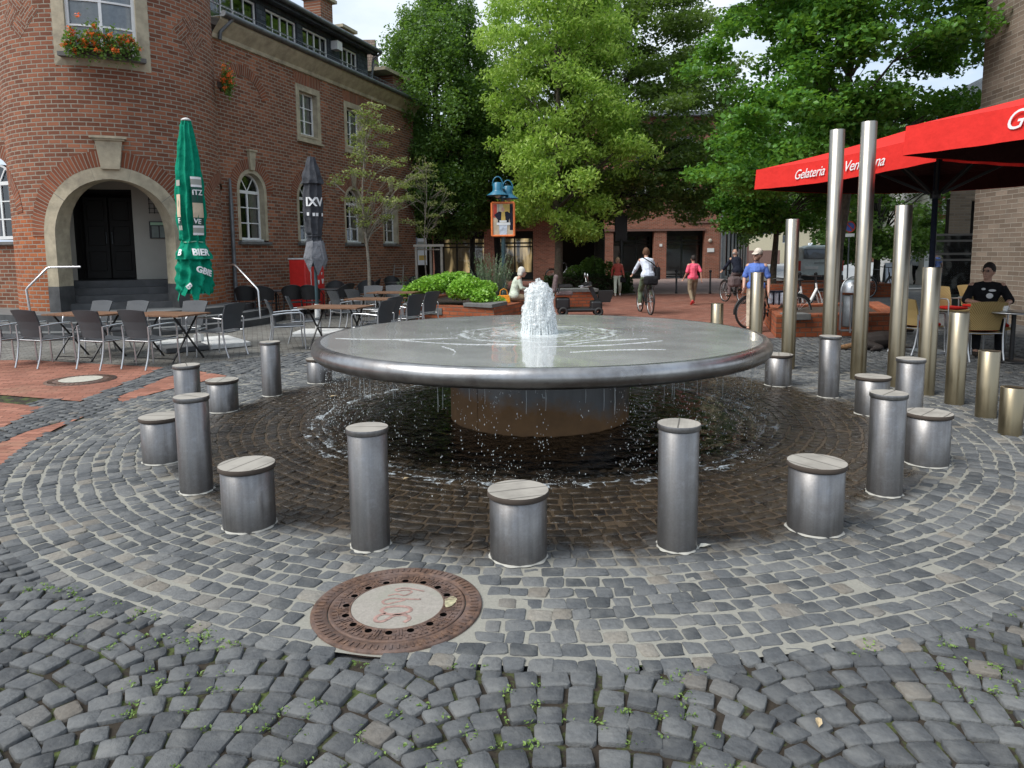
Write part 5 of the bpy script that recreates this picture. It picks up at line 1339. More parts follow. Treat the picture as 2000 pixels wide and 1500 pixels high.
def round_table(loc, label):
    t = thing('black_table', label, 'table', loc, 0, 'black tables along the brick wall')
    mb = MB(); mb.lathe([(0, .71), (.42, .71), (.43, .72), (.42, .735), (0, .735)], n=28); mb.build('tabletop', M_plain('dark tabletop', (.05, .052, .055), .35), t)
    mb = MB(); mb.tube([(0, 0, .02), (0, 0, .71)], .03); mb.lathe([(0, 0), (.24, 0), (.22, .02), (0, .03)], n=20); mb.build('foot', K['black'], t); return t
r0 = round_table((-4.9, 19.3, 0), 'black table right of the red box, behind the grey parasol')
dup(r0, (-3.75, 23.3, 0), 0, 'black table behind the young tree by the wall')
dup(r0, (-6.3, 18.75, 0), 0, 'black table under the first arched window, right of the steps')
# leaning stack of folded wooden chairs at the far corner
t = thing('folded_chair', 'folded wooden slatted chair leaning on the wall at its far corner', 'chair', (-4.45, 27.2, 0), R(-19))
for s in (-1, 1): mb = MB(); mb.bar((s * .2, 0, 0), (s * .2, .25, 1.25), .035); mb.build('leg', K['wood_grey'], t)
mb = MB(); 
for i in range(6): mb.bar((-.2, .09 + i * .028, .45 + i * .14), (.2, .09 + i * .028, .45 + i * .14), .06, .02)
mb.build('slats', K['wood_grey'], t)
# red dispenser box by the wall
bx = thing('red_box', 'red and white advertising dispenser box standing against the brick wall', 'dispenser', (-6.12, 20.25, 0), math.atan2(.946, .324))
mb = MB(); mb.box((0, -.28, .86), (.92, .55, 1.36)); mb.build('cabinet', K['red_gloss'], bx, bevel=.04)
mb = MB(); mb.box((0, -.28, 1.555), (.94, .57, .03)); mb.box((.12, -.562, 1.46), (.62, .012, .14)); mb.build('white_top', K['whitepaint'], bx)
mb = MB(); mb.box((-.22, -.561, .86), (.02, .012, 1.34)); mb.build('divider', K['whitepaint'], bx)
for i, (x, z, w_, h_) in enumerate(((.08, 1.15, .10, .13), (.30, 1.12, .07, .07), (.14, .88, .09, .12), (.34, .90, .12, .14))):
    mb = MB(); mb.add([(x - w_ / 2, -.566, z + h_ / 2), (x + w_ / 2, -.566, z + h_ / 2), (x + w_ * .2, -.566, z - h_ / 2), (x - w_ * .25, -.566, z - h_ / 2)], [(3, 2, 1, 0)]); mb.build('white_mark', K['print_white'], bx)
for sx in (-.38, .38): mb = MB(); mb.box((sx, -.28, .09), (.08, .4, .18)); mb.build('foot', K['black'], bx)

# ------------------------------------------------------------------ closed parasols
def folded_cloth(prof, nfold, seed, amp=.22, sharp=3.):
    """prof: list (z, r); star shaped folds"""
    g = random.Random(seed); ph = [g.uniform(-.25, .25) for _ in range(nfold)]
    n = nfold * 10; mb = MB(); vs = []
    for j, (z, r) in enumerate(prof):
        for i in range(n):
            t = 2 * PI * i / n; f = (t * nfold / (2 * PI)) % 1; k = int(t * nfold / (2 * PI))
            fold = 1 - amp * (abs(math.sin(PI * f + ph[k % nfold] * .5)) ** .6) * (1 + ph[k % nfold])
            tw = t + .05 * math.sin(j * .5 + k)
            rr_ = r * (fold + amp * .5) * (1 + .05 * math.sin(j * .9 + k * 2.1))
            vs.append((rr_ * math.cos(tw), rr_ * math.sin(tw), z))
    m = len(prof)
    fs = [(j * n + i, j * n + (i + 1) % n, (j + 1) * n + (i + 1) % n, (j + 1) * n + i) for j in range(m - 1) for i in range(n)]
    mb.add(vs, fs, smooth=True); mb.add(vs[-n:], [tuple(range(n))]); return mb
def lerp_prof(ps, k=8):
    out = []
    for (z0, r0), (z1, r1) in zip(ps[:-1], ps[1:]): out += [(z0 + (z1 - z0) * i / k, r0 + (r1 - r0) * i / k) for i in range(k)]
    return out + [ps[-1]]
def prof_r(ps, z):
    for (z0, r0), (z1, r1) in zip(ps[:-1], ps[1:]):
        if min(z0, z1) <= z <= max(z0, z1): return r0 + (r1 - r0) * (z - z0) / (z1 - z0)
    return ps[-1][1]
gp = thing('closed_parasol', 'tall closed green parasol with white lettering, tied with a cord, before the entrance', 'parasol', (-5.78, 12.86, 0), R(0), 'closed parasols on the terrace')
PG = [(.98, .27), (1.15, .30), (1.40, .285), (1.62, .25), (1.88, .185), (1.97, .20), (2.4, .235), (3.0, .215), (3.5, .165), (3.95, .10), (4.06, .075)]
folded_cloth(lerp_prof(PG), 9, 4, .34).build('canopy', K['par_green'], gp)
mb = folded_cloth(lerp_prof([(1.60, .315), (1.72, .285), (1.88, .20), (1.93, .185)], 4), 8, 8, .25); mb.build('valance_flap', K['par_green'], gp)
mb = MB()
for k in range(6):    # loose lower points
    a = R(-150 + k * 42); c_, s_ = math.cos(a), math.sin(a); t_ = (-s_, c_)
    w_ = .12; zb = .84 + .10 * (k % 2)
    mb.add([(c_ * .22 - t_[0] * w_, s_ * .22 - t_[1] * w_, 1.22), (c_ * .22 + t_[0] * w_, s_ * .22 + t_[1] * w_, 1.22), (c_ * .31 + t_[0] * .03, s_ * .31 + t_[1] * .03, zb), (c_ * .31 - t_[0] * .05, s_ * .31 - t_[1] * .05, zb + .03)], [(0, 3, 2, 1)])
mb.build('loose_corner', K['par_green'], gp)
mb = MB(); mb.tube([(.185 * math.cos(2 * PI * i / 24), .185 * math.sin(2 * PI * i / 24), 1.91 + .008 * math.sin(i)) for i in range(24)], .010, 6, closed=True); mb.build('tie_cord', M_plain('pale green cord', (.25, .5, .36), .7), gp)
mb = MB(); mb.lathe([(0, 4.055), (.08, 4.055), (.085, 4.075), (.05, 4.10), (0, 4.115)], n=20); mb.build('top_cap', K['white_plastic'], gp)
mb = MB(); mb.tube([(0, 0, .55), (0, 0, 1.2)], .032, 12); mb.build('pole', K['polegreen'], gp)
mb = MB(); mb.tube([(0, 0, .1), (0, 0, .56)], .042, 12); mb.box((0, 0, .16), (.13, .13, .12)); mb.build('white_socket', K['white_plastic'], gp)
for i, (x, y) in enumerate(((-.36, -.36), (.36, -.36), (.36, .36), (-.36, .36))):
    m4 = Matrix.Rotation(R(38), 3, 'Z'); q = m4 @ Vector((x, y, .05)); mb = MB(); mb.box(q, (.70, .70, .085), M=m4); mb.build('base_slab', K['white_plastic'] if i != 0 else M_plain('grey slab', (.10, .105, .11), .7), gp, bevel=.01)
def wrapmap(ps, a0, zc_, rot=0., off=.03):
    """lettering plane -> hanging cloth: x runs round the cloth, y up"""
    def f(x, y, z):
        xx = x * math.cos(rot) - y * math.sin(rot); yy = x * math.sin(rot) + y * math.cos(rot)
        zz = zc_ + yy; r_ = prof_r(ps, zz) + off + z; t = a0 + xx / r_
        return Vector((r_ * math.cos(t), r_ * math.sin(t), zz))
    return f
AV = math.atan2(-12.86, 5.78)    # azimuth from the parasol towards the viewer
def cloth_patch(ps, a0, z0, z1, w, mat, name, par, off=.02, k=6):
    mb = MB(); vs = []
    for j in range(k + 1):
        z = z0 + (z1 - z0) * j / k; r_ = prof_r(ps, z) + off
        for i in range(k + 1):
            t = a0 + (-.5 + i / k) * w / r_; vs.append((r_ * math.cos(t), r_ * math.sin(t), z))
    mb.add(vs, [(j * (k + 1) + i, j * (k + 1) + i + 1, (j + 1) * (k + 1) + i + 1, (j + 1) * (k + 1) + i) for j in range(k) for i in range(k)], smooth=True)
    return mb.build(name, mat, par)
aL = AV + .50
for z0, z1, m_ in ((3.02, 3.06, 'print_white'), (2.92, 3.02, 'print_grey'), (2.88, 2.92, 'print_white'), (2.72, 2.88, 'print_dark'), (2.60, 2.72, 'print_dark'), (2.20, 2.34, 'print_dark'), (2.16, 2.20, 'print_white'), (2.07, 2.16, 'print_grey'), (2.03, 2.07, 'print_white')):
    cloth_patch(PG, aL, z0, z1, .21, K[m_], 'print_band', gp)
cloth_patch(PG, aL, 2.34, 2.60, .20, K['print_cream'], 'print_panel', gp)
for z0, z1, m_ in ((2.9, 3.0, 'print_grey'), (2.12, 2.2, 'print_grey'), (2.35, 2.75, 'print_cream'), (2.2, 2.35, 'print_dark')): cloth_patch(PG, AV - .98, z0, z1, .10, K[m_], 'print_band', gp)
text_mesh('iTZ', .13, K['print_white'], 'lettering', gp, wrapmap(PG, aL, 2.78, 0, .028), .003, bold=.003)
text_mesh('VE', .12, K['print_white'], 'lettering', gp, wrapmap(PG, aL - .12, 2.27, -.1, .028), .003, bold=.003)
text_mesh('F', .12, K['print_white'], 'lettering', gp, wrapmap(PG, AV - .95, 2.28, 0, .028), .003, bold=.003)
PF = [(1.55, .34), (1.72, .30), (1.88, .23), (1.95, .2)]
text_mesh('BIER', .16, K['print_white'], 'lettering', gp, wrapmap(PF, AV + .42, 1.72, -.03, .01), .003, bold=.006)
text_mesh('GBIE', .15, K['print_white'], 'lettering', gp, wrapmap(PG, AV + .55, 1.38, -.35, .035), .003, bold=.006)
text_mesh('B', .15, K['print_white'], 'lettering', gp, wrapmap(PG, AV - .35, 1.12, -.9, .035), .003, bold=.006)
text_mesh('B', .15, K['print_white'], 'lettering', gp, wrapmap(PF, AV - .85, 1.72, 0, .01), .003, bold=.006)

ep = thing('closed_parasol', 'closed dark grey parasol with pale lettering, tied low, before the arched windows', 'parasol', (-4.06, 14.6, 0), 0, 'closed parasols on the terrace')
PE = [(1.42, .13), (1.60, .20), (1.78, .18), (2.02, .135), (2.10, .155), (2.5, .19), (2.9, .185), (3.3, .14), (3.6, .065)]
folded_cloth(lerp_prof(PE), 8, 14, .32).build('canopy', K['par_grey'], ep)
folded_cloth(lerp_prof([(3.10, .215), (3.25, .185), (3.45, .125), (3.64, .07)], 5), 8, 3, .3).build('top_flap', K['par_grey'], ep)
mb = MB(); AE = math.atan2(-14.6, 4.06)
for k, (da, zb, w_) in enumerate(((-.6, 1.30, .13), (.25, 1.22, .15), (.95, 1.34, .12), (1.7, 1.25, .12))):
    a = AE + da; c_, s_ = math.cos(a), math.sin(a); tx, ty = -s_, c_
    mb.add([(c_ * .16 - tx * w_ * .6, s_ * .16 - ty * w_ * .6, 1.92), (c_ * .17 + tx * w_ * .6, s_ * .17 + ty * w_ * .6, 1.95), (c_ * .24 + tx * w_ * .9, s_ * .24 + ty * w_ * .9, 1.55), (c_ * .20, s_ * .20, zb), (c_ * .24 - tx * w_ * .9, s_ * .24 - ty * w_ * .9, 1.6)], [(0, 4, 3, 2, 1)])
mb.build('folded_lining', K['par_greylight'], ep)
mb = MB(); mb.tube([(.14 * math.cos(2 * PI * i / 24), .14 * math.sin(2 * PI * i / 24), 2.04) for i in range(24)], .014, 6, closed=True); mb.build('tie_strap', K['par_grey'], ep)
mb = MB(); mb.tube([(0, 0, .62), (0, 0, 1.5)], .034, 12); mb.build('pole', K['polegreen'], ep)
mb = MB(); mb.tube([(0, 0, .05), (0, 0, .64)], .052, 12); mb.build('white_socket', K['white_plastic'], ep)
mb = MB(); mb.box((0, 0, .04), (.9, .9, .08)); mb.build('base_slab', K['white_plastic'], ep, bevel=.01)
text_mesh('IXV', .24, K['print_white'], 'lettering', ep, wrapmap(PE, AE + .15, 2.72, 0, .03), .003, bold=.008)
for da, zz_ in ((-.5, 2.48), (.05, 2.47), (.35, 2.47), (.95, 2.47)): cloth_patch(PE, AE + da, zz_ - .03, zz_ + .035, .05, K['print_white'], 'print_spot', ep, .03, 2)

# ------------------------------------------------------------------ lamp post with poster frame
lp = thing('street_lamp', 'dark street lamp with two blue bell shades and an orange framed poster', 'street lamp', (-.22, 20.0, 0))
mb = MB(); mb.tube([(0, 0, 0), (0, 0, 3.45)], [.065, .055], 14); mb.lathe([(0, 0), (.09, 0), (.09, .5), (.07, .6), (0, .6)], n=16); mb.build('pole', K['polegreen'], lp)
for i, (x, z, y) in enumerate(((-.14, 3.27, -.15), (.14, 3.20, .15))):
    mb = MB(); mb.lathe([(.10, .34), (.135, .30), (.14, .13), (.16, .09), (.30, -.005), (.305, -.02), (.29, -.02), (.15, .07)], c=(x, y, z), n=28); sh = mb.build('lamp_shade', K['lampblue'], lp)
    mb = MB(); mb.tube([(x * .3, y * .3, z + .1)] + [(x + .145 * math.cos(R(t)) * (1 if i else 1), y, z + .26 + .24 * math.sin(R(t))) for t in range(180, -1, -20)], .018, 8); mb.build('hoop', K['lampblue'], lp)
    mb = MB(); mb.sphere((x, y, z - .01), .10, 16, 10, (1, 1, .75)); mb.build('lamp_globe', K['milk'], sh)
pf = MB(); w_, h_ = .62, .92; zc_ = 2.60; y_ = -.10
for a, b in (((-w_ / 2, y_, zc_ - h_ / 2), (w_ / 2, y_, zc_ - h_ / 2)), ((w_ / 2, y_, zc_ - h_ / 2), (w_ / 2, y_, zc_ + h_ / 2)), ((w_ / 2, y_, zc_ + h_ / 2), (-w_ / 2, y_, zc_ + h_ / 2)), ((-w_ / 2, y_, zc_ + h_ / 2), (-w_ / 2, y_, zc_ - h_ / 2))): pf.tube([a, b], .032, 8)
fr = pf.build('poster_frame', K['print_orange'], lp)
def pp(name, pts, mat, y=-.005):
    mb = MB(); n = len(pts); vs = [(x, y_ + y, zc_ + z) for x, z in pts]
    mb.add(vs, [tuple(range(n))]); return mb.build(name, mat, fr)
mb = MB(); mb.box((0, y_ + .008, zc_), (w_ - .02, .02, h_ - .02)); mb.build('poster_board', K['print_cream'], fr)
rect = lambda a, b, c, d: [(a, c), (b, c), (b, d), (a, d)]
pp('poster_print', rect(-.27, -.17, .05, .42), K['print_red'], -.006); pp('poster_print', rect(-.15, -.10, .1, .42), K['print_grey'], -.006); pp('poster_print', rect(.0, .2, .18, .42), K['print_yellow'], -.006); pp('poster_print', rect(.19, .28, -.3, .42), K['cloth_navy'], -.006)
pp('poster_figure', [(-.10, -.44), (.10, -.44), (.12, -.10), (-.12, -.10)], K['cloth_pale'], -.010)
pp('poster_figure', [(-.25, .12), (-.14, -.02), (-.16, -.14), (-.06, -.14), (-.04, .20), (-.12, .22)], K['cloth_navy'], -.010); pp('poster_figure', [(.25, .12), (.12, .22), (.04, .20), (.08, -.14), (.16, -.12), (.16, -.02)], K['cloth_navy'], -.010)
pp('poster_figure', [(-.06, -.10), (.08, -.10), (.05, .20), (-.04, .20)], K['print_yellow'], -.011)
pp('poster_figure', [(.045 * math.cos(k * PI / 6), .27 + .06 * math.sin(k * PI / 6)) for k in range(12)], K['skin'], -.012)
pp('poster_band', rect(-.18, .20, -.16, -.09), K['print_white'], -.013); pp('poster_band', rect(-.10, .10, -.085, -.03), K['print_white'], -.013)
# ------------------------------------------------------------------ left brick planter with shrubs
PLA = [(-.41, 16.0), (.62, 18.9), (.9, 21.2), (-2.2, 21.8), (-3.0, 18.6), (-2.35, 17.4)]
pl = thing('brick_planter', 'low orange brick planter with grey corner stones, full of lime green shrubs', 'planter', (-1, 18.6, 0))
MB = PB
def inset(poly, d):
    n = len(poly); out = []
    ar = sum(poly[i][0] * poly[(i + 1) % n][1] - poly[(i + 1) % n][0] * poly[i][1] for i in range(n)); sg = 1 if ar > 0 else -1
    for i in range(n):
        p0, p1, p2 = Vector(poly[i - 1]), Vector(poly[i]), Vector(poly[(i + 1) % n])
        a = (p1 - p0).normalized(); b = (p2 - p1).normalized(); na = Vector((-a.y, a.x)) * sg; nb = Vector((-b.y, b.x)) * sg
        m_ = (na + nb); m_ = m_ / max(.2, m_.dot(na)); out.append((p1.x + m_.x * d, p1.y + m_.y * d))
    return out
def planter_wall(poly, h, w, par, mat, capmat, caph=.0, front=None):
    mb = MB(); inn = inset(poly, w); n = len(poly); acc = 0
    ar = sum(poly[i][0] * poly[(i + 1) % n][1] - poly[(i + 1) % n][0] * poly[i][1] for i in range(n))
    for i in range(n):
        j = (i + 1) % n; p, q, a, b = poly[i], poly[j], inn[i], inn[j]; e = math.dist(p, q)
        f1 = [(p[0], p[1], 0), (q[0], q[1], 0), (q[0], q[1], h), (p[0], p[1], h)]; f2 = [(p[0], p[1], h), (q[0], q[1], h), (b[0], b[1], h), (a[0], a[1], h)]; f3 = [(a[0], a[1], h), (b[0], b[1], h), (b[0], b[1], 0), (a[0], a[1], 0)]
        for f, uv in ((f1, [(acc, 0), (acc + e, 0), (acc + e, h), (acc, h)]), (f2, [(0, acc), (0, acc + e), (w, acc + e), (w, acc)]), (f3, [(acc, h), (acc + e, h), (acc + e, 0), (acc, 0)])):
            if ar < 0: f = f[::-1]; uv = uv[::-1]
            mb.add(f, [(0, 1, 2, 3)], [uv])
        acc += e
    mb.build('brick_wall', mat, par); mb = MB(); mb.prism(inn, h - .10, h - .06); mb.build('soil', K['soil'], par)
planter_wall(PLA, .41, .30, pl, K['brick_plant'], None)
mb = MB(); mb.prism([(-.45, 15.93), (-.10, 16.9), (-.42, 17.05), (-.62, 16.5), (-1.05, 16.75), (-1.15, 16.50)], .412, .50); mb.build('corner_stone', K['stonegrey'], pl, bevel=.01)
mb = MB(); d_ = Vector((-.41 + 2.35, 16.0 - 17.4, 0)).normalized(); mb.bar(Vector((-2.05, 17.17, .27)), Vector((-2.05, 17.17, .27)) + d_ * .45, .03, .16); mb.build('stone_block', K['stonegrey'], pl)
MB = MB_
def shrub(name, label, cat, blobs_, n, size, mat, seed, stems=None, aspect=.55, up=.6, droop=0., dirs=None, group=None, loc=None):
    g = np.random.default_rng(seed); base = loc or (blobs_[0][0], blobs_[0][1], blobs_[0][2] * 0)
    root = thing(name, label, cat, base, group=group)
    w = np.array([b[3] * b[4] * b[5] for b in blobs_]); w = w / w.sum(); idx = g.choice(len(blobs_), n, p=w); B_ = np.array(blobs_)[idx]
    d = g.normal(0, 1, (n, 3)); d /= np.linalg.norm(d, axis=1)[:, None]; rad = g.uniform(.25, 1, n) ** .45
    P = B_[:, :3] + d * rad[:, None] * B_[:, 3:6] - np.array(base)
    leaves('foliage', P, size, mat, g, up, parent=root, aspect=aspect, droop=droop)
    if stems:
        mb = MB()
        for a, b, r_ in stems: mb.tube([Vector(a) - Vector(base), Vector(b) - Vector(base)], [r_, r_ * .5], 6)
        mb.build('stem', K['bark'], root)
    return root
g_ = random.Random(3)
bl = []
for _ in range(46):
    t_ = g_.random(); u_ = g_.random()
    x = -2.5 + 2.0 * t_ ; y = 17.48 - 1.0 * t_ + u_ * 1.6
    bl.append((x, y, .53 + .27 * math.sin(PI * min(1, .12 + t_ * .9)) + g_.uniform(-.05, .12) + .13 * u_, g_.uniform(.22, .36), g_.uniform(.22, .36), g_.uniform(.15, .24)))
bl += [(-.45, 17.1, .50, .3, .3, .16), (-.75, 16.85, .42, .2, .15, .14), (-2.55, 17.9, .45, .3, .3, .2)]
shrub('lime_shrub', 'lush lime green shrub mass filling the brick planter behind the bowl', 'shrub', bl, 21000, .075, K['leaf_lime'], 5, aspect=.8, up=1., loc=(-1.4, 17.8, .35))
def spiky(name, label, loc, n, h, sp, seed, mat):
    g = np.random.default_rng(seed); root = thing(name, label, 'shrub', loc)
    P = []; Dd = []; mb = MB()
    for i in range(n):
        a = g.uniform(0, 2 * PI); r0_ = abs(g.normal(0, sp * .35)); lean = g.uniform(.1, 1) * sp; hh = h * g.uniform(.55, 1)
        p0 = np.array([r0_ * math.cos(a), r0_ * math.sin(a), 0.]); p1 = p0 + np.array([lean * math.cos(a), lean * math.sin(a), hh])
        mb.tube([p0, (p0 + p1) / 2 + np.array([0, 0, .05]), p1], [.006, .005, .002], 4, cap=False)
        for k in range(34):
            t = .15 + .85 * k / 34; q = p0 + (p1 - p0) * t; P.append(q + g.normal(0, .012, 3)); dd = g.normal(0, 1, 3); dd[2] = abs(dd[2]) + .8; Dd.append(dd)
    mb.build('stem', K['bark_pale'], root)
    Dd = np.array(Dd); leaves('foliage', np.array(P), .075, mat, g, 0, parent=root, dirs=Dd, aspect=.22)
spiky('grey_green_shrub', 'tall feathery grey green shrub behind the lime shrubs, by the lamp post', (-.55, 18.9, .35), 95, 1.35, .42, 4, K['leaf_grey'])
spiky('grey_green_shrub', 'small feathery grey green sprigs at the left end of the planter', (-2.75, 20.2, .35), 30, .75, .5, 6, K['leaf_grey'])
# ------------------------------------------------------------------ trees
def crown_leaves(prof, c, ncl, cr, nleaf, size, g, flat=.6, core=.35, gap=0.):
    """cluster centres spread through the crown volume; returns cluster list and leaf points (local)"""
    zs = [p[0] for p in prof]; cl = []
    while len(cl) < ncl:
        z = g.uniform(zs[0], zs[-1]); r = np.interp(z, zs, [p[1] for p in prof]); ox = np.interp(z, zs, [p[2] for p in prof]); oy = np.interp(z, zs, [p[3] for p in prof])
        if g.random() * max(p[1] for p in prof) > r + .25: continue
        a = g.uniform(0, 2 * PI); q = math.sqrt(g.uniform(core, 1)); wob = 1 + .16 * math.sin(3 * a + z * 1.7) + .10 * math.sin(7 * a - z * 2.9)
        cl.append((ox + r * q * wob * math.cos(a), oy + r * q * wob * math.sin(a), z, cr * g.uniform(.6, 1.25)))
    cl = np.array(cl); w = cl[:, 3] ** 2; idx = g.choice(len(cl), nleaf, p=w / w.sum()); K_ = cl[idx]
    d = g.normal(0, 1, (nleaf, 3)); d /= np.linalg.norm(d, axis=1)[:, None]; rad = g.uniform(0, 1, nleaf) ** .5
    d[:, 2] *= flat
    P = K_[:, :3] + d * (rad * K_[:, 3])[:, None]
    return cl, P
def tree(name, label, loc, th, tr, prof, ncl, cr, nleaf, size, mat, bark, seed, flat=.6, core=.3, up=.6, droop=0., aspect=.6, lean=(0, 0), nlimb=34, group=None, top=None, fold=.25):
    g = np.random.default_rng(seed); root = thing(name, label, 'tree', loc, group=group)
    zt = top or prof[-1][0] * .9
    mb = MB(); pts = []; rr_ = []
    for i in range(13):
        t = i / 12; z = zt * t; pts.append((lean[0] * t + .08 * math.sin(z * 1.3 + seed) * min(1, z / 3), lean[1] * t + .07 * math.cos(z * 1.1) * min(1, z / 3), z)); rr_.append(tr * (1.35 if i == 0 else 1) * (1 - .86 * t))
    mb.tube(pts, rr_, 12); mb.build('trunk', bark, root)
    cl, P = crown_leaves(prof, None, ncl, cr, nleaf, size, g, flat, core)
    mb = MB()
    for c_ in cl[g.choice(len(cl), min(nlimb, len(cl)), replace=False)]:
        zb = max(th, c_[2] - math.hypot(c_[0], c_[1]) * .75 - .2); t = min(1, zb / zt); b = np.array([lean[0] * t, lean[1] * t, zb]); r0_ = tr * (1 - .86 * t) * .5
        m_ = (b + c_[:3]) / 2 + np.array([0, 0, .12 * math.hypot(c_[0], c_[1])]) + g.normal(0, .1, 3)
        mb.tube([b, (b + m_) / 2 + g.normal(0, .04, 3), m_, c_[:3]], [r0_, r0_ * .75, r0_ * .5, .012], 6, cap=False)
        for _ in range(3):
            e = c_[:3] + g.normal(0, min(.35, cr * .4), 3); mb.tube([m_, e], [r0_ * .3, .006], 4, cap=False)
    mb.build('limbs', bark, root)
    leaves('crown', P, size, mat, g, up, parent=root, droop=droop, aspect=aspect, fold=fold)
    return root
tree('leafy_tree', 'bright green tree with drooping leaves right behind the fountain jet', (1.75, 26.5, 0), 2.6, .17,
     [(2.3, .8, .55, -.6), (3.0, 1.75, .2, -.4), (4.0, 2.2, .45, -.2), (5.6, 2.6, .5, 0), (7.0, 2.2, .2, 0), (8.0, 2.6, -.2, 0), (9.4, 2.7, .1, .2), (11.0, 2.2, .2, .2), (12.8, .7, .2, .2)], 330, .62, 47000, .17, K['leaf_bright'], K['bark'], 31, flat=.65, core=.35, droop=.8, aspect=.42, up=.2)
tree('hornbeam', 'tall dark conical hornbeam with pointed tops right of the brick building', (-3.15, 31.0, 0), 2.4, .24,
     [(2.6, 1.3, .2, -.2), (3.6, 2.5, .4, 0), (6, 2.9, .5, 0), (8.6, 2.7, .3, 0), (10.4, 1.9, .1, 0), (11.8, 1.0, .1, 0), (13.6, .2, .1, 0)], 520, .52, 92000, .125, K['leaf_horn'], K['bark_dark'], 33, flat=1.25, core=.22, up=.3, aspect=.7, nlimb=50)
spire = tree('hornbeam', 'narrow pointed hornbeam stem rising beside the tall conical one, on its left', (-4.35, 31.4, 0), 6, .12, [(6.5, .9, 0, 0), (8.8, 1.0, 0, 0), (10.6, .65, 0, 0), (11.9, .12, 0, 0)], 90, .42, 13000, .115, K['leaf_horn'], K['bark_dark'], 35, flat=1.3, core=.3, up=.3, aspect=.7, nlimb=12)
tree('hornbeam', 'narrow pointed hornbeam stem rising beside the tall conical one, on its right', (-1.75, 31.6, 0), 6, .12, [(6.5, .9, 0, 0), (8.8, 1.1, 0, 0), (10.8, .75, 0, 0), (12.4, .12, 0, 0)], 90, .42, 13000, .115, K['leaf_horn'], K['bark_dark'], 36, flat=1.3, core=.3, up=.3, aspect=.7, nlimb=12)
tree('linden', 'large dull green linden with layered branches behind the bright green tree', (3.9, 31.5, 0), 3.3, .27,
     [(3.0, 2.2, 2.3, -1.), (3.8, 4.6, 1.1, 0), (5.4, 4.9, 1.2, 0), (7.6, 4.6, 1.3, 0), (9.6, 4.1, 1.5, 0), (11.6, 3.4, 1.2, 0), (13.6, 2.4, .9, 0), (15.4, .6, .7, 0)], 640, .85, 110000, .155, K['leaf_linden'], K['bark_dark'], 37, flat=.36, core=.3, up=1.4, aspect=.75, nlimb=60, droop=.3)
tree('linden', 'dull green linden limb mass left of the bright tree, behind the street lamp', (-.6, 33.0, 0), 3.0, .2,
     [(2.9, 1.4, 0, 0), (4.2, 2.4, -.1, 0), (6.0, 2.3, .2, 0), (7.6, 1.6, .5, 0), (9.2, .5, .6, 0)], 200, .75, 32000, .155, K['leaf_linden'], K['bark_dark'], 39, flat=.4, core=.4, up=1.4, aspect=.75, nlimb=24, droop=.3)
sg_prof = [(3.1, 1.0, -1.3, -.2), (4.0, 2.5, -1.4, 0), (5.2, 3.3, -.3, 0), (6.4, 3.7, .1, 0), (7.6, 3.6, .1, 0), (8.6, 3.7, .4, 0), (10.0, 3.4, .2, 0), (12.0, 1.5, 0, 0)]
tree('sweetgum', 'large sweetgum with star shaped leaves above the steel pillars on the right', (9.0, 19.6, 0), 3.7, .19, sg_prof, 320, .70, 88000, .135, K['leaf_gum'], K['bark'], 41, flat=.5, core=.3, up=.9, aspect=.8, nlimb=22, droop=.4, lean=(.45, 0))
tree('sweetgum', 'smaller sweetgum left of the pillars whose trunk rises behind the man in blue', (9.75, 26.2, 0), 2.4, .14, [(2.4, 1.2, -.2, 0), (3.2, 2.5, 0, 0), (4.4, 2.9, .2, 0), (5.6, 2.4, .1, 0), (6.8, 1.0, 0, 0)], 190, .64, 34000, .155, K['leaf_gum'], K['bark'], 43, flat=.5, core=.3, up=.9, aspect=.8, nlimb=30, droop=.3)
tree('street_tree', 'dark dense street tree behind the tallest pillars, over the no parking sign', (16.6, 32.0, 0), 1.6, .16, [(1.3, 1.8, -.4, 0), (2.4, 3.2, 0, 0), (4.2, 3.6, 0, 0), (6.0, 2.6, 0, 0), (7.4, .8, 0, 0)], 210, .75, 26000, .18, K['leaf_horn'], K['bark_dark'], 45, flat=.6, core=.3, aspect=.8)
tree('street_tree', 'dark street tree further right behind the red parasol mast', (21.5, 38.0, 0), 2.2, .16, [(2.2, 1.2, 0, 0), (3.4, 2.8, 0, 0), (5.2, 3.2, 0, 0), (7.2, 2.0, 0, 0), (8.4, .6, 0, 0)], 150, .8, 15000, .2, K['leaf_horn'], K['bark_dark'], 47, flat=.6, core=.3, aspect=.8)
tree('street_tree', 'green street tree far down the road, left of the cream building', (17.8, 58.0, 0), 2.2, .2, [(2.4, 2., 0, 0), (4.0, 4.2, 0, 0), (7., 4.4, 0, 0), (10., 3., 0, 0), (12, .8, 0, 0)], 170, 1.1, 15000, .28, K['leaf_linden'], K['bark_dark'], 49, flat=.6, core=.3, aspect=.8)
tree('young_tree', 'slender young tree with sparse yellowish layered leaves before the brick wall', (-3.95, 19.4, 0), 1.9, .055,
     [(2.4, .25, .2, 0), (3.0, .95, .2, 0), (3.8, 1.1, .2, 0), (4.6, .8, .2, 0), (5.2, .4, .2, 0), (5.6, .1, .2, 0)], 60, .30, 3600, .085, K['leaf_pale'], K['bark_pale'], 51, flat=.34, core=.12, up=1.2, aspect=.55, nlimb=46, top=5.4)
tree('young_tree', 'thin staked sapling with sparse pale leaves in front of the dark hornbeam', (-2.85, 23.6, 0), 2.0, .03,
     [(2.4, .3, 0, 0), (3.2, .95, 0, 0), (4.1, .75, 0, 0), (4.7, .3, 0, 0), (5.1, .05, 0, 0)], 34, .3, 1500, .075, K['leaf_pale'], K['bark_pale'], 53, flat=.35, core=.1, up=1.2, aspect=.55, nlimb=26, top=4.9)
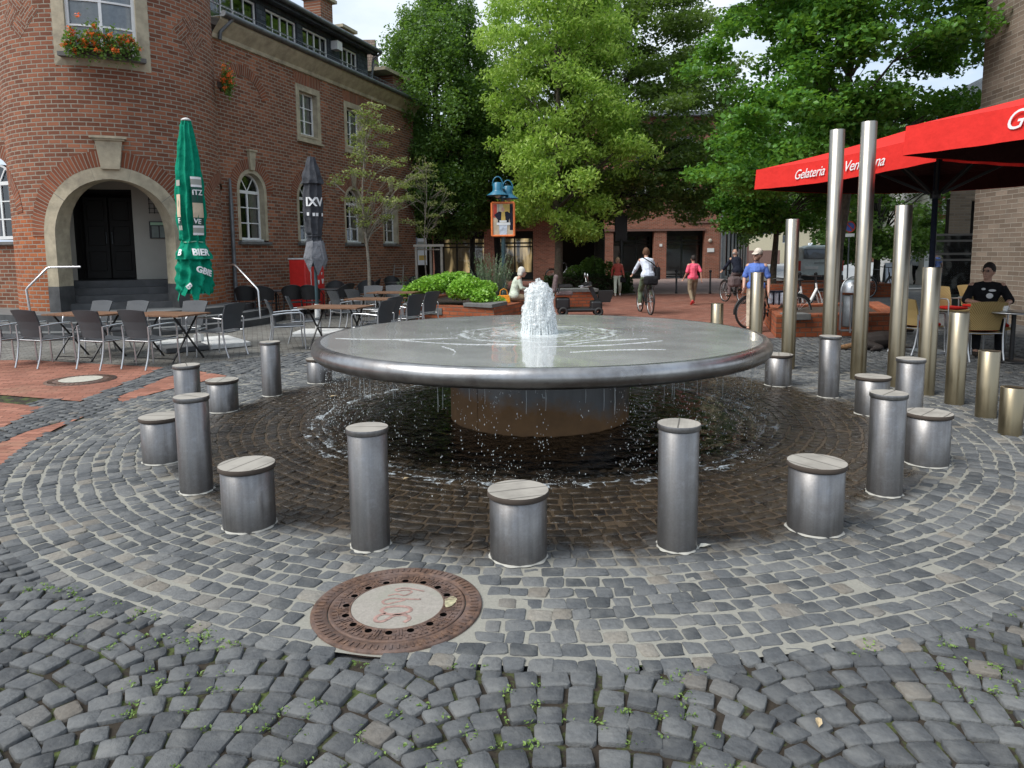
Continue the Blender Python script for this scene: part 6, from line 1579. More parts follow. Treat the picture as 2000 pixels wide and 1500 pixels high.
# stakes of the sapling
t = thing('tree_stake', 'pale wooden stake frame holding the sapling beside the information board', 'tree stake', (-2.72, 23.3, 0))
for x, y in ((-.42, 0), (.42, 0), (0, .5)): mb = MB(); mb.tube([(x, y, 0), (x, y, 1.95)], .045, 8); mb.build('post', K['wood_grey'], t)
mb = MB(); mb.bar((-.5, -.03, 1.93), (.5, -.03, 1.93), .05, .08); mb.bar((.42, 0, 1.8), (0, .5, 1.8), .04); mb.bar((-.42, 0, 1.8), (0, .5, 1.8), .04); mb.build('crossbar', K['wood_grey'], t)
# hedges
def hedge(label, boxc, dims, n, seed, mat='leaf_dark', loc=None):
    g = np.random.default_rng(seed); root = thing('hedge', label, 'hedge', boxc)
    P = g.uniform(-.5, .5, (n, 3)); ax = g.integers(0, 3, n); P[np.arange(n), ax] = np.sign(P[np.arange(n), ax]) * g.uniform(.38, .52, n)
    P = P * np.array(dims); P[:, 2] += dims[2] / 2 + .05 * np.sin(P[:, 0] * 5) ; leaves('foliage', P, .085, K[mat], g, .8, parent=root, aspect=.8)
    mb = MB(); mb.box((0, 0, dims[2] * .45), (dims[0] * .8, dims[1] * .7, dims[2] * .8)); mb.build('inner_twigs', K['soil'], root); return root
hedge('low dark hedge under the linden, left of the woman in the red blouse', (3.1, 28.6, 0), (3.4, 1.5, .75), 9000, 61)
g = np.random.default_rng(62)
shrub('shrub', 'loose dark shrub growing out of the low hedge under the linden', 'shrub', [(3.3, 28.6, 1.05, .55, .4, .45), (3.9, 28.4, .9, .4, .3, .4), (2.6, 28.8, .85, .4, .3, .3)], 2600, .10, K['leaf_horn'], 63, stems=[((3.3, 28.6, 0), (3.4, 28.6, 1.4), .03), ((3.9, 28.4, 0), (4.0, 28.4, 1.2), .02)], aspect=.7, loc=(3.3, 28.6, 0))
# ------------------------------------------------------------------ buildings in the background
def pier(par, x0, x1, y, z1, d=.55, mat='brick_bg', z0=0):
    mb = PB(); mb.box(((x0 + x1) / 2, y + d / 2, (z0 + z1) / 2), (x1 - x0, d, z1 - z0), uv=True); return mb.build('pier', K[mat], par)
K['beam'] = M_plain('brown lintel beam', (.16, .09, .07), .6)
K['frame_dark'] = M_plain('dark green black frames', (.014, .022, .02), .45)
K['litroom'] = None
def _lit():
    m, nt, out = newmat('warm lit shop interior'); p = geo(nt)
    s = N(nt, 'ShaderNodeSeparateXYZ'); L(nt, p, s.inputs[0])
    n = noise(nt, scaled(nt, p, (1.6, 1, .3)), 1, 3)
    c = ramp(nt, n, [(.3, (.10, .10, .09)), (.55, (.36, .34, .26)), (.75, (.5, .44, .28))])
    b = N(nt, 'ShaderNodeBsdfDiffuse'); L(nt, c, b.inputs[0]); e = N(nt, 'ShaderNodeEmission'); e.inputs[0].default_value = (1, .72, .35, 1); L(nt, maprange(nt, n, .5, .72, 0.02, .7), e.inputs[1])
    a = N(nt, 'ShaderNodeAddShader'); L(nt, b.outputs[0], a.inputs[0]); L(nt, e.outputs[0], a.inputs[1]); L(nt, a.outputs[0], out.inputs[0]); return m
K['litroom'] = _lit()
ab = thing('arcade_building', 'red brick arcade building with dark shop windows closing the square', 'building', (3, 43.5, 0))
Y0 = 43.2
def shopfront(x0, x1, y, z1, cols, lit=True, door=False, base=.45):
    mb = PB(); mb.box(((x0 + x1) / 2, y, z1 - .22), (x1 - x0, .1, .44)); mb.box(((x0 + x1) / 2, y, z1 - .95), (x1 - x0, .09, .08)); mb.box(((x0 + x1) / 2, y, z1 - .72), (x1 - x0, .09, .10))
    for i in range(cols + 1): mb.box((x0 + (x1 - x0) * i / cols, y, z1 / 2), (.10, .095, z1))
    mb.box(((x0 + x1) / 2, y, base / 2 + .02), (x1 - x0, .08, base) if not door else (x1 - x0, .08, .08)); f = mb.build('shop_front', K['frame_dark'], ab)
    for i in range(cols):
        a = x0 + (x1 - x0) * i / cols + .05; b = x0 + (x1 - x0) * (i + 1) / cols - .05
        mb = PB(); mb.quad((a, y + .01, base), (b, y + .01, base), (b, y + .01, z1 - .4), (a, y + .01, z1 - .4)); mb.build('pane', K['glass_dark'], f)
    mb = PB(); mb.quad((x0, y + .9, .1), (x1, y + .9, .1), (x1, y + .9, z1), (x0, y + .9, z1)); mb.build('interior', K['litroom'] if lit else K['curtain'], f)
# right part: three storeys above the arcade
ztop = 9.7; H1 = 3.05
xs = [(5.55, 6.25), (8.75, 9.5), (11.85, 12.75)]
for a, b in xs: pier(ab, a, b, Y0, H1)
mb = PB(); S_ = Flat((4.0, Y0), (1, 0), (0, -1))
wops = [(x, x + 1.5, z, z + 1.5, False) for z in (4.1, 7.0) for x in (1.9, 4.7, 7.3)][:6]
wops = [(x, x + 1.2, z, z + 1.45, False) for z in (4.3, 7.1) for x in (1.2, 3.6, 6.0)]
wall(mb, S_, 0, 8.75, H1, ztop, wops, rev=.2)
mb.add([(12.75, Y0, 0), (25.6, 76, 0), (25.6, 76, ztop), (12.75, Y0, ztop)], [(0, 1, 2, 3)], [[(0, 0), (35, 0), (35, ztop), (0, ztop)]])
mb.add([(4.0, Y0, H1), (12.75, Y0, H1), (12.75, Y0 + .6, H1), (4.0, Y0 + .6, H1)], [(3, 2, 1, 0)], [[(0, 0), (8, 0), (8, .6), (0, .6)]])
mb.build('wall', K['brick_bg'], ab)
S_.n = Vector((0, -1, 0))
_MB = MB; MB = PB
for o in wops: glazing(ab, S_, o, -.12, rows=2, curt=None, dark=True)
MB = _MB
mb = PB(); mb.box((8.4, Y0 - .02, H1 - .07), (6.9, .12, .14)); mb.box((11.6, Y0 - .03, 3.42), (1.6, .06, .12)); mb.build('lintel_beam', K['beam'], ab)
mb = PB(); mb.box((8.4, Y0 - .2, ztop + .1), (9.2, .6, .25)); mb.tube([(12.85, Y0 - .1, 0), (12.85, Y0 - .1, 8.2)], .06); mb.build('roof_edge', K['zinc'], ab)
mb = PB(); 
for k in range(16): mb.bar((4.0 + k * .58, Y0 + .1, ztop + .2), (4.0 + k * .58, Y0 + .1, ztop + 1.1), .03)
mb.bar((4, Y0 + .1, ztop + 1.1), (12.8, Y0 + .1, ztop + 1.1), .05); mb.build('roof_railing', K['polegreen'], ab)
shopfront(6.2, 8.8, Y0 + 1.6, H1, 3, lit=False); shopfront(9.45, 11.9, Y0 + 1.0, H1, 2, door=True, lit=False)
mb = PB(); mb.quad((6.0, Y0 + 2.9, 0), (12.7, Y0 + 2.9, 0), (12.7, Y0 + 2.9, H1), (6.0, Y0 + 2.9, H1)); mb.quad((6, Y0 + 3.4, 0), (-14, Y0 + 3.4, 0), (-14, Y0 + 3.4, 4), (6, Y0 + 3.4, 4)); mb.quad((-12, Y0, 3.3), (12.6, Y0, 3.06), (12.6, Y0 + 4, 3.06), (-12, Y0 + 4, 3.3)); mb.build('arcade_back', K['room'], ab)
mb = PB(); mb.box((12.2, Y0 - .03, 1.72), (.42, .03, .24)); mb.build('white_plate', K['whitepaint'], ab)
mb = PB(); mb.box((9.15, Y0 - .02, 2.05), (.16, .03, .16)); mb.build('number_plate', K['whitepaint'], ab)
mb = PB(); mb.sphere((12.15, Y0 - .05, 2.3), .12, sq=(1, .5, 1)); mb.build('wall_lamp', K['milk'], ab)
# side street front: tall narrow openings
dx, dy = .372, .928
for k in range(8):
    s0 = 1.6 + k * 3.2; x = 12.75 + dx * s0; y = Y0 + dy * s0
    mb = PB(); M_ = Matrix(((dx, .928, 0), (dy, -.372, 0), (0, 0, 1))); mb.box((x + .9 * dx + .03, y + .9 * dy, 1.5), (1.8, .08, 3.0), M=M_); fw = mb.build('side_window', K['frame_dark'], ab)
    mb = PB(); mb.box((x + .9 * dx + .05, y + .9 * dy, 3.08), (2.0, .14, .16), M=M_); mb.build('stone_lintel', K['sandstone'], fw)
mb = PB(); mb.tube([(13.0, Y0 + .3, 0), (13.0, Y0 + .3, 9)], .05); mb.build('downpipe', K['zinc'], ab)
# left wing with white fascia
mb = PB(); SL = Flat((-14.0, Y0), (1, 0), (0, -1)); lo = [(1.5, 5.4, 0, 3.0, False), (7.4, 9.2, 0, 3.0, False), (9.75, 12.35, 0, 3.0, False), (13.1, 15.35, 0, 3.0, False), (16.9, 19.3, 0, 3.0, False)]
wall(mb, SL, 0, 18.0 + 1.5, 0, 4.0, lo, rev=.5); mb.build('wing_wall', K['brick_bg'], ab)
mb = PB(); mb.box((-5, Y0 - .5, 4.3), (18, 1.6, .55)); mb.build('white_fascia', K['whitepaint'], ab)
mb = PB(); SU = Flat((-14.0, Y0 + 1.2), (1, 0), (0, -1)); wall(mb, SU, 0, 18.5, 4.5, 9.5, [(x, x + 1.6, 5.4, 7.0, False) for x in (2, 5.5, 9, 12.5)], rev=.2); mb.build('upper_wall', K['brick_bg'], ab)
shopfront(-12.5, -8.6, Y0 + .9, 3.0, 3); shopfront(-4.25, -1.65, Y0 + .9, 3.0, 3); shopfront(-.9, 1.35, Y0 + .9, 3.0, 2)
for i, (x, z) in enumerate(((-4.6, 1.9), (-3.7, 2.5))): pass
# cream building down the road and dark low wall
cb = thing('cream_building', 'pale cream building down the road behind the small sweetgum trunk', 'building', (34, 92, 0))
mb = PB(); SC2 = Flat((29.5, 90), (.98, .2), (.2, -.98)); wall(mb, SC2, 0, 13, 0, 9, [(5.6, 7.4, 2.6, 3.6, False), (9.3, 10.6, 0, 2.6, False), (9.6, 10.8, 4.5, 6, False)], rev=.3); mb.build('wall', K['cream_wall'], cb)
_MB = MB; MB = PB; glazing(cb, SC2, (5.6, 7.4, 2.6, 3.6, False), -.2, curt=None, rows=1); glazing(cb, SC2, (9.6, 10.8, 4.5, 6, False), -.2, curt=None, rows=2); MB = _MB
mb = PB(); mb.box((35.5, 93, 9.6), (14, 8, 1.4)); mb.build('roof', K['tile'], cb)
mb = MB(); mb.box((0, 0, .85), (4.6, .4, 1.7)); o = mb.build('boundary_wall', K['beam'], loc=(30.4, 86, 0)); tag(o, 'dark red low wall in front of the cream building down the road', 'wall')
for i, (x, y, w_, h_, m_, lb, mt) in enumerate(((44, 70, 7, 7.5, 0, 'distant pale house right of the white van, far down the road', 'cream_wall'), (50, 98, 12, 10, 0, 'distant brick house at the end of the street behind the trees', 'brick_bg'))):
    hh = thing('house', lb, 'house', (x, y, 0)); mb = PB(); s_ = Flat((x - w_ / 2, y), (1, 0), (0, -1)); wall(mb, s_, 0, w_, 0, h_, [(1, 2.2, 1, 2.6, False), (3.6, 4.8, 1, 2.6, False), (1, 2.2, 4.2, 5.8, False), (3.6, 4.8, 4.2, 5.8, False)], rev=.3); mb.build('wall', K[mt], hh)
    mb = PB(); mb.box((x, y + 1.5, 1.5 + h_ / 2 - 1.5), (w_ - .1, 1.8, h_ - .2)); mb.build('rooms', K['room'], hh)
    mb = PB(); mb.add([(x - w_ / 2 - .3, y - .4, h_), (x + w_ / 2 + .3, y - .4, h_), (x + w_ / 2 + .3, y + 4, h_ + 3), (x - w_ / 2 - .3, y + 4, h_ + 3)], [(0, 1, 2, 3)], [[(0, 0), (w_, 0), (w_, 4), (0, 4)]]); mb.build('roof', K['tile'], hh)
# ------------------------------------------------------------------ right side buildings
rb = thing('brown_brick_building', 'brown grey brick wall at the right edge behind the seated cafe guest', 'building', (11.1, 17, 0))
K['brick_right'] = M_brick('long brown bricks', (.17, .128, .098), (.27, .215, .17), (.38, .34, .285), bw=.40, rh=.105, ms=.010, off=.5)
mb = PB(); a = Vector((11.1, 17, 0)); d_ = Vector((-.07, -1, 0)).normalized()
SR = Flat((11.1, 17), (-d_.x, -d_.y), (-1, .07)); wall(mb, SR, -9, 0, 0, 9.5, [(-5.9, -4.2, 0, 2.6, False)], rev=.3)
mb.add([(11.1, 17, 0), (17, 16.6, 0), (17, 16.6, 9.5), (11.1, 17, 9.5)], [(0, 1, 2, 3)], [[(0, 0), (5.9, 0), (5.9, 9.5), (0, 9.5)]]); mb.build('wall', K['brick_right'], rb)
mb = PB(); mb.box((13.5, 12.4, 9.6), (6.2, 9.4, .25)); mb.build('roof_edge', K['zinc'], rb)
tb = thing('tan_building', 'tan brick house with dark doorway next to the brown brick wall', 'building', (13.6, 21.5, 0))
mb = PB(); ST = Flat((13.35, 21.6), (.995, -.1), (-.1, -.995)); wall(mb, ST, 0, 4.2, 0, 4.9, [(.62, 1.5, 0, 3.1, False), (.5, 1.0, 4.0, 4.8, False)], rev=.35)
mb.build('wall', K['brick_tan'], tb)
mb = PB(); mb.box((14.5, 22.2, 1.6), (1.6, .3, 3.2)); mb.box((14.2, 22.2, 4.4), (.9, .2, 1.0)); mb.build('doorway', K['room'], tb)
mb = PB(); mb.add([(13.2, 21.3, 4.9), (17.6, 21.3, 4.9), (17.6, 23.5, 6.6), (14.2, 23.5, 6.6)], [(0, 1, 2, 3)], [[(0, 0), (4.4, 0), (4.4, 3), (.6, 3)]]); mb.build('roof', K['slate'], tb)
rd = thing('red_brick_house', 'red brick house with white sign seen between the steel pillars and the tan house', 'building', (19.5, 32, 0))
mb = PB(); SD = Flat((19.2, 32.2), (.985, -.17), (-.17, -.985)); wall(mb, SD, 0, 6, 0, 6.2, [(.1, 1.35, 0, 2.75, False), (.9, 1.5, 3.9, 4.7, False)], rev=.3); mb.add([SD(0, 6.2), SD(6, 6.2), SD(3, 9.6)], [(0, 1, 2)], [[(0, 6.2), (6, 6.2), (3, 9.6)]]); mb.build('wall', K['brick_bg'], rd)
mb = PB(); slab(mb, SD, .1, 1.4, 2.75, 2.9, 0, .3); slab(mb, SD, -.3, 0, 0, 6.2, -6, 0); mb.build('white_trim', K['whitepaint'], rd)
mb = PB(); slab(mb, SD, .3, .95, 3.2, 3.9, 0, .08); mb.build('white_sign', K['whitepaint'], rd)
mb = PB(); slab(mb, SD, .1, 1.35, 0, 2.7, -.32, -.28); mb.build('shop_window', K['glass_dark'], rd)
mb = PB(); mb.add([SD(-.4, 5.9, .3), SD(3, 9.8, .3), SD(3, 9.8, -7), SD(-.4, 5.9, -7)], [(0, 1, 2, 3)], [[(0, 0), (5, 0), (5, 7), (0, 7)]]); mb.add([SD(6.4, 5.9, .3), SD(3, 9.8, .3), SD(3, 9.8, -7), SD(6.4, 5.9, -7)], [(3, 2, 1, 0)], [[(0, 0), (5, 0), (5, 7), (0, 7)]]); mb.build('roof', K['slate'], rd)
# glass wind screen with striped bands
ws = thing('wind_screen', 'glass wind screen with grey horizontal bands left of the brown brick wall', 'wind screen', (12.6, 18.6, 0))
mb = PB(); mb.box((12.35, 18.6, 1.1), (2.5, .03, 1.9)); mb.build('pane', K['glass'], ws)
mb = PB()
for z in (2.02, 1.86, 1.52, 1.36): mb.box((12.35, 18.57, z), (2.5, .012, .05))
mb.build('bands', K['aluminium'], ws)
for x in (11.15, 13.55): mb = PB(); mb.box((x, 18.6, 1.05), (.05, .06, 2.1)); mb.build('post', K['aluminium'], ws)
mb = PB(); mb.box((12.35, 18.6, .22), (2.5, .5, .44)); mb.build('base_box', K['frame_dark'], ws)
# ------------------------------------------------------------------ right brick planters
MB = PB
pr = thing('brick_planter', 'orange brick planter with one grey coping stone behind the stepped pillars', 'planter', (6.5, 14, 0))
planter_wall([(5.02, 13.25), (7.55, 13.5), (8.7, 16.6), (5.75, 15.9)], .43, .34, pr, K['brick_plant'], None)
mb = PB(); mb.box((5.42, 13.36, .40), (.45, .36, .12), rz=.1); mb.build('coping_stone', K['stonegrey'], pr, bevel=.01)
pb = thing('brick_planter', 'long low brick planter around the small sweetgum trunk, behind the parked bicycles', 'planter', (10, 26, 0))
planter_wall([(8.3, 24.6), (13.2, 24.4), (13.6, 27.6), (8.9, 27.6)], .48, .35, pb, K['brick_plant'], None)
pc = thing('brick_planter', 'small brick planter with grey capstone behind the mobility scooter', 'planter', (2, 24, 0))
planter_wall([(1.35, 21.3), (2.55, 21.5), (2.7, 22.6), (1.4, 22.6)], .46, .3, pc, K['brick_plant'], None)
mb = PB(); mb.box((2.0, 21.75, .50), (1.25, .75, .09), rz=.1); mb.build('capstone', K['stonegrey'], pc)
MB = _MB
# ------------------------------------------------------------------ people: one continuous remeshed body, clothes over it
def cap(mb, a, b, ra, rb, n=10):
    a = Vector(a); b = Vector(b); d = b - a
    if d.length < 1e-5: mb.sphere(a, ra, n, 6); return
    u = d.normalized(); pts = []; rs = []
    for k in range(4): t = PI / 2 * (1 - k / 3.); pts.append(a - u * ra * math.sin(t)); rs.append(max(.0008, ra * math.cos(t)))
    for k in range(4): t = PI / 2 * k / 3.; pts.append(b + u * rb * math.sin(t)); rs.append(max(.0008, rb * math.cos(t)))
    mb.tube(pts, rs, n)
def remesh(ob, v, smooth=2):
    m = ob.modifiers.new('Remesh', 'REMESH'); m.mode = 'VOXEL'; m.voxel_size = v; m.use_smooth_shade = True
    if smooth: s = ob.modifiers.new('Smooth', 'SMOOTH'); s.iterations = smooth; s.factor = .5
    return ob
BASE = dict(pelvis=(0, 0, .93), waist=(0, 0, 1.08), chest=(0, .0, 1.28), neck=(0, -.01, 1.44), head=(0, .015, 1.572),
            sh=(.158, -.01, 1.36), el=(.225, -.03, 1.12), wr=(.235, .06, .88), hip=(.09, 0, .90), kn=(.10, .03, .50), an=(.105, -.02, .09))
def person(label, loc, rz, pose=None, s=1., top='cloth_blue', low='cloth_beige', shoe='shoe_dark', hair='hair_grey', sleeve=.6, longsleeve=False, vox=.012, hat=None, female=False, bald=False, shorts=False, legmat=None, name='person', beard=None, hairlen=0.):
    t = thing(name, label, 'person', loc, rz); t.scale = (s, s, s)
    J = {}
    for k, v in BASE.items():
        if k in ('sh', 'el', 'wr', 'hip', 'kn', 'an'): J[k + 'R'] = v; J[k + 'L'] = (-v[0], v[1], v[2])
        else: J[k] = v
    J.update(pose or {}); V = {k: Vector(v) for k, v in J.items()}
    H = V['head']; fwd = Vector(J.get('face', (0, 1, 0))).normalized(); upv = (V['head'] - V['neck']).normalized(); upv = (upv + Vector((0, 0, 1.5))).normalized(); side = fwd.cross(upv).normalized(); fwd = upv.cross(side).normalized()
    hm = lambda x, y, z: H + side * x + fwd * y + upv * z
    mb = MB(); wd = .9 if female else 1.
    cap(mb, V['pelvis'] + Vector((-.07, 0, -.02)), V['pelvis'] + Vector((.07, 0, -.02)), .105, .105); cap(mb, V['pelvis'], V['waist'], .12 * wd, .115 * wd); cap(mb, V['waist'], V['chest'], .115 * wd, .13 * wd)
    for q in 'LR': cap(mb, V['chest'], V['sh' + q], .115 * wd, .062); cap(mb, V['waist'], V['sh' + q] * .7 + V['chest'] * .3, .09, .07)
    cap(mb, V['chest'], V['neck'], .07, .055); cap(mb, V['neck'], hm(0, -.01, -.04), .055, .052)
    mb.sphere(hm(0, -.012, .015), .095, 14, 10, (.80, 1.0, 1.12)); cap(mb, hm(0, .035, -.045), hm(0, .055, -.085), .055, .036); cap(mb, hm(0, .088, .012), hm(0, .108, -.022), .009, .015); cap(mb, hm(-.018, .088, -.058), hm(.018, .088, -.058), .010, .010)
    for q in (-1, 1): mb.sphere(hm(q * .078, -.01, -.01), .022, 8, 6, (.5, .8, 1.3))
    for q in 'LR':
        cap(mb, V['sh' + q], V['el' + q], .052, .040); cap(mb, V['el' + q], V['wr' + q], .040, .026)
        d = (V['wr' + q] - V['el' + q]).normalized(); pal = V['wr' + q] + d * .085; hx = Vector((0, 1, 0)) - d * d.y; hx = hx.normalized() if hx.length > .1 else Vector((1, 0, 0)); cur = hx.cross(d) * (1 if q == 'L' else -1)
        for o in (-.022, 0, .022): cap(mb, V['wr' + q] + hx * o * .6, pal + hx * o, .019, .016, 8)
        for i, (o, l) in enumerate(((-.033, .062), (-.011, .078), (.011, .084), (.033, .074))):
            k1 = pal + hx * o + d * l * .5 + cur * .006; k2 = k1 + d * l * .42 + cur * .028; cap(mb, pal + hx * o, k1, .0092, .0085, 6); cap(mb, k1, k2, .0085, .007, 6)
        th = V['wr' + q] + d * .03 + hx * .028; cap(mb, th, th + d * .035 + hx * .030, .011, .010, 6); cap(mb, th + d * .035 + hx * .030, th + d * .066 + hx * .034 + cur * .01, .010, .008, 6)
        cap(mb, V['hip' + q], V['kn' + q], .085, .056); cap(mb, V['kn' + q], V['an' + q], .056, .038)
        fd = Vector(J.get('foot' + q, (0, 1, -.15))).normalized(); cap(mb, V['an' + q], V['an' + q] + fd * .15 + Vector((0, 0, -.03)), .038, .026)
    remesh(mb.build('body', K['skin'], t), vox * .8 if vox < .011 else vox)
    # upper garment
    mb = MB(); e = .018
    cap(mb, V['pelvis'] + Vector((-.06, 0, .02)), V['pelvis'] + Vector((.06, 0, .02)), .115 + e, .115 + e); cap(mb, V['pelvis'] + Vector((0, 0, .02)), V['waist'], .125 * wd + e, .12 * wd + e); cap(mb, V['waist'], V['chest'], .12 * wd + e, .135 * wd + e)
    for q in 'LR':
        cap(mb, V['chest'], V['sh' + q], .105 * wd + e, .046 + e * .4); cap(mb, V['waist'], V['sh' + q] * .7 + V['chest'] * .3, .095 + e, .07 + e)
        if longsleeve: cap(mb, V['neck'] + Vector((0, 0, -.045)), V['sh' + q], .052, .050); cap(mb, V['sh' + q], V['el' + q], .051 + e * .4, .044 + e * .4); cap(mb, V['el' + q], V['el' + q].lerp(V['wr' + q], .95), .046 + e * .5, .034 + e * .5)
        else: cap(mb, V['sh' + q], V['sh' + q].lerp(V['el' + q], sleeve), .050 + e * .5, .056 + e * .4); cap(mb, V['neck'] + Vector((0, 0, -.045)), V['sh' + q], .052, .050)
    cap(mb, V['chest'], V['neck'] + (V['chest'] - V['neck']) * .35, .10, .072)
    g_ = MB(); remesh(mb.build('jacket' if longsleeve else 'shirt', K[top], t), vox)
    # trousers
    mb = MB(); cap(mb, V['pelvis'] + Vector((-.065, 0, -.03)), V['pelvis'] + Vector((.065, 0, -.03)), .118, .118)
    for q in 'LR':
        cap(mb, V['hip' + q], V['kn' + q], .098, .072)
        if not shorts: cap(mb, V['kn' + q], V['an' + q] + (V['kn' + q] - V['an' + q]) * .12, .070, .056)
    remesh(mb.build('trousers', K[low], t), vox)
    for q in 'LR':
        mb = MB(); fd = Vector(J.get('foot' + q, (0, 1, -.1))).normalized(); a = V['an' + q] + Vector((0, 0, -.035)); cap(mb, a - fd * .035, a + fd * .09, .042, .045); cap(mb, a + fd * .09, a + fd * .155, .045, .034); remesh(mb.build('shoe', K[shoe], t), vox)
    if not bald or hair:
        mb = MB(); mb.sphere(hm(0, -.028, .035), .104, 14, 10, (.84, .98, 1.08))
        if female or hairlen: 
            L_ = hairlen or .06
            for q in (-1, 1): cap(mb, hm(q * .055, -.03, .02), hm(q * .062, -.035, -L_), .045, .04)
            cap(mb, hm(0, -.06, .02), hm(0, -.065, -L_), .06, .055)
        if bald: mb = MB(); cap(mb, hm(-.06, -.05, -.02), hm(.06, -.05, -.02), .045, .045)
        remesh(mb.build('hair', K[hair], t), vox)
    if hat:
        mb = MB(); mb.sphere(hm(0, -.02, .055), .106, 18, 10, (.86, 1.02, .88)); a = hm(0, .075, .045); 
        for i in range(5): cap(mb, hm(-.06 + .03 * i, .06, .042), hm(-.045 + .0225 * i, .145 - .012 * abs(i - 2), .025), .012, .008, 8)
        remesh(mb.build('cap', K[hat], t), vox * .8)
    for q in (-1, 1):
        mb = MB(); mb.sphere(hm(q * .032, .083, .018), .011, 8, 6); mb.build('eye', K['rubber'], t)
    if beard: mb = MB(); cap(mb, hm(-.03, .04, -.085), hm(.03, .04, -.085), .035, .035); cap(mb, hm(-.055, .01, -.05), hm(0, .06, -.09), .025, .03); cap(mb, hm(.055, .01, -.05), hm(0, .06, -.09), .025, .03); remesh(mb.build('beard', K[beard], t), vox)
    return t, V, hm
WL = dict(kneeL=0)
walkA = dict(knR=(.10, .12, .52), anR=(.10, .20, .10), knL=(-.10, .02, .50), anL=(-.10, -.25, .16), wrR=(.26, -.10, .90), elR=(.235, -.10, 1.14), wrL=(-.26, .16, .92), footL=(0, .8, -.6))
# seated woman on the planter edge
lady_pose = dict(pelvis=(0, 0, .53), waist=(0, .03, .68), chest=(0, .09, .86), neck=(0, .15, 1.01), head=(0, .22, 1.13), shR=(.16, .10, .97), shL=(-.16, .10, .97), elR=(.20, .16, .74), elL=(-.20, .16, .74), wrR=(.06, .38, .68), wrL=(-.06, .38, .68),
                 hipR=(.08, .02, .50), hipL=(-.08, .02, .50), knR=(.09, .42, .49), knL=(-.07, .42, .49), anR=(.08, .40, .09), anL=(-.05, .38, .09), face=(0, .85, -.45))
person('elderly person with white hair and mint cardigan sitting on the planter edge, looking down', (.06, 18.0, .03), R(-80), lady_pose, top='cloth_mint', low='cloth_khaki', shoe='cloth_mauve', hair='hair_white', longsleeve=True, female=True, vox=.012)
hb_ = thing('handbag', 'orange handbag standing beside the seated person in the mint cardigan', 'handbag', (-.20, 17.55, .41), R(10))
mb = MB(); mb.prism([(-.17, -.05), (.17, -.05), (.17, .05), (-.17, .05)], 0, .20); 
for i in (4, 5, 6, 7): v = mb.v[i]; mb.v[i] = (v[0] * .86, v[1] * .6, v[2])
mb.build('bag_body', K['bag_orange'], hb_, bevel=.02); mb = MB(); mb.tube([(-.1, 0, .19), (-.08, 0, .32), (0, 0, .36), (.08, 0, .32), (.1, 0, .19)], .010, 8); mb.build('handle', K['bag_orange'], hb_)
# bicycles
def bicycle(label, loc, rz, fmat, steer=0., group='bicycles on the square', rack=True, lowstep=True, tilt=0.):
    t = thing('bicycle', label, 'bicycle', loc, rz, group); t.rotation_euler = (tilt, 0, rz) if tilt else (0, 0, rz)
    Rw = .34
    for y, nm in ((-.54, 'rear'), (.54, 'front')):
        mb = MB(); n = 40; pts = [(0, y + Rw * math.cos(2 * PI * i / n), Rw + Rw * math.sin(2 * PI * i / n)) for i in range(n)]; mb.tube(pts, .021, 8, closed=True); w_ = mb.build('wheel', K['rubber'], t)
        mb = MB(); mb.tube([(0, y + (Rw - .028) * math.cos(2 * PI * i / n), Rw + (Rw - .028) * math.sin(2 * PI * i / n)) for i in range(n)], .009, 6, closed=True)
        for i in range(18): a = 2 * PI * i / 18; mb.tube([(.0, y, Rw), (0, y + (Rw - .03) * math.cos(a), Rw + (Rw - .03) * math.sin(a))], .0022, 4, cap=False)
        mb.tube([(-.04, y, Rw), (.04, y, Rw)], .02, 8); mb.build('rim', K['aluminium'], w_)
        mb = MB(); mb.tube([(0, y + (Rw + .035) * math.cos(R(a)), Rw + (Rw + .035) * math.sin(R(a))) for a in (range(20, 200, 15) if y < 0 else range(35, 175, 15))], .022, 6); mb.build('mudguard', K['black'], t)
    f = K[fmat]; mb = MB(); bb = (0, -.08, .30); ht = (0, .34, .86); hd = (0, .37, .72); st = (0, -.20, .80)
    mb.tube([bb, (0, .15, .42), hd], .034 if lowstep else .022, 10); mb.tube([bb, st], .02, 8); mb.tube([hd, ht], .024, 8)
    if not lowstep: mb.tube([(0, -.17, .72), ht], .02, 8)
    for s in (-.05, .05): mb.tube([(s, -.54, Rw), (s * .5, -.12, .32)], .012, 6); mb.tube([(s, -.54, Rw), (s * .4, -.18, .68)], .010, 6); mb.tube([hd, (s, .42, .60), (s, .54, Rw)], .013, 6)
    mb.build('frame', f, t)
    mb = MB(); mb.tube([(0, .33, .86), (0, .31, 1.02)], .014, 8); mb.tube([(-.30, .12, 1.03), (-.26, .22, 1.05), (-.1, .30, 1.03), (.1, .30, 1.03), (.26, .22, 1.05), (.30, .12, 1.03)], .013, 8); mb.build('handlebar', K['black'], t)
    mb = MB(); mb.tube([st, (0, -.23, .93)], .013, 8); mb.sphere((0, -.26, .95), .1, 12, 8, (.85, 1.35, .35)); mb.build('saddle', K['rubber'], t)
    mb = MB(); mb.lathe([(.085, -.01), (.085, .01), (0, .01)], c=(0, 0), n=20); mb.xf(Matrix.Translation(bb) @ Matrix.Rotation(PI / 2, 4, 'Y')); mb.tube([(-.09, -.08, .30), (-.09, .04, .20)], .009, 6); mb.tube([(.09, -.08, .30), (.09, -.20, .40)], .009, 6); mb.box((-.13, .05, .20), (.09, .06, .02)); mb.box((.13, -.21, .40), (.09, .06, .02)); mb.build('crank', K['black'], t)
    if rack: mb = MB(); mb.box((0, -.52, .745), (.13, .38, .015)); mb.tube([(.06, -.54, Rw), (.06, -.60, .74)], .006, 5); mb.tube([(-.06, -.54, Rw), (-.06, -.60, .74)], .006, 5); mb.build('rack', K['black'], t)
    return t
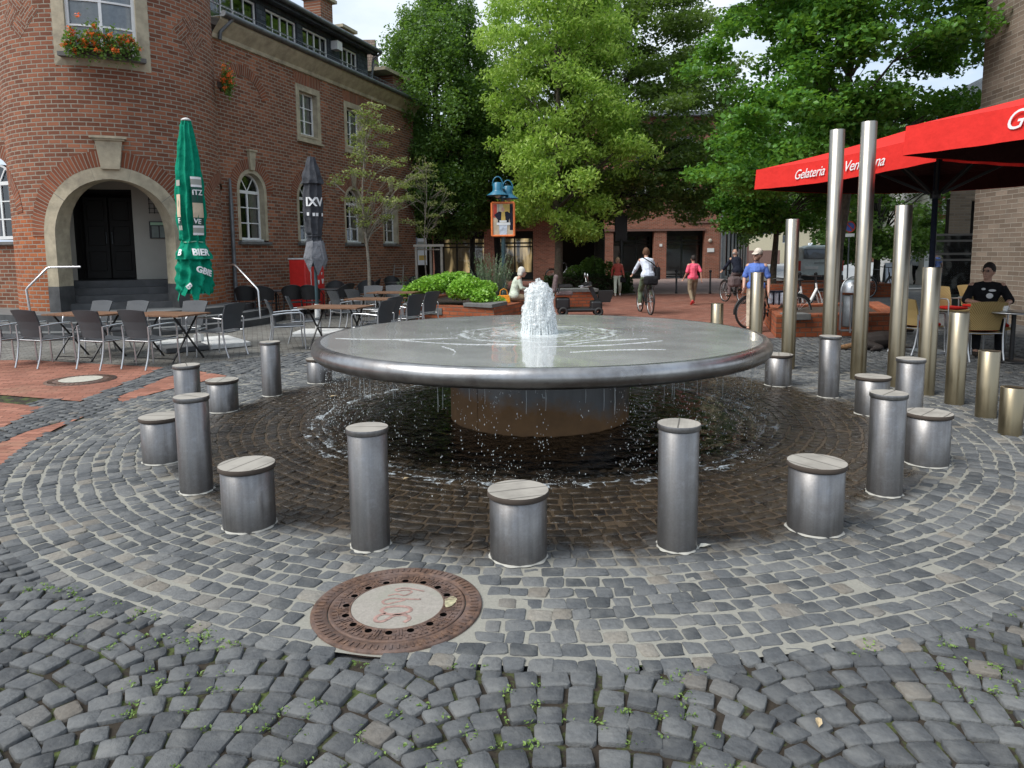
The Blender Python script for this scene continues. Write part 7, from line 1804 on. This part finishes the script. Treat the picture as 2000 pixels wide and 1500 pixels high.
def bag(label, name, cat, loc, rz, dims, mat, strap=True):
    t = thing(name, label, cat, loc, rz); mb = MB(); mb.box((0, 0, 0), dims); mb.build('bag_body', K[mat], t, bevel=min(dims) * .25)
    if strap: mb = MB(); mb.tube([(-dims[0] * .35, 0, dims[2] * .5), (0, 0, dims[2] * .85), (dims[0] * .35, 0, dims[2] * .5)], .010, 6); mb.build('strap', K[mat], t)
    return t
bicycle('black city bicycle ridden away across the square by the person in the pale tunic', (3.62, 19.0, 0), R(4), 'black')
ride = dict(pelvis=(0, -.24, 1.02), waist=(0, -.20, 1.18), chest=(0, -.12, 1.36), neck=(0, -.06, 1.50), head=(0, -.02, 1.625), shR=(.158, -.08, 1.42), shL=(-.158, -.08, 1.42), elR=(.25, .06, 1.21), elL=(-.25, .04, 1.21), wrR=(.29, .17, 1.08), wrL=(-.29, .17, 1.08),
            hipR=(.09, -.22, .98), hipL=(-.09, -.22, .98), knR=(.13, .10, .78), anR=(.13, -.18, .47), knL=(-.12, .06, .60), anL=(-.13, .02, .27))
person('person with short brown hair in a pale blue tunic cycling away towards the arcade', (3.62, 19.0, 0), R(4), ride, top='cloth_white', low='cloth_green', shoe='shoe_white', hair='hair_brown', longsleeve=True, hairlen=.02, vox=.012)
bag('black shoulder bag at the right hip of the cyclist in the pale tunic', 'shoulder_bag', 'bag', (3.89, 18.78, 1.08), R(8), (.10, .26, .34), 'bag_black')
mb = MB(); mb.tube([(3.50, 18.70, 1.50), (3.72, 18.62, 1.36), (3.90, 18.70, 1.2)], .016, 6); o = mb.build('bag_strap', K['bag_black'])
bpy.data.objects['shoulder_bag']; o.parent = bpy.data.objects['shoulder_bag']; o.matrix_parent_inverse = (Matrix.Translation((3.89, 18.78, 1.08)) @ Matrix.Rotation(R(8), 4, 'Z')).inverted()
bag('black rear rack bag under the saddle of the ridden city bicycle', 'rack_bag', 'bag', (3.66, 18.46, .90), R(4), (.34, .30, .24), 'bag_black', False)
person('person in a bright pink shirt and khaki shorts walking away past the black bollards', (5.63, 21.8, 0), R(6), walkA, s=.90, top='cloth_pink', low='cloth_khaki', shoe='shoe_red', hair='hair_dark', sleeve=.9, vox=.014)
person('person with blond hair, red blouse and white trousers standing by the dark hedge', (4.02, 26.6, 0), R(172), dict(walkA), s=.86, top='cloth_redshirt', low='cloth_mint', shoe='shoe_white', hair='hair_blond', longsleeve=True, female=True, vox=.016, hairlen=.08)
bag('small dark handbag carried by the person in the red blouse', 'handbag', 'handbag', (4.2, 26.45, .62), 0, (.22, .08, .2), 'bag_black')
# man in blue polo
mp_ = dict(elR=(.235, .0, 1.11), wrR=(.21, .16, .92), elL=(-.24, -.05, 1.10), wrL=(-.26, .04, .84), face=(.49, .86, -.08), knR=(.10, .06, .50), anR=(.11, .08, .09), head=(-.02, .03, 1.59))
mt, V_, hm = person('person in blue polo shirt, beige trousers and pale cap standing behind a steel pillar', (4.98, 14.3, 0), R(150), mp_, s=.985, top='cloth_blue', low='cloth_beige', shoe='shoe_dark', hair='hair_brown', sleeve=.78, vox=.010, hat='cloth_cap', beard='hair_brown')
mb = MB(); 
for q in (-1, 1): mb.tube([hm(q * .032 + .022 * math.cos(a * PI / 6), .098, .02 + .016 * math.sin(a * PI / 6)) for a in range(12)], .003, 5, closed=True); mb.tube([hm(q * .055, .095, .022), hm(q * .083, .0, .018)], .003, 5)
mb.build('glasses', K['black'], mt)
bicycle('bicycle with brown tyres parked behind the person in the blue polo shirt', (5.62, 15.0, 0), R(-80), 'shoe_dark')
bag('grey and black pannier bag standing between the steel pillars on the parked bicycle', 'pannier_bag', 'bag', (5.58, 14.7, .66), R(-10), (.36, .16, .27), 'cloth_pale', False)
mb = MB(); mb.box((5.58, 14.61, .66), (.03, .01, .28)); mb.box((5.47, 14.63, .66), (.03, .01, .28)); mb.box((5.69, 14.59, .66), (.03, .01, .28)); mb.box((5.58, 14.7, .80), (.38, .18, .03)); o = mb.build('pannier_straps', K['cloth_navy']); pb_ = bpy.data.objects['pannier_bag']; o.parent = pb_; o.matrix_parent_inverse = (Matrix.Translation((5.58, 14.7, .66)) @ Matrix.Rotation(R(-10), 4, 'Z')).inverted()
bicycle('white low step bicycle leaning behind the orange planter, between two steel pillars', (7.1, 16.9, 0), R(-62), 'whitepaint', tilt=0)
# dark clothed cyclist with trolley basket
bicycle('dark bicycle ridden away beside the arcade building by the person in the dark jacket', (7.15, 22.6, 0), R(12), 'black')
person('bald person in a dark jacket cycling away at the corner of the arcade building', (7.15, 22.6, 0), R(12), ride, s=.98, top='cloth_navy', low='cloth_mauve', shoe='shoe_dark', hair='hair_grey', longsleeve=True, bald=True, vox=.014)
bag('round dark basket bag hanging low behind the cyclist in the dark jacket', 'basket_bag', 'bag', (6.98, 22.0, .70), R(12), (.36, .30, .32), 'cloth_mauve', False)
person('person in a pale shirt and dark trousers walking away right of the stepped pillars', (19.0, 33.0, 0), R(-20), walkA, top='cloth_pale', low='cloth_black', shoe='shoe_dark', hair='hair_white', longsleeve=True, vox=.018)
person('dark silhouetted person walking through the arcade passage behind the shrubs', (3.1, 44.2, 0), R(90), walkA, top='cloth_black', low='cloth_black', shoe='shoe_dark', hair='hair_dark', longsleeve=True, vox=.02)
person('person in a blue shirt beyond the glass wind screen, behind the steel pillar', (16.9, 28.0, 0), R(30), walkA, s=.93, top='cloth_blue', low='cloth_navy', shoe='shoe_dark', hair='hair_dark', vox=.018)
# seated cafe guest
sit = dict(pelvis=(0, 0, .58), waist=(0, .0, .74), chest=(0, .03, .95), neck=(0, .03, 1.12), head=(0, .05, 1.255), shR=(.185, .02, 1.035), shL=(-.185, .02, 1.035), elR=(.27, .10, .82), elL=(-.29, .10, .82), wrR=(.12, .36, .80), wrL=(-.20, .36, .79),
           hipR=(.10, .02, .56), hipL=(-.10, .02, .56), knR=(.14, .46, .54), knL=(-.14, .46, .54), anR=(.14, .46, .10), anL=(-.14, .46, .10), face=(.5, .85, -.05), footR=(0, 1, 0), footL=(0, 1, 0))
st_, V2, hm2 = person('person with dark hair, glasses and a black printed shirt seated at the cafe table', (7.42, 10.95, 0), R(152), sit, s=1.03, top='cloth_black', low='cloth_black', shoe='shoe_dark', hair='hair_dark', sleeve=.95, vox=.010)
mb = MB()
for q in (-1, 1): mb.tube([hm2(q * .034 + .023 * math.cos(a * PI / 6), .099, .02 + .017 * math.sin(a * PI / 6)) for a in range(12)], .003, 5, closed=True)
mb.build('glasses', K['black'], st_)
c_ = V2['chest']; mb = MB(); mb.sphere((-.02, c_.y + .158, .90), .045, 12, 8, (1, .15, .9)); mb.sphere((-.05, c_.y + .158, .98), .03, 12, 8, (1.6, .2, .6)); mb.sphere((.06, c_.y + .155, 1.0), .022, 12, 8, (1.2, .2, .8)); mb.build('shirt_print', K['print_white'], st_)
# ------------------------------------------------------------------ right hand cafe
def tan_chair(loc, a, label): return wicker_chair(loc, R(a), label, 'honey wicker cafe chairs with red cushions', 'wicker_tan', 'aluminium', 'cushion')
k0 = tan_chair((6.95, 10.45, 0), -6, 'honey wicker chair with red cushion seen from behind, in front of the seated guest')
dup(k0, (6.50, 11.15, 0), R(-75), 'honey wicker chair partly hidden by the chest-high steel pillar, left of the others')
dup(k0, (8.9, 14.2, 0), R(-170), 'honey wicker chair farther back, left of the seated guest')
dup(k0, (9.75, 14.6, 0), R(-175), 'honey wicker chair just behind the shoulder of the seated guest')
dup(k0, (7.55, 11.0, 0), R(152), 'honey wicker chair on which the dark-haired guest sits')
t = thing('cafe_table', 'round grey cafe table with cup in front of the seated guest', 'table', (7.30, 10.15, 0)); mb = MB(); mb.lathe([(0, .715), (.34, .715), (.35, .725), (.34, .74), (0, .74)], n=36); mb.build('tabletop', K['aluminium'], t); mb = MB(); mb.tube([(0, 0, .03), (0, 0, .72)], .03); mb.lathe([(0, 0), (.23, 0), (.2, .03), (0, .04)], n=20); mb.build('foot', K['black'], t)
t = thing('cup', 'white cup on a saucer on the round cafe table', 'cup', (7.14, 10.12, .741)); mb = MB(); mb.lathe([(0, .004), (.028, .004), (.04, .04), (.042, .085), (.038, .085), (.034, .03), (0, .02)], n=20); mb.build('cup_body', K['whitepaint'], t); mb = MB(); mb.lathe([(0, 0), (.05, 0), (.075, .010), (.05, .004), (0, .004)], n=24); mb.build('saucer', K['whitepaint'], t)
mb = MB(); mb.tube([(.04, 0, .065), (.065, 0, .06), (.065, 0, .03), (.036, 0, .028)], .005, 6); mb.build('handle', K['whitepaint'], t)
# square red parasols
def parasol(label, L_, zb, half, val, group, text=True, mast=True):
    e1 = Vector((.25, -.968, 0)); e2 = Vector((.968, .25, 0)); Lc = Vector((L_[0], L_[1], 0)); C_ = Lc + (e1 + e2) * half
    t = thing('red_parasol', label, 'parasol', (C_.x, C_.y, 0), group=group)
    cor = [(-e1 - e2) * half, (e1 - e2) * half, (e1 + e2) * half, (-e1 + e2) * half]; zt = zb + val; zp = zt + half * .30
    mb = MB(); k = 12
    for i in range(4):
        a, b = cor[i], cor[(i + 1) % 4]; top = Vector((0, 0, zp)); rows = 8; vs = []
        for j in range(rows + 1):
            f = j / rows
            for q in range(k + 1):
                p = a.lerp(b, q / k) * (1 - f); sag = .05 * math.sin(PI * q / k) * (1 - f) + .04 * math.sin(PI * f)
                vs.append((p.x, p.y, zt + (zp - zt) * f - sag))
        mb.add(vs, [(j * (k + 1) + q, j * (k + 1) + q + 1, (j + 1) * (k + 1) + q + 1, (j + 1) * (k + 1) + q) for j in range(rows) for q in range(k)], smooth=True)
    mb.build('canopy', K['par_red'], t)
    mb.v = [(v[0] * .985, v[1] * .985, v[2] - .022) for v in mb.v]; mb.build('underside_shade', K['underside_shade'], t)  # added copy under the canopy, dark red paints the shade below it
    mb = MB()
    for i in range(4):
        a, b = cor[i], cor[(i + 1) % 4]; vs = []; k2 = 24
        out = ((a + b) / 2).normalized()
        for q in range(k2 + 1):
            p = a.lerp(b, q / k2); sag = .05 * math.sin(PI * q / k2); w_ = .018 * math.sin(q * 1.7 + i)
            for j in range(5): f = j / 4; vs.append((p.x + out.x * (.012 + (w_ + .03) * f), p.y + out.y * (.012 + (w_ + .03) * f), zt - sag - val * f + .003))
        mb.add(vs, [(q * 5 + j, q * 5 + j + 1, q * 5 + j + 6, q * 5 + j + 5) for q in range(k2) for j in range(4)], smooth=True)
    mb.build('valance', K['par_red'], t); mb.v = [(v[0] * .992, v[1] * .992, v[2] + .004) for v in mb.v]; mb.build('valance_shade', K['underside_shade'], t)  # added inner copy of the valance, shade of its back painted dark red
    mb = MB(); 
    for c_ in cor + [(cor[i] + cor[(i + 1) % 4]) / 2 for i in range(4)]: mb.bar((c_.x * .03, c_.y * .03, zp - .16), (c_.x * .97, c_.y * .97, zt - .12), .03, .045)
    mb.build('ribs', K['black'], t)
    mb = MB()
    for c_ in cor + [(cor[i] + cor[(i + 1) % 4]) / 2 for i in range(4)]: mb.bar((c_.x * .03, c_.y * .03, zt - .55), (c_.x * .52, c_.y * .52, zt + (zp - zt) * .46 - .14), .028, .04)
    mb.tube([(0, 0, zt - .62), (0, 0, zt - .5)], .075, 12); mb.build('struts', K['black'], t)
    mb = MB(); mb.tube([(0, 0, .5), (0, 0, zp)], .042, 14); mb.build('mast', K['cloth_navy'], t)
    mb = MB(); mb.tube([(0, 0, .02), (0, 0, .52)], .055, 14); mb.box((0, 0, .02), (.5, .5, .04)); mb.build('mast_foot', K['aluminium'], t, bevel=.005)
    up = Vector((0, 0, 1)); nrm = -e2    # side facing the fountain
    def tm(body, size, s_along, dz=0.):
        p = cor[0].lerp(cor[1], s_along); M_ = frame((p.x - e2.x * .052, p.y - e2.y * .052, zt - val * .52 - .04 + dz), tuple(e1), (0, 0, 1))
        text_mesh(body, size, K['print_white'], 'lettering', t, M_, .002, shear=.42, spacing=.93)
    if text: tm('Gelateria', .21, .38); tm('Veneziana', .21, .68)
    else: tm('Gelateria', .27, .46, .03); tm('Veneziana', .27, .80, .03)
    return t
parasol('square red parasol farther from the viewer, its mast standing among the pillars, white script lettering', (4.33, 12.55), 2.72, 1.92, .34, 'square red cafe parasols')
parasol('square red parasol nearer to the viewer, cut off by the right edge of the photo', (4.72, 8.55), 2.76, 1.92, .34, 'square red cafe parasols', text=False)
# dog lying at the parasol foot
dg = thing('dog', 'black and brown dog lying on the setts beside the foot of the red parasol', 'dog', (6.05, 11.55, 0), R(0))
mb = MB(); cap(mb, (-.22, .05, .14), (.10, .02, .17), .13, .14); cap(mb, (.10, .02, .17), (.30, 0, .20), .14, .10); cap(mb, (.30, 0, .22), (.40, -.02, .33), .08, .065); cap(mb, (.40, -.02, .36), (.52, -.10, .33), .065, .035); cap(mb, (.2, -.1, .05), (.48, -.16, .035), .045, .03); cap(mb, (.2, .12, .05), (.46, .14, .035), .045, .03); cap(mb, (-.2, -.08, .10), (-.02, -.18, .06), .08, .045); cap(mb, (-.02, -.18, .05), (-.2, -.24, .03), .04, .028)
remesh(mb.build('body', K['hair_dark'], dg), .014)
mb = MB(); cap(mb, (-.30, .05, .08), (-.52, .0, .05), .05, .045); cap(mb, (-.52, 0, .05), (-.74, -.05, .04), .045, .025); remesh(mb.build('tail', M_plain('brown dog fur', (.20, .11, .05), .9, var=.35, nscale=50, bump=.5), dg), .012)
for s in (-1, 1): mb = MB(); mb.add([(.38 + .02, -.02 + s * .045, .40), (.42, -.02 + s * .075, .36), (.37, -.02 + s * .07, .34), (.37, -.02 + s * .075, .46)], [(0, 1, 3), (1, 2, 3), (2, 0, 3), (0, 2, 1)]); mb.build('ear', K['hair_dark'], dg)
# ------------------------------------------------------------------ mobility scooter
sc = thing('mobility_scooter', 'dark mobility scooter with round mirrors and front basket behind the fountain', 'mobility scooter', (1.75, 18.3, 0), R(-90))
mb = MB(); mb.box((0, 0, .17), (.48, 1.0, .10)); mb.box((0, .45, .27), (.40, .30, .26)); mb.box((0, -.42, .34), (.44, .36, .30)); mb.build('body_shell', K['black'], sc, bevel=.05)
mb = MB(); mb.box((0, -.38, .60), (.46, .44, .10)); mb.build('seat', K['cloth_mauve'], sc, bevel=.04)
mb = MB(); mb.box((0, -.62, .86), (.44, .10, .46), M=Matrix.Rotation(-.15, 3, 'X')); mb.build('backrest', K['cloth_mauve'], sc, bevel=.05)
for s in (-1, 1): mb = MB(); mb.box((s * .27, -.36, .80), (.07, .34, .05)); mb.bar((s * .27, -.55, .62), (s * .27, -.5, .80), .03); mb.build('armrest', K['rubber'], sc)
mb = MB(); mb.bar((0, .55, .25), (0, .28, .80), .14, .10); mb.box((0, .24, .84), (.30, .16, .10)); mb.tube([(-.30, .10, .80), (-.2, .2, .86), (.2, .2, .86), (.30, .10, .80)], .016, 8); mb.build('tiller', K['black'], sc, bevel=.01)
mb = MB(); mb.tube([(-.26, .02, .76), (-.3, .3, .80), (.3, .3, .80), (.26, .02, .76)], .012, 8); mb.build('grab_loop', K['aluminium'], sc)
for s in (-1, 1):
    mb = MB(); mb.tube([(s * .2, .22, .88), (s * .30, .20, 1.02)], .008, 6); mb.sphere((s * .31, .19, 1.05), .075, 14, 8, (1, .3, 1)); mb.build('mirror', K['aluminium'], sc)
mb = MB()
vs = []
for z, a in ((.36, .13), (.66, .18)):
    for x, y in ((-a, .52), (a, .52), (a, .56 + a * 1.9), (-a, .56 + a * 1.9)): vs.append((x, y, z))
mb.add(vs, [(3, 2, 1, 0), (0, 1, 5, 4), (1, 2, 6, 5), (2, 3, 7, 6), (3, 0, 4, 7)]); mb.build('basket', K['rubber'], sc)
for x, y, r_ in ((-.24, -.42, .13), (.24, -.42, .13), (-.22, .5, .12), (.22, .5, .12)):
    mb = MB(); mb.tube([(x, y + (r_ - .035) * math.cos(2 * PI * i / 20), r_ + (r_ - .035) * math.sin(2 * PI * i / 20)) for i in range(20)], .035, 8, closed=True); mb.lathe([(0, -.02), (r_ * .7, -.02), (r_ * .7, .02), (0, .02)], n=16) if False else None; mb.build('wheel', K['rubber'], sc)
# ------------------------------------------------------------------ van, signs, bollards, bin
vn = thing('van', 'pale white van with dark rear window parked behind the steel pillars', 'van', (12.95, 29.5, 0), R(-18))
mb = MB(); sec = [(-.86, .42), (.86, .42), (.90, .9), (.84, 1.35), (.74, 1.78), (.5, 1.86), (-.5, 1.86), (-.74, 1.78), (-.84, 1.35), (-.90, .9)]
def loft(secs, ys):
    vs = []; n = len(secs[0])
    for s_, y in zip(secs, ys): vs += [(x, y, z) for x, z in s_]
    fs = [(j * n + i, j * n + (i + 1) % n, (j + 1) * n + (i + 1) % n, (j + 1) * n + i) for j in range(len(secs) - 1) for i in range(n)]
    return vs, fs + [tuple(range(n))[::-1], tuple(range((len(secs) - 1) * n, len(secs) * n))]
sh = lambda a, b, c=0: [(x * a, .42 + (z - .42) * b + c) for x, z in sec]
vs, fs = loft([sh(.96, .97), sh(1, 1), sh(1, 1), sh(.99, .99), sh(.96, .62), sh(.90, .40)], [-.03, .1, 2.0, 2.7, 3.5, 4.1]); mb.add(vs, fs); mb.build('body', K['van'], vn, bevel=.05)
mb = MB(); mb.box((0, -.05, 1.50), (1.34, .05, .42)); mb.build('rear_window', K['glass_dark'], vn, bevel=.02)
mb = MB(); mb.box((0, -.06, .50), (1.76, .14, .24)); mb.build('bumper', K['rubber'], vn, bevel=.03)
for s in (-1, 1): mb = MB(); mb.box((s * .82, -.05, 1.0), (.10, .06, .42)); mb.build('tail_light', K['print_red'], vn); mb = MB(); mb.box((s * .88, 1.3, 1.45), (.03, 1.9, .40)); mb.build('side_window', K['glass_dark'], vn)
mb = MB(); mb.box((-.35, -.065, .92), (.52, .02, .12)); mb.build('number_plate', K['whitepaint'], vn); mb = MB(); mb.box((0, -.07, 1.12), (.5, .03, .03)); mb.build('door_handle', K['black'], vn)
for x, y in ((-.8, .75), (.8, .75), (-.8, 3.3), (.8, 3.3)): mb = MB(); mb.lathe([(0, -.1), (.30, -.1), (.32, 0), (.30, .1), (0, .1)], n=24, sharp=True); mb.xf(Matrix.Translation((x, y, .32)) @ Matrix.Rotation(PI / 2, 4, 'Y')); mb.build('wheel', K['rubber'], vn)
ns = thing('no_parking_sign', 'round no parking sign with small white plate between the two tallest pillars', 'sign', (14.35, 30, 0))
mb = MB(); mb.tube([(0, .03, 0), (0, .03, 2.9)], .03, 10); mb.build('post', K['zinc'], ns)
def disc(r, y, z, mat, name, par, r0=0):
    mb = MB(); n = 40
    if r0: mb.add([(rr_ * math.cos(2 * PI * k / n), y, z + rr_ * math.sin(2 * PI * k / n)) for rr_ in (r0, r) for k in range(n)], [(k, (k + 1) % n, n + (k + 1) % n, n + k) for k in range(n)])
    else: mb.add([(r * math.cos(2 * PI * k / n), y, z + r * math.sin(2 * PI * k / n)) for k in range(n)], [tuple(range(n))])
    return mb.build(name, mat, par)
disc(.24, -.012, 2.62, K['print_blue'], 'blue_disc', ns); disc(.24, -.018, 2.62, K['print_red'], 'red_ring', ns, .185)
mb = MB(); mb.box((0, -.018, 2.62), (.40, .006, .05), M=Matrix.Rotation(R(45), 3, 'Y')); mb.build('red_bar', K['print_red'], ns)
mb = MB(); mb.box((0, -.01, 2.27), (.42, .015, .14)); mb.build('white_plate', K['whitepaint'], ns)
sg2 = thing('street_sign', 'dark back of a traffic sign on a black post under the linden', 'sign', (4.55, 29.3, 0))
mb = MB(); mb.tube([(0, 0, 0), (0, 0, 2.2)], .045, 10); mb.build('post', K['black'], sg2); mb = MB(); mb.box((0, 0, 2.65), (.52, .06, 1.1)); mb.build('sign_panel', K['black'], sg2, bevel=.02)
sg3 = thing('street_sign', 'dark blue direction sign on a tall grey post at the end of the arcade building', 'sign', (14.9, 40, 0))
mb = MB(); mb.tube([(0, 0, 0), (0, 0, 4.2)], .05, 10); mb.build('post', K['zinc'], sg3); mb = MB(); mb.box((-.3, -.06, 3.2), (1.3, .05, 1.2)); mb.box((0, -.06, 4.0), (2.0, .05, .3)); mb.build('sign_panel', K['polegreen'], sg3)
def bollard(loc, lb):
    t = thing('bollard', lb, 'bollard', loc, group='slim black bollards on the square'); mb = MB(); mb.lathe([(0, 0), (.055, 0), (.05, .05), (.038, .08), (.036, .80), (.03, .82)], n=18); mb.build('post', K['black'], t)
    mb = MB(); mb.lathe([(.03, .82), (.055, .85), (.058, .89), (.03, .93), (0, .935)], n=18); mb.build('knob', K['black'], t); return t
b_ = bollard((6.55, 27.9, 0), 'slim black bollard left of the person in the pink shirt'); dup(b_, (7.78, 27.5, 0), 0, 'slim black bollard right of the person in the pink shirt'); dup(b_, (9.6, 23.4, 0), 0, 'slim black bollard right of the small sweetgum trunk, left one of two'); dup(b_, (10.0, 23.1, 0), 0, 'slim black bollard right of the small sweetgum trunk, right one of two')
bn = thing('litter_bin', 'grey steel litter bin with domed hood in front of the orange planter', 'litter bin', (6.40, 13.12, 0))
mb = MB(); mb.lathe([(0, .22), (.17, .22), (.185, .24), (.185, .80), (0, .80)], n=28); mb.build('bin_body', K['zinc'], bn)
mb = MB(); mb.lathe([(.22, .86), (.222, .93), (.20, 1.02), (.14, 1.09), (.06, 1.12), (0, 1.125)], n=28); mb.build('hood', K['aluminium'], bn); mb = MB(); mb.add([(-.16 + .11 * i, -.216 - .0 * i, .93 + .012 * i) for i in range(0)] + [(-.15, -.175, .90), (-.02, -.226, .90), (-.02, -.222, .99), (-.14, -.178, .99)], [(0, 1, 2, 3)]); mb.build('sticker', K['print_white'], bn)
mb = MB(); mb.tube([(.235 * math.cos(R(a)), 0, .88 + .27 * math.sin(R(a))) for a in range(0, 181, 12)], .013, 8); mb.bar((-.13, -.19, .12), (-.13, -.19, .82), .035, .02); mb.bar((.13, -.19, .12), (.13, -.19, .82), .035, .02); mb.bar((-.235, 0, .15), (-.235, 0, .88), .03); mb.bar((.235, 0, .0), (.235, 0, .88), .03); mb.bar((-.22, -.0, .15), (.22, .0, .15), .03); mb.build('bracket', K['aluminium'], bn)
ib = thing('information_board', 'information board with blue and white posters by the corner of the brick building', 'board', (-4.05, 29.5, 0), 0)
mb = MB(); mb.box((0, 0, 1.75), (1.05, .08, 1.1)); mb.build('board_panel', K['print_white'], ib)
for x in (-.45, .1): mb = MB(); mb.bar((x, -.05, 0), (x, -.05, 2.35), .09); mb.build('post', K['zinc'], ib)
for x, z, w_, h_, m_ in ((-.27, 2.05, .38, .25, 'print_blue'), (-.3, 1.55, .22, .3, 'print_blue'), (.33, 2.0, .34, .34, 'print_grey'), (.35, 1.5, .30, .2, 'print_yellow'), (.0, 1.5, .18, .3, 'cloth_pale')): mb = MB(); mb.box((x, -.046, z), (w_, .008, h_)); mb.build('poster', K[m_], ib)
bs = thing('a_board', 'white advertising board standing on the street left of the person in the pale shirt', 'board', (16.5, 30.5, 0)); mb = MB(); mb.box((0, 0, .6), (.55, .05, .95), M=Matrix.Rotation(-.12, 3, 'X')); mb.build('board_panel', K['cloth_pale'], bs); mb = MB(); mb.box((0, .2, .5), (.55, .04, 1.0), M=Matrix.Rotation(.12, 3, 'X')); mb.build('back_panel', K['zinc'], bs)
bicycle('grey bicycle parked before the lit shop window behind the seated person', (2.9, 41.4, 0), R(-88), 'zinc')
bicycle('second bicycle in shade among the trees behind the litter bin', (12.9, 24.5, 0), R(-70), 'black')
# ------------------------------------------------------------------ camera, sky, sun
cam_d = bpy.data.cameras.new('camera'); cam = bpy.data.objects.new('camera', cam_d); COL.objects.link(cam)
cam_d.sensor_width = 36; cam_d.lens = 36 * 1370 / 2000; cam_d.shift_y = -104 / 2000; cam_d.clip_end = 2000; cam_d.clip_start = .05
cam.matrix_world = Matrix.Translation((0, 0, 1.65)) @ Matrix.Rotation(PI / 2 - .11, 4, 'X') @ Matrix.Rotation(-.010, 4, 'Z')
SC.camera = cam
w = bpy.data.worlds.new('World'); SC.world = w; w.use_nodes = True; nt = w.node_tree; nt.nodes.clear()
out = nt.nodes.new('ShaderNodeOutputWorld'); bg = nt.nodes.new('ShaderNodeBackground')
sky = nt.nodes.new('ShaderNodeTexSky'); sky.sky_type = 'NISHITA'; sky.sun_disc = False
SUN_EL, SUN_AZ = R(50), R(-118)   # azimuth from +Y towards +X
sky.sun_elevation = SUN_EL; sky.sun_rotation = SUN_AZ; sky.air_density = 1.; sky.dust_density = 2.5
tc = nt.nodes.new('ShaderNodeTexCoord')
mp = nt.nodes.new('ShaderNodeMapping'); mp.inputs['Scale'].default_value = (1, 1, 2.6); L(nt, tc.outputs['Generated'], mp.inputs['Vector'])
n1 = noise(nt, mp.outputs[0], 2.2, 6, .55)
cl = ramp(nt, n1, [(.36, (2.1, 2.75, 3.8)), (.50, (3.4, 3.85, 4.4)), (.66, (4.5, 4.75, 4.95))])
mx = mixc(nt, maprange(nt, n1, .30, .48, .60, .97), sky.outputs[0], cl)
L(nt, mx, bg.inputs[0]); bg.inputs[1].default_value = .10; L(nt, bg.outputs[0], out.inputs[0])
sd = bpy.data.lights.new('sun', 'SUN'); so = bpy.data.objects.new('sun', sd); COL.objects.link(so)
sd.energy = 1.65; sd.angle = R(35); sd.color = (1, .97, .92)
d = Vector((math.sin(SUN_AZ) * math.cos(SUN_EL), math.cos(SUN_AZ) * math.cos(SUN_EL), math.sin(SUN_EL)))
so.rotation_euler = d.to_track_quat('Z', 'Y').to_euler()
SC.view_settings.view_transform = 'Standard'; SC.view_settings.look = 'None'; SC.view_settings.exposure = 1.32; SC.view_settings.gamma = 1
SC.cycles.max_bounces = 6; SC.cycles.transparent_max_bounces = 12; SC.cycles.caustics_reflective = False; SC.cycles.caustics_refractive = False
